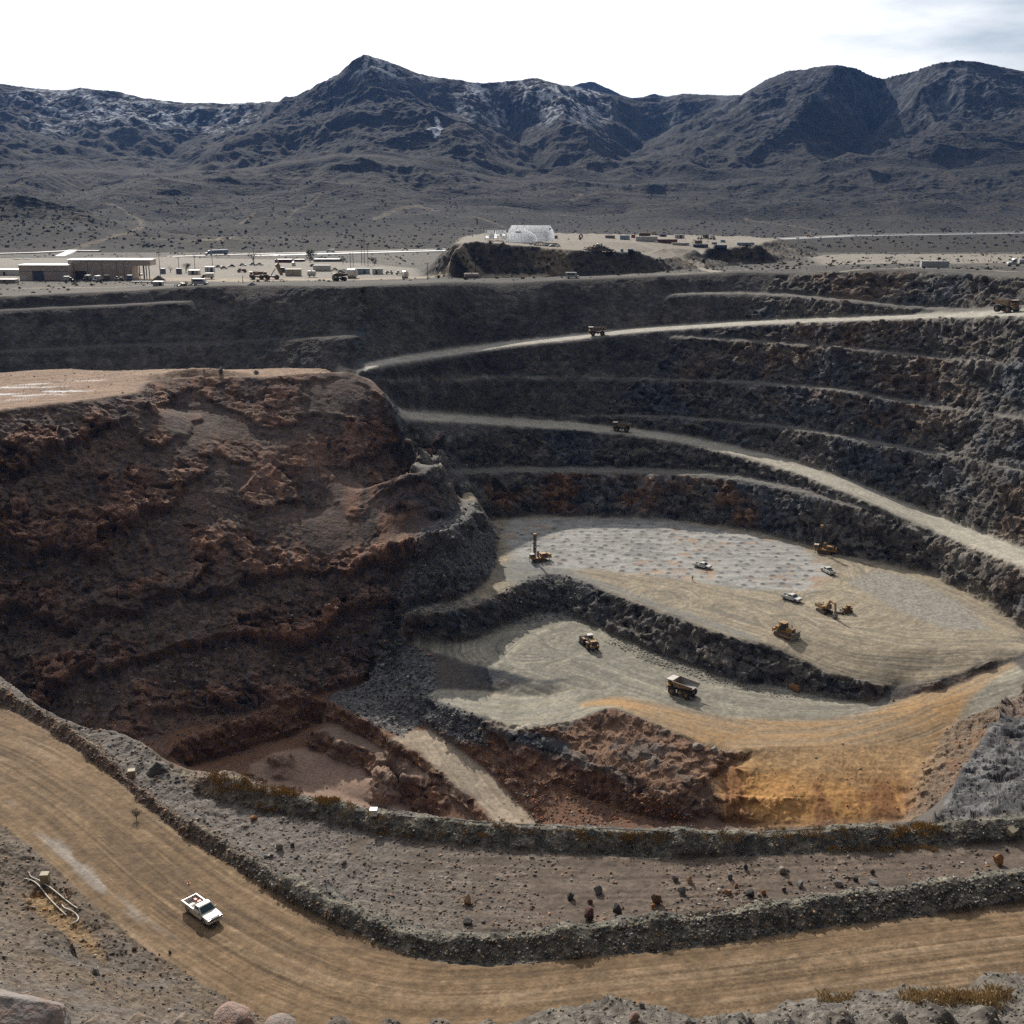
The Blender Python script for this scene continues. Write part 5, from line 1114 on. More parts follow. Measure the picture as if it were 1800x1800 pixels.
def rock_mesh(seed, sub=3, cuts=15):
    r = random.Random(seed); b = bmesh.new(); bmesh.ops.create_icosphere(b, subdivisions=sub, radius=1)
    for k in range(cuts):
        nrm = Vector((r.gauss(0, 1), r.gauss(0, 1), r.gauss(0, 1))).normalized(); lim = r.uniform(.45, .85)
        for v in b.verts:
            d = v.co.dot(nrm)
            if d > lim: v.co -= nrm * (d - lim) * .97
    for v in b.verts: v.co *= 1 + .07 * (r.random() - .5)
    me = bpy.data.meshes.new('rock'); b.to_mesh(me); b.free(); return me
ROCKS = [rock_mesh(s, 2 if s < 8 else 3) for s in range(12)]
_rm = {}
def rock_mat(c):
    k = tuple(round(x, 3) for x in c)
    if k not in _rm: _rm[k] = paint('stone', c, .9, .55, dust=(c[0] * .55, c[1] * .5, c[2] * .48), scale=2.2, spec=.2)
    return _rm[k]
def boulder(px, py, w, c, label, h=.8, seed=None, name='boulder', group=None, sink=.25, rot=None, hd=None):
    """stone with its foot at a pixel of the ground; w = width in photo pixels"""
    p = hd if hd is not None else hit(px, py); r = w * mpp(p) / 2 * 1.12
    seed = seed if seed is not None else int(px * 7 + py) % 12
    me = ROCKS[seed % 12].copy(); me.materials.clear(); me.materials.append(rock_mat(c))
    o = bpy.data.objects.new(name, me); C.objects.link(o)
    o.scale = (r, r * .9, r * h); o.rotation_euler = rot or (random.uniform(-.3, .3), random.uniform(-.3, .3), random.uniform(0, 6.28)); o.location = p + Vector((0, r * .5, r * h * (1 - sink) - r * .3 * (1 if hd is None else 0)))
    if hd is None: o.location = p + Vector((0, r * .35, r * h * (.85 - sink)))
    return tag(o, label, 'boulder', group)
# ------------------------------------------------------------------ machines at work in the pit
A_ = math.radians
pit_grp = 'haul trucks of the mine'
ht = haul_truck('empty tan haul truck crossing the pit floor, its bed open to view', pit_grp)
place(ht, hit(1199, 1221), A_(140), .80)
def truck_copy(label, px, py, rz, k, src=ht):
    c = dup(src, label); place(c, hit(px, py), rz, k); return c
ht2 = truck_copy('haul truck on the upper ramp road halfway up the far wall', 1050, 590, heading((1064, 589), (1036, 592)), .74)
ht3 = truck_copy('haul truck on the wide pale ramp road above the ore wall', 1093, 758, heading((1115, 761), (1075, 756)), .72)
ht4 = truck_copy('haul truck on the top ramp at the right edge of the photo', 1769, 549, heading((1740, 550), (1795, 548)), .92)
ht5 = truck_copy('haul truck with its bed lowered parked beside the raised one at the yard', 452, 491, A_(200), .78)
ht6 = haul_truck('haul truck parked at the yard with its bed tipped up high', pit_grp, raised=True); place(ht6, hit(478, 491), A_(200), .85)
ht7 = truck_copy('haul truck parked alone on the yard edge left of the big white tank', 597, 494, A_(215), .72)
place(loader('yellow wheel loader seen from behind on the lower pit floor'), hit(1037, 1137), A_(107), .80)
d1 = drill_rig('yellow drill rig with a tall black mast on the left of the blast pattern', 'drill rigs'); place(d1, hit(948, 986), A_(202), .83)
d2 = dup(d1, 'yellow drill rig in the shade at the foot of the dark right wall'); place(d2, hit(1450, 972), A_(156), .83)
place(excavator('orange yellow excavator with its bucket on the ground facing the camera'), hit(1449, 1076), A_(-70), .74)
z1 = dozer('large yellow bulldozer with a broad blade on the edge of the upper floor'); place(z1, hit(1380, 1118), A_(-47), .93)
z2 = dozer('small yellow bulldozer working to the right of the excavator', ripper=False); place(z2, hit(1489, 1076), A_(195), .5)
at_ = thing('bucket_attachment', 'grey steel bucket attachment lying on the ground beside the small bulldozer', 'attachment')
MB().box((0, 0, .3), (2.3, .9, .55), taper=(.9, .7)).build('shell', P_steel, at_, .06); MB().box((1.0, 0, .45), (.5, 1.0, .4)).build('coupler', P_rust, at_); place(at_, hit(1473, 1078), A_(-22))
pg = 'white pickup trucks in the mine'
pk = pickup('white single cab pickup driving down the brown haul road', pg, crew=False, load=True); place(pk, hit(356, 1609), A_(-43), 1.0)
q = MB(); q.box((-1.9, .35, .95), (.5, .35, .35)).box((-1.35, .5, .92), (.4, .5, .3)); q = tag(q.build('toolbox', P_red, None, .03), 'dark red toolbox in the bed of the white single cab pickup', 'toolbox'); q.parent = None; q.matrix_world = Matrix.Translation(pk.location) @ Matrix.Rotation(A_(-43), 4, 'Z'); q.location = pk.location; q.rotation_euler = (0, 0, A_(-43))
q = MB(); q.path([(-.75 + .30 * math.cos(a), -.35 + .30 * math.sin(a), .78 + .012 * i) for i, a in enumerate(np.linspace(0, 18.8, 60))], .035, 6); q = tag(q.build('hose_coil', P_cream, None, 0, 0, True), 'coil of pale hose in the bed of the white single cab pickup', 'hose coil'); q.location = pk.location; q.rotation_euler = (0, 0, A_(-43))
pa = pickup('white crew cab pickup parked at the edge of the blast hole pattern', pg); place(pa, hit(1235, 998), A_(-36), 1.0)
pb = dup(pa, 'white crew cab pickup with its rear to the camera, near the right drill rig'); place(pb, hit(1455, 1007), A_(106), 1.05)
pc_ = dup(pa, 'white crew cab pickup on the dirt above the large bulldozer'); place(pc_, hit(1391, 1055), A_(-48), 1.08)
# worker: one skinned figure
def person(label, p, rz):
    me = bpy.data.meshes.new('person'); o = bpy.data.objects.new('person', me); C.objects.link(o)
    V = [(0, 0, .95), (0, 0, 1.2), (0, 0, 1.42), (0, 0, 1.55), (0, .01, 1.72), (.11, 0, .90), (.13, .02, .5), (.14, 0, .06), (.16, -.12, .03), (-.11, 0, .90), (-.13, -.05, .5), (-.14, .04, .06), (-.15, -.10, .03), (.20, 0, 1.40), (.27, 0, 1.12), (.26, -.10, .88), (-.20, 0, 1.40), (-.28, 0, 1.12), (-.25, -.12, .90)]
    E = [(0, 1), (1, 2), (2, 3), (3, 4), (0, 5), (5, 6), (6, 7), (7, 8), (0, 9), (9, 10), (10, 11), (11, 12), (2, 13), (13, 14), (14, 15), (2, 16), (16, 17), (17, 18)]
    me.from_pydata(V, E, []); me.materials.append(P_cloth)
    o.modifiers.new('skin', 'SKIN'); o.modifiers.new('sub', 'SUBSURF').levels = 1
    R_ = [.15, .15, .14, .07, .10, .10, .075, .055, .05, .10, .075, .055, .05, .065, .05, .04, .065, .05, .04]
    for i, r in enumerate(R_): me.skin_vertices[0].data[i].radius = (r, r)
    me.skin_vertices[0].data[0].use_root = True
    MB().box((0, 0, 1.22), (.40, .30, .46), taper=(1.08, 1)).build('safety_vest', P_vest, o, .08); MB().tube((0, .01, 1.74), (0, .01, 1.84), .13, 12, .09).tube((0, .01, 1.735), (0, .01, 1.75), .16).build('hard_hat', P_white, o)
    o.location = p; o.rotation_euler = (0, 0, rz); return tag(o, label, 'person')
person('person in a yellow green vest standing alone on the upper pit floor', hit(1217, 1021), .4)

# ------------------------------------------------------------------ boulders that can be told apart
OR, BR, GY, DK, PL, PK, RD, PU = (.29, .145, .06), (.15, .095, .068), (.16, .153, .147), (.062, .059, .058), (.32, .29, .255), (.28, .19, .15), (.12, .065, .052), (.155, .125, .125)
for a in [(1400, 1213, 24, OR, 'big orange boulder at the foot of the dark bank on the pit floor', .62), (1229, 1319, 22, PL, 'pale pinkish boulder, left of two beside the orange slope', .7), (1256, 1323, 17, PL, 'pale boulder, right of two beside the orange slope', .7),
          (388, 656, 11, GY, 'tall grey rock standing up on the rim of the red mound', 1.3), (450, 658, 13, DK, 'small black rock lying flat on the rim of the red mound', .6),
          (1570, 1233, 6, PK, 'small pink stone at the toe of the grey bank near the ramp bend', .8),
          (1003, 1582, 18, DK, 'black boulder with a pale band, leftmost of the loose rocks on the gravel bench', .9), (1050, 1572, 22, GY, 'mottled grey boulder alone in the middle of the gravel bench', .85), (1038, 1589, 13, RD, 'small dark red rock between the mottled grey boulder and the pointed red one', .8), (1036, 1618, 22, RD, 'pointed red boulder at the back of the near stone berm', 1.25),
          (1085, 1608, 24, DK, 'blocky black boulder close to the near stone berm, right of the pointed red one', 1.0), (1154, 1590, 19, BR, 'tall dark brown boulder leaning on the gravel bench', 1.5), (1187, 1549, 18, PU, 'purple grey boulder next to the cream topped one', .85), (1213, 1553, 15, (.40, .28, .18), 'cream and orange boulder casting a long shadow on the bench', 1.2), (1200, 1572, 17, GY, 'dark grey boulder below the purple grey one', 1.0),
          (1283, 1546, 14, GY, 'grey boulder with a pale top above the orange rock cluster', .95), (1312, 1530, 9, DK, 'thin dark upright stone on the bench above the cluster', 1.4), (1294, 1561, 11, OR, 'round orange rock at the top of the rock cluster', .85), (1280, 1573, 15, (.30, .17, .12), 'red brown boulder at the left of the rock cluster', .95), (1320, 1577, 18, DK, 'black boulder with a white streak in the rock cluster', .9), (1334, 1576, 9, PL, 'small cream rock in the rock cluster', .9), (1343, 1574, 13, OR, 'orange brown rock at the right end of the rock cluster', 1.0),
          (1148, 1598, 11, OR, 'small orange rock at the foot of the tall dark brown boulder', .8), (1378, 1536, 17, (.30, .27, .25), 'pale grey boulder on the clean part of the bench', .85), (1389, 1554, 10, BR, 'small brown rock beside a grey boulder on the bench', .9), (1407, 1560, 16, GY, 'grey boulder with a lit right side below the brown rock', .95), (1378, 1568, 13, DK, 'dark boulder against the crown of the near berm', .8), (1534, 1536, 10, (.10, .075, .065), 'single dark brown boulder at the centre right of the bench', 1.0), (1491, 1545, 8, DK, 'small dark stone left of the dark grey pair by the berm', .8), (1504, 1550, 14, DK, 'dark grey boulder standing at the bench edge', .95), (1475, 1558, 22, GY, 'flat grey slab on the crown of the near berm', .5), (1536, 1557, 20, (.19, .20, .18), 'flat green grey slab on the crown of the near berm', .6), (1757, 1523, 20, OR, 'bright orange boulder standing alone at the right of the bench', 1.2), (1770, 1496, 8, DK, 'small dark stone near the far berm at the right edge', .7),
          (445, 1442, 14, OR, 'orange pink rock in the rubble at the left of the gravel bench', .8), (248, 1408, 15, PK, 'pinkish rock on the brown bank below the dark gravel pile', .7), (265, 1408, 9, GY, 'small grey rock to the right of the pinkish rock on the bank', .9), (319, 1460, 10, OR, 'orange stone on the brown bank beside the haul road', .9), (490, 1493, 18, PL, 'white grey rock in the rubble above the brown bank', .85), (514, 1488, 9, DK, 'small black rock right of the white grey rock', .9), (604, 1519, 15, (.33, .30, .27), 'light grey angular rock at the edge of the dark gravel patch', .7), (655, 1658, 11, PL, 'cream rock at the edge of the haul road below the berm', .85), (573, 1612, 14, (.30, .17, .09), 'orange brown rock stuck in the brown bank above the road', .8), (820, 1626, 20, GY, 'large grey rock on the rubble behind the near berm', .75), (822, 1590, 18, (.30, .18, .10), 'brown orange rock among the rubble left of the near berm', 1.2),
          (372, 1500, 9, PL, 'cream stone at the foot of the brown bank', .8), (132, 1600, 0, GY, '', 0),
          (116, 1566, 8, PK, 'pale brown block on the ground beside the cream box with hoses', .9), (117, 1582, 9, PK, 'pale pinkish stone by the hoses on the roadside', .7), (168, 1716, 17, GY, 'grey rock balanced on the slope at the lower left', .95), (236, 1672, 13, BR, 'brown rock on the roadside berm at the lower left', .7), (254, 1670, 8, BR, 'smaller brown rock right of the brown rock on the roadside berm', .8),
          (1116, 1795, 25, PK, 'pink rock on the gravel mound at the bottom edge', .7), (1129, 1772, 14, GY, 'small grey and white rock on the crest of the bottom gravel mound', .9), (299, 1676, 7, DK, 'small dark stone at the edge of the haul road', .9)]:
    if a[2]: boulder(*a[:5], h=a[5])
# the big stones at the photographer's feet
def big_stone(px, py, s_, sc_, c, label, seed):
    b = bmesh.new(); bmesh.ops.create_icosphere(b, subdivisions=6, radius=1); V = np.array([v.co for v in b.verts], f32); r = np.random.RandomState(seed)
    for k in range(9):
        n_ = r.normal(0, 1, 3); n_ /= np.linalg.norm(n_); d = V @ n_; lim = r.uniform(.66, .9); V = V - np.outer(np.maximum(d - lim, 0) * .75, n_)
    o_ = seed * 3.1; V = V * (1 + .16 * (fbm(V[:, 0] * 2 + o_, V[:, 1] * 2, V[:, 2] * 2, 4, .5, 5) - .5) + -.018 * (fbm(V[:, 0] * 9 + o_, V[:, 1] * 9, V[:, 2] * 9, 3, .6, 6, True) - .5))[:, None]
    for v, q in zip(b.verts, V): v.co = q
    me = bpy.data.meshes.new('boulder'); b.to_mesh(me); b.free(); me.polygons.foreach_set('use_smooth', np.ones(len(me.polygons), bool))
    M, n, l, bb = mat('lichen_stone'); tcn = n.new('ShaderNodeTexCoord'); cr_ = n.new('ShaderNodeValToRGB'); no = n.new('ShaderNodeTexNoise'); no.inputs['Scale'].default_value = 3; no.inputs['Detail'].default_value = 9; no.inputs['Roughness'].default_value = .7
    l.new(tcn.outputs['Object'], no.inputs['Vector']); l.new(no.outputs['Fac'], cr_.inputs[0]); e = cr_.color_ramp.elements; e[0].position = .34; e[0].color = (c[0] * .45, c[1] * .42, c[2] * .40, 1); e[1].position = .68; e[1].color = (.42, .42, .41, 1); q = e.new(.47); q.color = (*c, 1); q = e.new(.58); q.color = (c[0] * 1.1, c[1] * .82, c[2] * .7, 1); l.new(cr_.outputs[0], bb.inputs['Base Color']); bb.inputs['Roughness'].default_value = .9
    bp = n.new('ShaderNodeBump'); bp.inputs['Strength'].default_value = .6; bp.inputs['Distance'].default_value = .03; n2_ = n.new('ShaderNodeTexNoise'); n2_.inputs['Scale'].default_value = 14; n2_.inputs['Detail'].default_value = 8; l.new(tcn.outputs['Object'], n2_.inputs['Vector']); l.new(n2_.outputs['Fac'], bp.inputs['Height']); l.new(bp.outputs[0], bb.inputs['Normal'])
    me.materials.append(M); o = bpy.data.objects.new('boulder', me); C.objects.link(o); o.location = Vector(W(px, s_, s_ * float(down(py)))); o.scale = sc_; o.rotation_euler = (.2, .1, seed); return tag(o, label, 'boulder')
big_stone(5, 1835, 8.5, (.56, .5, .44), (.22, .20, .19), 'huge pale grey boulder in the bottom left corner', 3)
big_stone(410, 1812, 8.5, (.21, .18, .19), (.27, .20, .17), 'pinkish rock sticking up at the bottom edge, left of its grey neighbour', 5)
big_stone(492, 1813, 8.5, (.15, .14, .11), (.24, .21, .19), 'grey rock at the bottom edge to the right of the pinkish rock', 8)

# ------------------------------------------------------------------ boxes, hoses, cables, gravel pile
P_box = paint('weathered_cream_paint', (.36, .31, .21), .7, .5, dust=(.2, .15, .09))
def utility_box(label, px, py, w, h, m_, rz=.2, legs=False, tilt=None):
    p = hit(px, py); k = mpp(p); W_, Hh = w * k, h * k
    t = thing('utility_box', label, 'utility box', None); z0 = .35 * Hh if legs else 0
    MB().box((0, 0, z0 + (Hh - z0) / 2), (W_, W_ * .9, Hh - z0)).build('housing', m_, t, .03); MB().box((0, 0, Hh + .03), (W_ * 1.04, W_ * .94, .07)).build('lid', m_, t, .01)
    MB().box((W_ * .2, -W_ * .455, z0 + (Hh - z0) * .55), (W_ * .12, .03, .05)).build('latch', P_dark, t)
    if legs:
        for x in (-.4, .4):
            for y in (-.38, .38): MB().box((x * W_, y * W_, z0 / 2 - .2), (.09, .09, z0 + .4)).build('leg', P_grey, t)
    return place(t, p - Vector((0, 0, .05)), rz, 1, tilt)
utility_box('cream box with hoses beside the haul road at the lower left', 80, 1551, 14, 18, P_box, .1)
utility_box('cream box with a dark strap beside the dark gravel pile', 232, 1365, 12, 13, P_box, .25)
utility_box('white metal box on legs on the crest of the far berm', 657, 1437, 13, 17, P_white, 0, True)
utility_box('tilted cream cube lying on the far berm at the right edge', 1776, 1466, 13, 13, P_box, .5, False, (.35, -.15))
def line_on_ground(name, pts, r, m_, label, cat, lift=.05):
    P = [hit(x, y) + Vector((0, 0, r + lift)) for x, y in pts]; Q_ = []
    for i in range(len(P) - 1):
        a, b, c, d = P[max(i - 1, 0)], P[i], P[i + 1], P[min(i + 2, len(P) - 1)]
        for k in range(6):
            t = k / 6; Q_.append(.5 * ((2 * b) + (c - a) * t + (2 * a - 5 * b + 4 * c - d) * t * t + (3 * b - a - 3 * c + d) * t ** 3))
    Q_.append(P[-1]); return tag(MB().path(Q_, r, 8).build(name, m_, None, 0, 0, True), label, cat)
P_hose = paint('pale_hose', (.42, .40, .34), .5, .3)
line_on_ground('hose', [(51, 1535), (55, 1543), (70, 1550), (90, 1563), (110, 1579), (125, 1591), (137, 1599)], .085, P_hose, 'long pale hose running past the cream box at the lower left', 'hose')
line_on_ground('hose', [(42, 1546), (57, 1550), (70, 1560), (84, 1578), (95, 1590), (107, 1602), (117, 1611)], .085, P_hose, 'pale hose lying left of the long one at the lower left', 'hose')
line_on_ground('hose', [(109, 1592), (114, 1598), (126, 1603), (135, 1610), (138, 1617), (133, 1623), (123, 1627)], .085, P_hose, 'short hooked pale hose at the lower left', 'hose')
line_on_ground('cable', [(665, 1431), (720, 1437), (780, 1440), (850, 1447), (950, 1452), (1050, 1457), (1150, 1462), (1250, 1467), (1350, 1464), (1450, 1457)], .06, P_dark, 'thin black cable along the crest of the far berm', 'cable')
line_on_ground('pipe', [(500, 1120), (503, 1135), (508, 1150)], .05, P_dark, '', 'pipe') if False else None
def heap(px, py, w, h, m_, label, name='gravel_pile', cat='gravel pile', dpt=.8, seed=1):
    p = hit(px, py); k = mpp(p); b = MB(); bmesh.ops.create_icosphere(b.b, subdivisions=4, radius=1); r = random.Random(seed)
    for v in b.b.verts:
        u_ = math.hypot(v.co.x, v.co.y); z = max(0, 1 - u_) ** .8 if v.co.z > 0 else -.15
        v.co = Vector((v.co.x * w * k / 2, v.co.y * w * k / 2 * dpt, z * h * k)) + Vector((r.uniform(-1, 1), r.uniform(-1, 1), r.uniform(-1, 1))) * .035 * h * k
    o = b.build(name, m_, None); o.location = p + Vector((0, w * k * .3, -.1)); return tag(o, label, cat)
P_gravel = paint('dark_gravel', (.055, .05, .045), .95, .3, dust=(.1, .09, .08), scale=3)
heap(274, 1363, 40, 22, P_gravel, 'low dark gravel pile on the bench edge right of the strapped box')
heap(277, 493, 24, 9, paint('brown_spoil', (.09, .075, .055), .95, .3), 'dark brown dirt pile behind the small white shed by the yard', 'dirt_pile', 'dirt pile')
c_ = thing('traffic_cone', 'tiny orange red marker cone on the haul road above the near pickup', 'cone'); MB().tube((0, 0, .03), (0, 0, .55), .2, 12, .04).build('cone_body', P_orange, c_); MB().box((0, 0, .02), (.5, .5, .05)).build('base', P_orange, c_); place(c_, hit(332, 1553), 0, .6)

# ------------------------------------------------------------------ highway and side roads
def ribbon(name, pts, wid, m_, lift=.25, pick=hit):
    P = [pick(x, y) for x, y in pts]; Q_ = []
    for a, b in zip(P[:-1], P[1:]):
        n_ = max(2, int((b - a).length / 12))
        for k in range(n_): Q_.append(a.lerp(b, k / n_))
    Q_.append(P[-1]); v, f = [], []
    for i, p in enumerate(Q_):
        t = (Q_[min(i + 1, len(Q_) - 1)] - Q_[max(i - 1, 0)]); s = Vector((-t.y, t.x, 0)).normalized() * wid / 2
        z = p.z + lift; v += [(p + s).to_tuple()[:2] + (z,), (p - s).to_tuple()[:2] + (z,), (p - s * 1.25).to_tuple()[:2] + (z - 1.2,), (p + s * 1.25).to_tuple()[:2] + (z - 1.2,)]
        if i:
            a = 4 * i; f += [(a - 4, a - 3, a + 1, a), (a - 3, a - 2, a + 2, a + 1), (a - 1, a - 4, a, a + 3)]
    me = bpy.data.meshes.new(name); me.from_pydata(v, [], f); me.materials.append(m_); o = bpy.data.objects.new(name, me); C.objects.link(o); o['kind'] = 'structure'; return o
def flat_at(z): 
    def g(px, py):
        d = CZ - z; s = d / float(down(py)); return Vector(W(px, s, d))
    return g
gz = flat_at(CZ - 43.4)
ribbon('highway', [(-60, 466), (0, 464.5), (265, 456), (500, 448), (780, 440.5), (1000, 434), (1280, 424.5), (1500, 414.5), (1900, 408)], 15, P_conc, .2, gz)
ribbon('highway', [(-60, 461), (0, 460), (265, 452), (500, 445), (780, 438), (1000, 431.5), (1280, 422.5), (1500, 412.5), (1900, 406.2)], 11, P_asph, .2, gz)
ribbon('side_road', [(84, 462), (100, 453), (128, 440)], 7, P_conc, .35, gz); ribbon('side_road', [(-40, 447.5), (60, 444.5), (128, 441), (175, 441.2)], 6, P_conc, .5, gz)

# ------------------------------------------------------------------ buildings of the mine yard
def shop(label, x0, x1, yb, yt, dep, wallm, name='workshop_building', rz=0, yroof=5):
    p0, p1 = hit(x0, yb), hit(x1, yb); p = (p0 + p1) / 2; k = mpp(p); p.z = min(p0.z, p1.z) - .2; L = (x1 - x0) * k; H = (yb - yt) * k + .2
    t = thing(name, label, 'building'); t.location = p
    return t, L, H, k
t, L, H, k = shop('long tan workshop with an open dark bay and a canopy at its right end', 122, 266, 491, 458, 18, P_sheet)
Lw = L * .775; x0 = -L / 2
MB().box((x0 + Lw / 2, 5, H / 2), (Lw, 10, H)).build('wall', P_sheet, t)
MB().box((x0 + Lw + (L - Lw) / 2, 5, H * .86), (L - Lw, 10, H * .28)).build('canopy_fascia', P_sheet, t)
rf_ = MB().prism([(-.4, H), (-.4, H + .25), (5, H + .4), (10.4, H + .2), (10.4, H)], x0 - .4, L / 2 + .4).build('roof', P_roof, t)
rf_.matrix_basis = Matrix(((0, 1, 0, 0), (1, 0, 0, 0), (0, 0, 1, 0), (0, 0, 0, 1)))
pxl = lambda px: x0 + (px - 122) * k
MB().box(((pxl(133) + pxl(153)) / 2, -.02, 2.15), (pxl(153) - pxl(133), .3, 4.3)).build('bay_shade', P_dark, t)  # dark slab on the wall, standing in for the shade inside the bay
for a, b in ((158, 178), (184, 204)):
    d = MB().box(((pxl(a) + pxl(b)) / 2, -.06, 2.5), (pxl(b) - pxl(a), .16, 5.0)).build('roller_door', P_sheet, t)
    f_ = MB()
    for z in np.linspace(.6, 4.8, 8): f_.box(((pxl(a) + pxl(b)) / 2, -.17, z), (pxl(b) - pxl(a), .05, .06))
    f_.build('door_slat', P_grey, d)
for px in (237, 245, 253, 258, 263): MB().box((pxl(px), .5 if px > 250 else 8.5, H * .36), (.35, .35, H * .72)).build('post', P_dark, t)
tr = MB()
for px in (131, 156, 181, 207, 220): tr.box((pxl(px), -.06, H / 2), (.22, .14, H))
tr.box((x0 + Lw / 2, -.08, H - .15), (Lw, .12, .4)).build('siding_trim', P_grey, t)
t, L, H, k = shop('lower tan shed with a blue roller door and a pale roof', 35, 122, 493, 467, 16, P_sheet, 'storage_shed'); x0 = -L / 2; pxl = lambda px: x0 + (px - 35) * k
MB().box((0, 4.5, H / 2), (L, 9, H)).build('wall', P_sheet, t); rf_ = MB().prism([(-.4, H), (-.4, H + .25), (9.4, H + .45), (9.4, H)], x0 - .4, L / 2).build('roof', P_roof, t); rf_.matrix_basis = Matrix(((0, 1, 0, 0), (1, 0, 0, 0), (0, 0, 1, 0), (0, 0, 0, 1)))
MB().box(((pxl(58) + pxl(78)) / 2, -.06, 2.4), (pxl(78) - pxl(58), .16, 4.8)).build('roller_door', P_blue, t)
for a, b in ((39, 48), (109, 118)): MB().box(((pxl(a) + pxl(b)) / 2, -.06, 1.4), (pxl(b) - pxl(a), .16, 2.8)).build('side_door', P_white, t)
MB().box((0, -.08, H * .62), (L, .12, .25)).build('siding_trim', P_grey, t)
def cabin(label, x0, x1, yb, yt, m_, name='site_cabin', cat='cabin', door=None, dep=5, roofm=None, rz=0, win=None):
    p0, p1 = hit(x0, yb), hit(x1, yb); p = (p0 + p1) / 2; k = mpp(p); L = (x1 - x0) * k; H = (yb - yt) * k
    t = thing(name, label, cat); MB().box((0, dep / 2, H / 2), (L, dep, H)).build('wall', m_, t, .02); MB().box((0, dep / 2, H + .06), (L + .3, dep + .4, .14)).build('roof', roofm or P_roof, t)
    if door is not None: MB().box((door * L, -.04, min(1.1, H * .42)), (min(1.2, L * .3), .1, min(2.2, H * .85))).build('door', P_dark, t)
    for f in (win or []): MB().box((f * L, -.03, H * .6), (L * .10, .08, H * .28)).build('window', P_glass, t)
    return place(t, p - Vector((0, 0, .15)), rz)
cabin('long low white shed at the left edge of the photo behind the yard', -25, 35, 485, 474, P_white, 'storage_shed', 'shed', .05, 9); cabin('low pale trailer building at the left edge in front of the tan shed', -20, 27, 498, 491, P_cream, 'trailer_building', 'trailer', None, 4, win=[-.2, .1])
cabin('small white shed with a dark open side by the dirt pile', 269, 284, 503, 495, P_white_dirty, 'small_shed', 'shed', .38, 3.5); cabin('white cabin with a dark doorway in the middle of the left yard', 331, 349, 483, 475, P_white_dirty, 'site_cabin', 'cabin', -.05, 4, win=[.3]); cabin('white site trailer behind the water truck on the left yard', 360, 375, 478, 469, P_white, 'site_cabin', 'cabin', .3, 4, win=[-.2])
cabin('dark red long building with a white roof near the highway', 483, 512, 462, 456, P_maroon, 'long_building', 'building', None, 6, win=[-.3, 0, .3]); cabin('smaller dark red building to the right of the long dark red one', 517, 534, 460, 456, P_maroon, 'small_building', 'building', None, 6, win=[0]); cabin('long low white roofed building near the highway behind the white trailers', 551, 598, 460, 455.5, P_grey, 'long_building', 'building', None, 8, win=[-.3, -.1, .1, .3])
container('blue grey container nearest the tan workshop canopy', 7 * .3, P_blue).location = hit(287, 481); container('blue grey container beside the dark bush on the left yard', 8 * .3, P_blue).location = hit(315, 481); container('dark blue container behind the haul truck with the raised bed', 8 * .3, P_blue).location = hit(497, 479)
container('white panel container with a yellow post at its right end', 13 * .3, P_cream, 3.4).location = hit(509, 485); container('white panel container to the right of the yellow post', 13 * .3, P_cream, 3.4).location = hit(523, 485)
container('long white trailer box standing beyond the row of containers', 31 * .3, P_white, 2.9, name='trailer_box', cat='trailer').location = hit(566, 476); container('long teal blue container right of the big white tank', 28 * .3, P_blue2, 2.9, door=.2).location = hit(636, 482); container('white site container with a dark doorway right of the teal one', 18 * .3, P_white, 2.9, door=-.1).location = hit(664, 482)
place(tank('white tank on its side between the panel containers and the long trailer', 3.6, 1.35, P_white), hit(548, 487), .1); place(tank('big white round ended tank on the yard edge', 4.2, 2.1, P_white), hit(619, 489), A_(-25)); place(tank('white tank with a dark saddle at the right end of the yard', 2.4, 1.5, P_white), hit(712, 489), A_(-50)); place(tank('pale pinkish tank in front of the spoil hill slope', 6.3, 1.05, paint('pinkish_tank_paint', (.58, .48, .46), .5, .2)), hit(829, 490)); place(tank('small upright white tank by the dark red buildings', 1.9, 1.1, P_white, True), hit(516, 467))
place(box_truck('white box truck at the corner of the tan workshop', P_white, P_blue, 4.2), hit(121, 496), A_(10)); place(box_truck('small dark truck in front of the open bay', P_grey, P_dark, 3.8), hit(154, 494), A_(-110)); place(box_truck('white truck with a tall cab in front of the first roller door', P_white, P_white, 4.2), hit(171, 495), A_(-105)); place(box_truck('dark brown truck in front of the second roller door', P_rust, P_dark, 3.6), hit(187, 494), A_(-95)); place(box_truck('tan flat bed truck at the right half of the tan workshop', P_tan, P_cream, 4.4, flat=True), hit(210, 494), A_(190)); place(box_truck('small blue truck near the end of the tan workshop wall', P_blue, P_blue, 3.2), hit(228, 494), A_(-90))
wt = box_truck('brown and white water truck with a tank on the left yard', P_white, P_tan, 6.5, 'water_truck', 'water truck'); place(wt, hit(365, 490), A_(185))
place(van('white minibus with dark windows driving on the yard road', L=6.6), hit(352, 501), A_(-8)); place(van('white minibus on the rim road below the spoil hill', L=6.0), hit(1006, 489), A_(-6))
place(box_truck('brown flat bed loader parked far back on the yard', P_rust, P_tan, 5.2, 'flat_truck', 'truck', True), hit(426, 479), A_(170)); place(box_truck('white pickup like service truck right of the white site container', P_white, P_white, 4.0, 'service_truck', 'truck', True), hit(684, 482), A_(5)); place(box_truck('white flat truck behind the right end tank', P_white, P_white, 5.6, 'service_truck', 'truck', True), hit(705, 483), A_(180))
heap(441, 502, 24, 6, paint('blue_tarp', (.06, .085, .12), .7, .4), 'low heap under a blue grey tarpaulin at the edge of the yard road', 'covered_heap', 'heap', .6)
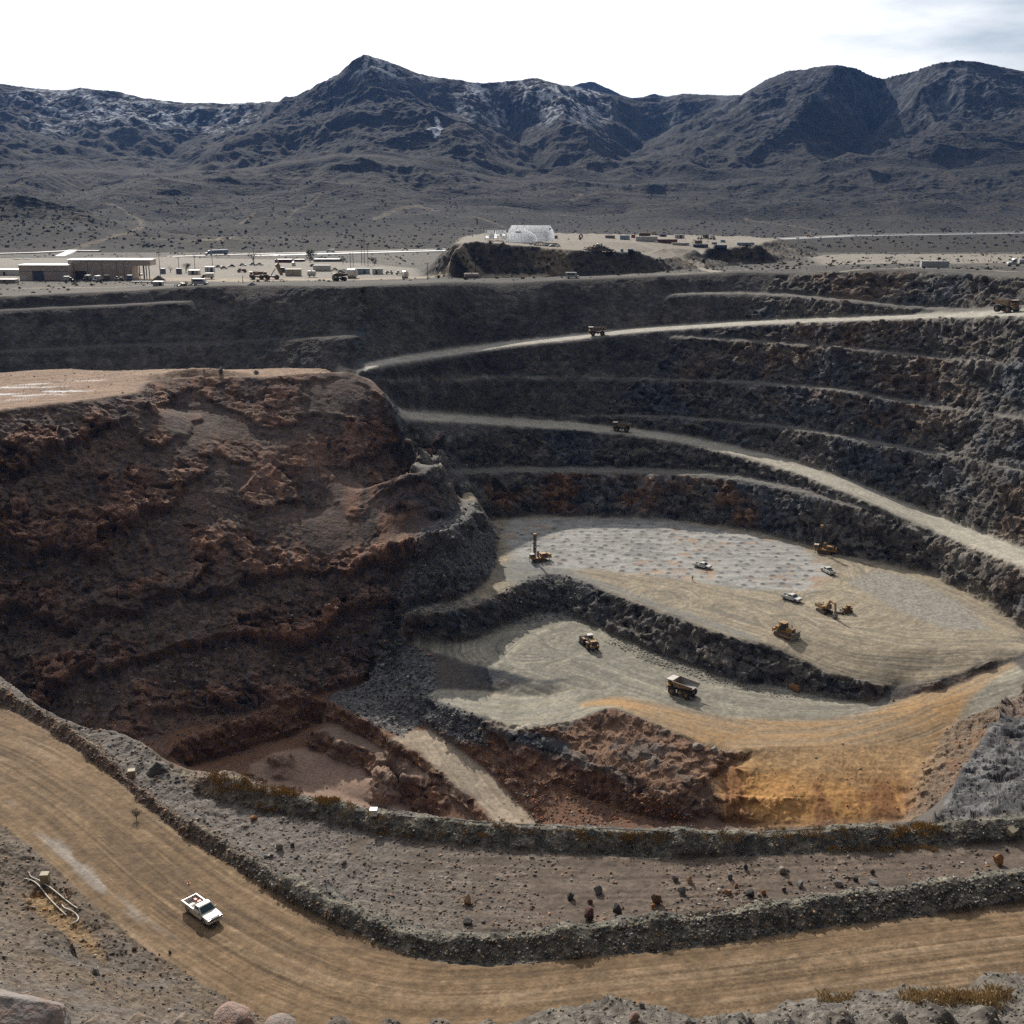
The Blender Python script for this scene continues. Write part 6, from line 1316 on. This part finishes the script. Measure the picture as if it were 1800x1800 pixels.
# parked machines and vehicles far back on the yard
for i, (px, py, m_, lb) in enumerate([(371, 471, P_white, 'small white car parked behind the white site trailer'), (385, 469, P_grey, 'grey car first in the row at the back of the yard'), (394, 471, P_tan, 'tan car second in the row at the back of the yard'), (407, 468, P_dark, 'dark car at the bend of the row at the back of the yard'), (427, 466, P_white, 'white car right of the dark one at the back of the yard'), (445, 465, P_blue2, 'pale blue car at the back of the yard below the bare trees'), (456, 465, P_white, 'white car at the right end of the back row'), (551, 467, P_dark, 'dark car alone between the dark tree and the long trailer'), (577, 470, P_white, 'small white car above the long white trailer'), (588, 474, P_cream, 'cream car right of the long white trailer'), (600, 478, P_grey, 'grey car left of the teal container'), (606, 477, P_white, 'white car nearest to the teal container'), (243, 483, P_blue, 'blue car under the workshop canopy')]):
    place(car(lb, m_), hit(px, py + 1.5), random.uniform(-.4, .4) + (math.pi if i % 3 == 0 else 0), 1.0)
# highway traffic
def on_road(px, py): return gz(px, py) + Vector((0, 0, .25))
def rdir(px0, px1, py0, py1): a, b = gz(px0, py0), gz(px1, py1); return math.atan2(b.y - a.y, b.x - a.x)
place(semi('pale blue semi truck driving left on the highway', P_blue2, P_blue2, 14.5), on_road(372, 449), rdir(400, 340, 448.5, 450.5), .98)
place(box_truck('white box truck on the highway near the middle of the plain', P_white, P_blue2, 7.0, 'highway_truck', 'truck'), on_road(581, 444.5), math.pi); place(car('white car on the highway behind the bare power poles', P_white), on_road(712, 440.5), math.pi + .1, 1.4); place(car('pale blue car on the highway beside the spoil hill', P_blue2), on_road(772, 440), .1, 1.3)
place(semi('white truck hauling a yellow machine on the right highway', P_white, P_yel, 0, loaded=P_yel), on_road(1421, 417.5), rdir(1380, 1480, 419.6, 415.5), 1.5); place(car('white car on the far right highway', P_white), on_road(1712, 411), 0, 1.5); place(car('white and blue car on the highway at the right edge', P_blue2), on_road(1786, 409.5), 0, 1.8)
for px, lb in ((30, 'white coach on the highway, left of two at the left edge'), (47, 'white coach on the highway, right of two at the left edge')): place(van(lb, 'coach', 'coach', 6.2, 2.6), on_road(px, 461.5), math.pi)
tr = container('white semi trailer standing without a truck on the right rim', 45 * .27, P_white, 2.7, 2.5, 'semi_trailer', 'semi trailer'); tr.location = hit(1642, 470); MB().box((3.9, 0, -.3), (2.2, 2.0, .7)).build('wheel_bogie', P_dark, tr); place(semi('white tanker truck at the right edge of the plain', P_white, P_white, 11, True), hit(1790, 468), math.pi, .95)
s_ = thing('small_sign', 'small white sign beside the track on the right rim', 'sign'); MB().box((0, 0, 1.3), (1.5, .08, .8)).build('board', P_white, s_); MB().box((-.5, .06, .5), (.08, .08, 1.2)).box((.5, .06, .5), (.08, .08, 1.2)).build('post', P_grey, s_); place(s_, hit(1696, 474))
# poles
for px, py, yt, arm, lb in [(282, 486, 443, 1, 'tall pole right of the workshop canopy'), (315, 480, 452, 1, 'pole behind the blue grey container and dark bush'), (343, 477, 447, 1, 'pole behind the white cabin with a dark doorway'), (374, 474, 440, 1, 'pole behind the white site trailer'), (447, 468, 436, 1, 'pole beside the bare trees at the back of the yard'), (427, 497, 484, 0, 'short post at the edge of the yard road'), (617, 489, 445, 1, 'tall pole in front of the big white tank'), (621, 468, 443, 0, 'thin pole left of the three tall power poles'), (636, 466, 425, 1, 'left one of the three tall power poles'), (641, 466, 412, 1, 'tallest middle one of the three power poles'), (647, 467, 430, 1, 'right one of the three tall power poles'), (752, 492, 462, 1, 'pole at the left foot of the spoil hill'), (807, 486, 452, 0, 'lamp pole left of the pinkish tank'), (836, 484, 456, 0, 'lamp pole right of the pinkish tank'), (900, 489, 463, 1, 'pole below the slope of the spoil hill'), (492, 483, 465, 1, 'pole by the dark blue container')]:
    p = hit(px, py)
    o = pole(lb, (py - yt) * mpp(p), arm, 'utility poles around the yard', yt < 432); place(o, p, random.uniform(-.4, .4))

# ------------------------------------------------------------------ the white fabric halls on the spoil hill
def arch_prof(w, h):
    return [(-w / 2, 0), (-w / 2, h * .30), (-w * .45, h * .50), (-w * .33, h * .68), (0, h), (w * .33, h * .68), (w * .45, h * .50), (w / 2, h * .30), (w / 2, 0)]
def hall(label, p, w, h, L, rz):
    t = thing('fabric_hall', label, 'fabric hall'); pr = arch_prof(w, h)
    MB().prism(pr, 0, L).build('cover', P_fabric, t)
    r = MB()
    for i in range(7):
        y = .05 + (L - .1) * i / 6
        for a, b in zip(pr[:-1], pr[1:]): r.bar((a[0] * 1.012, y, a[1] * 1.012), (b[0] * 1.012, y, b[1] * 1.012), .12)
    r.build('rib', P_fabric, t); e = MB()
    for i in range(7): x = -w * .4 + w * .8 * i / 6; e.box((x, -.04, h * .3), (.1, .08, h * .6))
    e.build('end_seam', P_grey, t); MB().box((0, -.06, h * .78), (w * .22, .06, h * .10)).build('vent', P_grey, t)
    return place(t, p, rz)
pF = hit(911, 426.5); kF = mpp(pF); hall('small white fabric hall with its gable end to the camera', pF, 46 * kF, 23 * kF, 12, -.25)
pB = hit(965, 424.0); hB = 24 * kF; hall('large white fabric hall, longest on the spoil hill', pF + Vector((53 * kF + 1.5, 22, .0)), 15.0, hB * 1.15, 74 * kF, A_(70))
t = thing('arched_shelter', 'bare arched frame of a hall with torn white cover left of the halls', 'hall frame'); w_, h_ = 14.0, 21 * kF; pr = arch_prof(w_, h_)
for i in range(6):
    a_ = MB(); x = -i * 2.15
    for a, b in zip(pr[:-1], pr[1:]): a_.bar((x, a[0], a[1]), (x, b[0], b[1]), .16)
    a_.build('arch', P_white, t)
pu = MB()
for a in pr: pu.bar((0, a[0], a[1]), (-10.75, a[0], a[1]), .1)
pu.build('purlin', P_white, t); random.seed(11)
cv = MB()
for i in range(5):
    for j in range(1, 7):
        if random.random() < .55:
            a, b = pr[j], pr[j + 1]; x0_, x1_ = -i * 2.15, -(i + random.uniform(.5, 1)) * 2.15; cv.poly((x0_, a[0], a[1]), (x1_, a[0], a[1]), (x1_, b[0], b[1]), (x0_, b[0], b[1]))
cv.build('torn_cover', P_fabric, t, 0, .03); place(t, pF + Vector((-22 * kF, 8, 0)), .05)
# materials store on the hill
ty = thing('giant_tyre', 'big black tyre standing upright on the spoil hill', 'tyre'); q = MB(); n_ = 24
ring = [[q.b.verts.new((1.25 * a * math.cos(2 * math.pi * k / n_), b * .5, 1.25 + 1.25 * a * math.sin(2 * math.pi * k / n_))) for k in range(n_)] for a, b in ((.5, -1), (.9, -1), (1, -.7), (1, .7), (.9, 1), (.5, 1))]
for a, b in zip(ring, ring[1:] + ring[:1]):
    for i in range(n_): q.b.faces.new((a[i - 1], b[i - 1], b[i], a[i]))
q.build('tread', P_tyre, ty); place(ty, hit(1021, 419), .2)
kh = .31
for px, py, w, h, m_, lb in [(974, 419, 12, 5, P_grey, 'grey container beside the large fabric hall'), (1072, 419, 17, 5, P_grey, 'grey brown container first in the row on the spoil hill'), (1098, 421, 17, 7, P_blue2, 'blue grey container second in the row on the spoil hill'), (1113, 418, 7, 5, P_red, 'red container at the back of the row on the spoil hill'), (1133, 415, 20, 5, P_rust, 'dark brown container behind the long white one'), (1136, 424, 38, 8, P_white, 'long white container in the row on the spoil hill'), (1165, 416, 12, 4, P_blue, 'blue container behind the long maroon one'), (1194, 419, 17, 6.5, P_white, 'white container with a dark open door on the spoil hill'), (1173, 427, 34, 6, P_maroon, 'long maroon container on the spoil hill'), (1227, 428, 13, 5, P_tan, 'tan container right of the maroon one'), (1231, 434.5, 26, 5, P_blue, 'blue container on the lip of the low spoil terrace, left of two'), (1266, 436.5, 22, 5.5, P_blue, 'blue container on the lip of the low spoil terrace, right of two'), (1310, 430.5, 30, 4, P_blue2, 'long pale blue container at the far end of the terrace'), (1270, 426, 8, 4, P_blue2, 'small pale blue container on the terrace'), (1255, 429.5, 9, 3.5, P_grey, 'small grey container on the terrace'), (1093, 443, 5, 5, P_blue2, 'small blue crate left of two at the front of the spoil hill'), (1108, 442, 9, 4, P_blue, 'blue crate right of two at the front of the spoil hill'), (1196, 430.5, 30, 3.5, P_white_dirty, 'low white stack of panels in front of the maroon container')]:
    p = hit(px, py); k = mpp(p); o = container(lb, w * k, m_, h * k, min(2.5, w * k * .8), 'crate' if 'crate' in lb else ('panel_stack' if 'stack' in lb else 'shipping_container'), 'crate' if 'crate' in lb else ('panels' if 'stack' in lb else 'container'), door=.12 if 'dark open' in lb else None); o.location = p
for px, py, m_, lb, f in [(1230, 421, P_white, 'white flat bed vehicle on the spoil hill', True), (1241, 420, P_dark, 'dark truck on the spoil hill right of the white flat bed', False), (1252, 421, P_white, 'white truck at the right end of the spoil hill row', False), (1150, 413.5, P_cream, 'cream truck behind the long white container', False)]:
    place(box_truck(lb, m_, m_, 3.6, 'parked_truck', 'truck', f), hit(px, py), random.uniform(-.5, .5))
def scrap(label, px, py, w, h, n_, cols, dpt=1.0, name='scrap_heap'):
    p = hit(px, py); k = mpp(p); r = random.Random(px); t = thing(name, label, 'scrap heap')
    for ci, m_ in enumerate(cols):
        b = MB()
        for i in range(n_ // len(cols)):
            u_ = math.sqrt(r.random()); a = r.uniform(0, 6.28); x, y = u_ * math.cos(a) * w * k / 2, u_ * math.sin(a) * w * k / 2 * dpt; z = (1 - u_) * h * k * r.uniform(.5, 1.0)
            b.box((x, y, z), (r.uniform(.4, 2.6), r.uniform(.1, .5), r.uniform(.08, .4)), Matrix.Rotation(r.uniform(0, 3), 3, 'Z') @ Matrix.Rotation(r.uniform(-.7, .7), 3, 'Y'))
        b.build('debris', m_, t)
    t.location = p + Vector((0, w * k * .2, 0)); return t
scrap('tall heap of brown and white scrap on the spoil hill', 1052, 441, 52, 13, 620, [P_rust, P_wood, P_tan, P_grey, P_white_dirty], .5)
scrap('low heap of white scrap beside the minibus on the yard road', 323, 503, 34, 6, 160, [P_grey, P_white_dirty, P_rust], .4)
scrap('scattered debris along the front edge of the spoil hill', 955, 433, 60, 2.5, 140, [P_grey, P_blue2, P_rust], .25)
place(tank('long white pipe section lying on the ground left of the small shed', 9, .35, P_white, name='pipe_section', cat='pipe'), hit(249, 499), 0)
# ------------------------------------------------------------------ loose stones, dry grass, desert shrubs
rs = np.random.RandomState(21)
def scatter(mask, n):
    """random ground vertices with probability by mask"""
    w_ = mask.ravel().astype(np.float64); w_[w_ < .02] = 0; c = np.cumsum(w_); k = np.searchsorted(c, rs.rand(n) * c[-1]); return k[k < w_.size]
def stones(name, sets, label, cat):
    pos, siz, cl = [], [], []
    for mask, n, smin, smax, tint in sets:
        k = scatter(mask, n); P = VP.reshape(-1, 3)[k]; d = np.linalg.norm(P - [0, 0, CZ], axis=1)
        r = .42 * (smin + (smax - smin) * rs.rand(len(k)) ** 4.5)
        pos.append(P + rs.normal(0, .0012, (len(k), 3)) * d[:, None] * [1, 1, 0]); siz.append(r * d / 2000)
        c = col.reshape(-1, 3)[k] * (.75 + 1.1 * rs.rand(len(k), 1)); g = rs.rand(len(k)) < .22; gr = c.mean(1, keepdims=True) * [1.05, 1.03, 1.0]; c[g] = gr[g]
        o = rs.rand(len(k)) < tint; c[o] = c[o] * [1.7, 1.2, .85]; p_ = rs.rand(len(k)) < .07; c[p_] = [.36, .33, .29]; cl.append(np.clip(c, .02, .5))
    pos, siz, cl = np.concatenate(pos), np.concatenate(siz), np.concatenate(cl)
    b = bmesh.new(); bmesh.ops.create_icosphere(b, subdivisions=1, radius=1); bv = np.array([v.co for v in b.verts], f32); bf = np.array([[v.index for v in f.verts] for f in b.faces], np.int32); b.free()
    n = len(pos); nv = len(bv)
    V = bv[None] * (.55 + .75 * rs.rand(n, nv, 1)) * (np.stack([.8 + .6 * rs.rand(n), .7 + .5 * rs.rand(n), .55 + .45 * rs.rand(n)], -1)[:, None])
    a = rs.rand(n) * 6.283; ca, sa = np.cos(a)[:, None], np.sin(a)[:, None]; t = rs.normal(0, .45, n); ct, st = np.cos(t)[:, None], np.sin(t)[:, None]
    x, y, z = V[..., 0], V[..., 1], V[..., 2]; y, z = y * ct - z * st, y * st + z * ct; x, y = x * ca - y * sa, x * sa + y * ca
    V = np.stack([x, y, z], -1) * siz[:, None, None] + pos[:, None] + np.array([0, 0, .05]) * siz[:, None, None]
    Fc = (bf[None] + (np.arange(n) * nv)[:, None, None]).reshape(-1, 3).astype(np.int32)
    me = bpy.data.meshes.new(name); me.vertices.add(n * nv); me.vertices.foreach_set('co', V.astype(f32).ravel()); me.loops.add(Fc.size); me.loops.foreach_set('vertex_index', Fc.ravel())
    me.polygons.add(len(Fc)); me.polygons.foreach_set('loop_start', np.arange(0, Fc.size, 3, dtype=np.int32)); me.update(calc_edges=True)
    ca_ = me.color_attributes.new('Col', 'FLOAT_COLOR', 'POINT'); ca_.data.foreach_set('color', np.concatenate([np.repeat(cl, nv, 0), np.full((n * nv, 1), .3)], 1).astype(f32).ravel())
    me.materials.append(M_stone); o = bpy.data.objects.new(name, me); C.objects.link(o); return tag(o, label, cat, None, 'stuff')
M_stone = ground_mat('loose_stone', (4, 6), (.5, .05))
front = sstep(-.1, .25, -(N[..., 1] * Y + N[..., 2] * (Z - CZ) + N[..., 0] * X) / np.sqrt(X * X + Y * Y + (Z - CZ) ** 2))
foot_ = bil(pmask(I([(230, 1310), (400, 1262), (570, 1222), (650, 1200), (655, 1150), (560, 1130), (420, 1180), (250, 1240), (100, 1260), (60, 1200), (0, 1150), (0, 1200), (120, 1280)], 124), blur=6), WI, TJ)
vfoot = bil(pmask(I([(1090, 1118, 118), (1200, 1160, 118), (1300, 1194, 118), (1450, 1226, 118), (1560, 1230, 117), (1400, 1228, 119), (1300, 1212, 119), (1200, 1184, 119), (1130, 1160, 119), (1060, 1128, 119)]), blur=3), WI, TJ)
rfoot = bil(pmask(I([(870, 1320, 127), (960, 1370, 129), (1100, 1415, 130.5), (1230, 1440, 130), (1200, 1455, 131), (960, 1455, 133), (900, 1390, 131)]), blur=3), WI, TJ)
edge = m['road'] * sstep(8.5, 12, np.abs(rd))
stones('loose_stones', [((m['berm1'] * front * sstep(-70, -30, X)), 15000, .9, 8.0, .12), (m['berm1'] * front * sstep(-20, -50, X), 5000, .8, 6.5, .2), (m['berm2'] * front, 9000, .8, 6.0, .08), (lrub * front, 7500, .8, 8.5, .15), (m['bench'] * front * .4, 900, .7, 3.5, .1),
    (rub * front + m['ufoot'] * .35, 7500, .9, 8.5, .05), (foot_ * front, 6500, .9, 6, .25), (vfoot, 3000, .8, 5.5, .05), (rfoot * front, 3000, .9, 7, .3), (m['r'] * front, 1200, .8, 5, .2),
    (m['near'] * front * sstep(70, 100, dist), 9000, .8, 8.0, .18), (m['near'] * front * sstep(75, 50, dist) * sstep(30, 40, dist), 11000, 1.0, 9.0, .12), (edge, 700, .6, 4.5, .1), (m['orange'] * .15 + m['rtal'] * front, 1500, .8, 6, .25), (m['spur'] * front, 3600, .8, 6, .1), (m['road'], 260, .8, 2.6, .0), (m['plateau'] * sstep(330, 345, Y), 700, .8, 4.5, .2), (m['x'] + m['y'] * .25 + m['w'] * .05, 900, .8, 4, .2)],
    'loose grey and brown stones strewn over the berms, banks and gravel slopes', 'stones')
def blades(name, spots, h, nb, c, label, cat, spread=.5, wdt=.02):
    V, Fc = [], []
    for p, s in spots:
        for k in range(nb):
            a = rs.rand() * 6.283; r = spread * s * math.sqrt(rs.rand()); x, y = p[0] + r * math.cos(a), p[1] + r * math.sin(a); l = h * s * (.5 + .7 * rs.rand()); b = rs.rand() * 6.283; lean = l * (.2 + .7 * rs.rand())
            w = wdt * s * (1 + rs.rand()); i = len(V); V += [(x - w * math.sin(b), y + w * math.cos(b), p[2] - .05), (x + w * math.sin(b), y - w * math.cos(b), p[2] - .05), (x + lean * .4 * math.cos(b), y + lean * .4 * math.sin(b), p[2] + l * .7), (x + lean * math.cos(b), y + lean * math.sin(b), p[2] + l)]; Fc += [(i, i + 1, i + 2), (i + 1, i + 3, i + 2)]
    me = bpy.data.meshes.new(name); me.from_pydata(V, [], Fc); me.materials.append(paint(name, c, .9, .5, dust=tuple(q * .55 for q in c), scale=.8, spec=.1)); o = bpy.data.objects.new(name, me); C.objects.link(o); return tag(o, label, cat, None, 'stuff')
gs = []
for px0, py0, px1, py1, n, sc_ in [(370, 1362, 470, 1392, 60, 1.1), (470, 1385, 530, 1400, 40, 1.1), (555, 1405, 595, 1412, 26, 1.1), (600, 1412, 700, 1440, 14, .9), (700, 1440, 1000, 1470, 40, .8), (1000, 1462, 1300, 1480, 46, .85), (1300, 1455, 1640, 1475, 60, .9), (1570, 1452, 1650, 1462, 30, 1.1), (1450, 1488, 1660, 1496, 46, .8), (650, 1435, 690, 1470, 14, .9), (455, 1412, 500, 1425, 12, .8), (40, 1560, 130, 1600, 50, .5)]:
    for k in range(n): gs.append((hit(random.uniform(px0, px1), random.uniform(py0, py1)), sc_ * random.uniform(.6, 1.3)))
blades('dry_grass', gs, .5, 30, (.36, .235, .095), 'tufts of dry golden grass along the berms and by the roadside box', 'dry grass', .55, .016)
gs = [(hit(random.uniform(1600, 1760), random.uniform(1752, 1768)), random.uniform(.6, 1.3)) for k in range(70)] + [(hit(random.uniform(1440, 1500), random.uniform(1756, 1764)), random.uniform(.5, 1)) for k in range(16)]
blades('straw_grass', gs, .38, 40, (.46, .34, .19), 'pale straw grass on the gravel mound at the lower right edge', 'dry grass', .5, .006)
# shrubs dotted over the plain and the spoil slopes: too many to count
def shrubs(name, pts, rmin, rmax, c, label):
    V, Fc = [], []
    for p in pts:
        R0 = rmin + (rmax - rmin) * rs.rand() ** 2
        for k in range(34):
            q = rs.normal(0, 1, 3); q /= np.linalg.norm(q); q[2] = abs(q[2]) * .9; ctr = np.array(p) + q * R0 * (.35 + .65 * rs.rand()); e = rs.normal(0, R0 * .34, (3, 3)); i = len(V); V += [tuple(ctr + e[0]), tuple(ctr + e[1]), tuple(ctr + e[2])]; Fc.append((i, i + 1, i + 2))
    me = bpy.data.meshes.new(name); me.from_pydata(V, [], Fc); me.materials.append(paint(name, c, .95, .5, dust=tuple(q * 1.9 for q in c), scale=.4, spec=.1)); o = bpy.data.objects.new(name, me); C.objects.link(o); return tag(o, label, 'shrubs', None, 'stuff')
pl_m = m['beyond'] * (1 - bil(pmask(Hd([(-200, 540, 38), (740, 540, 38), (740, 640, 38), (560, 760, 39), (300, 860, 42), (-200, 800, 40)]), blur=3), WI, TJ)) * (1 - .85 * m['hilltop']) * sstep(.3, .55, n1) * sstep(500, 560, dist)
k = scatter(pl_m, 2600); shrubs('desert_shrubs', VP.reshape(-1, 3)[k], .25, .95, (.052, .050, .034), 'small dark desert shrubs dotted over the plain and the spoil hill')
gB = sstep(1020, 1100, YB) * sstep(2600, 1900, YB); w_ = gB.ravel().astype(np.float64); c = np.cumsum(w_); k = np.searchsorted(c, rs.rand(6500) * c[-1]); PB = np.stack([XB, YB, ZBf], -1).reshape(-1, 3)[k]
shrubs('hillside_shrubs', PB, .5, 2.0, (.040, .043, .030), 'dark junipers and scrub scattered over the foothills below the mountains')
def tree(px, py, h, crown_c, label, name='desert_tree', bare=False, cat='tree'):
    p = hit(px, py); t = thing(name, label, cat); kk = mpp(p); H = h * kk; r = random.Random(px); b = MB(); b.tube((0, 0, -.3), (0, 0, H * .45), H * .05, 7, H * .03); tips = []
    for i in range(9):
        a = r.uniform(0, 6.28); z0 = H * r.uniform(.15, .45); q = Vector((math.cos(a) * H * r.uniform(.2, .5), math.sin(a) * H * r.uniform(.2, .5), H * r.uniform(.6, 1.0))); b.tube((0, 0, z0), q, H * .022, 5, H * .008); tips.append(q)
        for j in range(3 if bare else 1): q2 = q + Vector((r.uniform(-1, 1), r.uniform(-1, 1), r.uniform(0, 1))) * H * .22; b.tube(q.lerp(Vector((0, 0, z0)), .3), q2, H * .010, 4, H * .004); tips.append(q2)
    b.build('trunk', P_wood, t)
    if not bare:
        c_ = MB()
        for q in tips:
            for k in range(26):
                ctr = q + Vector((r.gauss(0, 1), r.gauss(0, 1), r.gauss(0, .8))) * H * .13; c_.poly(*[ctr + Vector((r.gauss(0, 1), r.gauss(0, 1), r.gauss(0, 1))) * H * .045 for _ in range(3)])
        c_.build('crown', crown_c, t)
    return place(t, p)
P_leaf = paint('dark_leaves', (.032, .038, .026), .9, .3, dust=(.07, .07, .05)); P_leaf2 = paint('dead_twigs', (.05, .04, .035), .95, .3)
tree(327, 479, 13, P_leaf, 'round dark bush between two blue grey containers on the yard', 'dark_bush', cat='bush'); tree(545, 461, 17, P_leaf, 'dark green tree by the long white roofed building'); tree(445, 462, 17, P_leaf, 'bare grey tree at the back of the yard, left of the raised truck bed', bare=True); tree(300, 479, 11, P_leaf, 'bare shrub between the workshop and the blue grey container', 'bare_shrub', True, 'shrub'); tree(1494, 409, 6, P_leaf, 'small dark tree beside the right highway'); tree(1658, 411, 9, P_leaf, 'large dark bush beside the right highway', 'dark_bush', cat='bush'); tree(658, 466, 11, P_leaf, 'dark bush right of the three power poles', 'dark_bush', cat='bush'); tree(603, 464, 10, P_leaf, 'dark bush right of the long white roofed building', 'dark_bush', cat='bush')
tree(240, 1440, 15, P_leaf2, 'small black bush at the foot of the bank beside the left haul road', 'dead_bush', cat='bush')
# ------------------------------------------------------------------ camera, sun, sky
sc = bpy.context.scene
DENOISE = False
cam = bpy.data.cameras.new('camera'); co = bpy.data.objects.new('camera', cam); C.objects.link(co)
cam.sensor_width = 36; cam.lens = 40; cam.clip_start = .5; cam.clip_end = 20000
co.location = (0, 0, CZ); co.rotation_euler = (math.radians(90) - PITCH, 0, 0)
sc.camera = co
SUN_EL, SUN_AZ = math.radians(31), math.radians(-17)      # azimuth from straight ahead, to the left
sd_ = Vector((math.sin(SUN_AZ) * math.cos(SUN_EL), math.cos(SUN_AZ) * math.cos(SUN_EL), math.sin(SUN_EL)))
sun = bpy.data.lights.new('sun', 'SUN'); so = bpy.data.objects.new('sun', sun); C.objects.link(so)
sun.energy = 5.0; sun.angle = math.radians(.6); sun.color = (1, .93, .82)
so.rotation_euler = sd_.to_track_quat('Z', 'Y').to_euler(); so.location = (-200, 500, 600)
wd = bpy.data.worlds.new('World'); sc.world = wd; wd.use_nodes = True
n, l = wd.node_tree.nodes, wd.node_tree.links
bg = n['Background']; sk = n.new('ShaderNodeTexSky'); sk.sky_type = 'NISHITA'; sk.sun_disc = False
sk.sun_elevation = SUN_EL; sk.sun_rotation = SUN_AZ; sk.altitude = 1200; sk.air_density = 1; sk.dust_density = .6
tc = n.new('ShaderNodeTexCoord'); mp = n.new('ShaderNodeMapping'); mp.inputs['Scale'].default_value = (1.6, 1.6, 7)
l.new(tc.outputs['Generated'], mp.inputs[0])
no = n.new('ShaderNodeTexNoise'); no.inputs['Scale'].default_value = 1.7; no.inputs['Detail'].default_value = 7; no.inputs['Roughness'].default_value = .55; l.new(mp.outputs[0], no.inputs['Vector'])
cr = n.new('ShaderNodeMapRange'); cr.inputs[1].default_value = .22; cr.inputs[2].default_value = .46; gp = n.new('ShaderNodeVectorMath'); gp.operation = 'DOT_PRODUCT'; gp.inputs[1].default_value = tuple(Vector((.50, 1.08, .19)).normalized())
nv = n.new('ShaderNodeVectorMath'); nv.operation = 'NORMALIZE'; l.new(tc.outputs['Generated'], nv.inputs[0]); l.new(nv.outputs[0], gp.inputs[0])
gm = n.new('ShaderNodeMapRange'); gm.inputs[1].default_value = .985; gm.inputs[2].default_value = .9995; gm.inputs[3].default_value = 0; gm.inputs[4].default_value = -.11; l.new(gp.outputs['Value'], gm.inputs[0])
ad = n.new('ShaderNodeMath'); l.new(no.outputs['Fac'], ad.inputs[0]); l.new(gm.outputs[0], ad.inputs[1]); l.new(ad.outputs[0], cr.inputs[0])
# thin high cloud, bright towards the sun (forward scatter) and dull behind the camera
dt = n.new('ShaderNodeVectorMath'); dt.operation = 'DOT_PRODUCT'; l.new(nv.outputs[0], dt.inputs[0]); dt.inputs[1].default_value = tuple(sd_)
fs = n.new('ShaderNodeMapRange'); fs.inputs[1].default_value = .25; fs.inputs[2].default_value = .95; fs.inputs[3].default_value = .07; fs.inputs[4].default_value = 1.0; fs.interpolation_type = 'SMOOTHSTEP'; l.new(dt.outputs['Value'], fs.inputs[0])
cl = n.new('ShaderNodeVectorMath'); cl.operation = 'SCALE'; cl.inputs[0].default_value = (24, 24.2, 24.6); l.new(fs.outputs[0], cl.inputs['Scale'])
mx = n.new('ShaderNodeMixRGB'); l.new(cr.outputs[0], mx.inputs[0]); l.new(sk.outputs[0], mx.inputs[1]); l.new(cl.outputs[0], mx.inputs[2])
l.new(mx.outputs[0], bg.inputs[0]); bg.inputs[1].default_value = .06
sc.view_settings.view_transform = 'Standard'; sc.view_settings.look = 'None'; sc.view_settings.exposure = .04; sc.view_settings.gamma = 1
sc.cycles.max_bounces = 4; sc.cycles.diffuse_bounces = 2; sc.cycles.glossy_bounces = 2; sc.cycles.transparent_max_bounces = 4; sc.cycles.volume_bounces = 0
sc.cycles.use_adaptive_sampling = True; sc.cycles.adaptive_threshold = .02
sc.cycles.use_denoising = DENOISE
try:
    sc.cycles.denoiser = 'OPENIMAGEDENOISE'; sc.cycles.denoising_input_passes = 'RGB_ALBEDO_NORMAL'; sc.cycles.denoising_prefilter = 'ACCURATE'
except Exception: pass
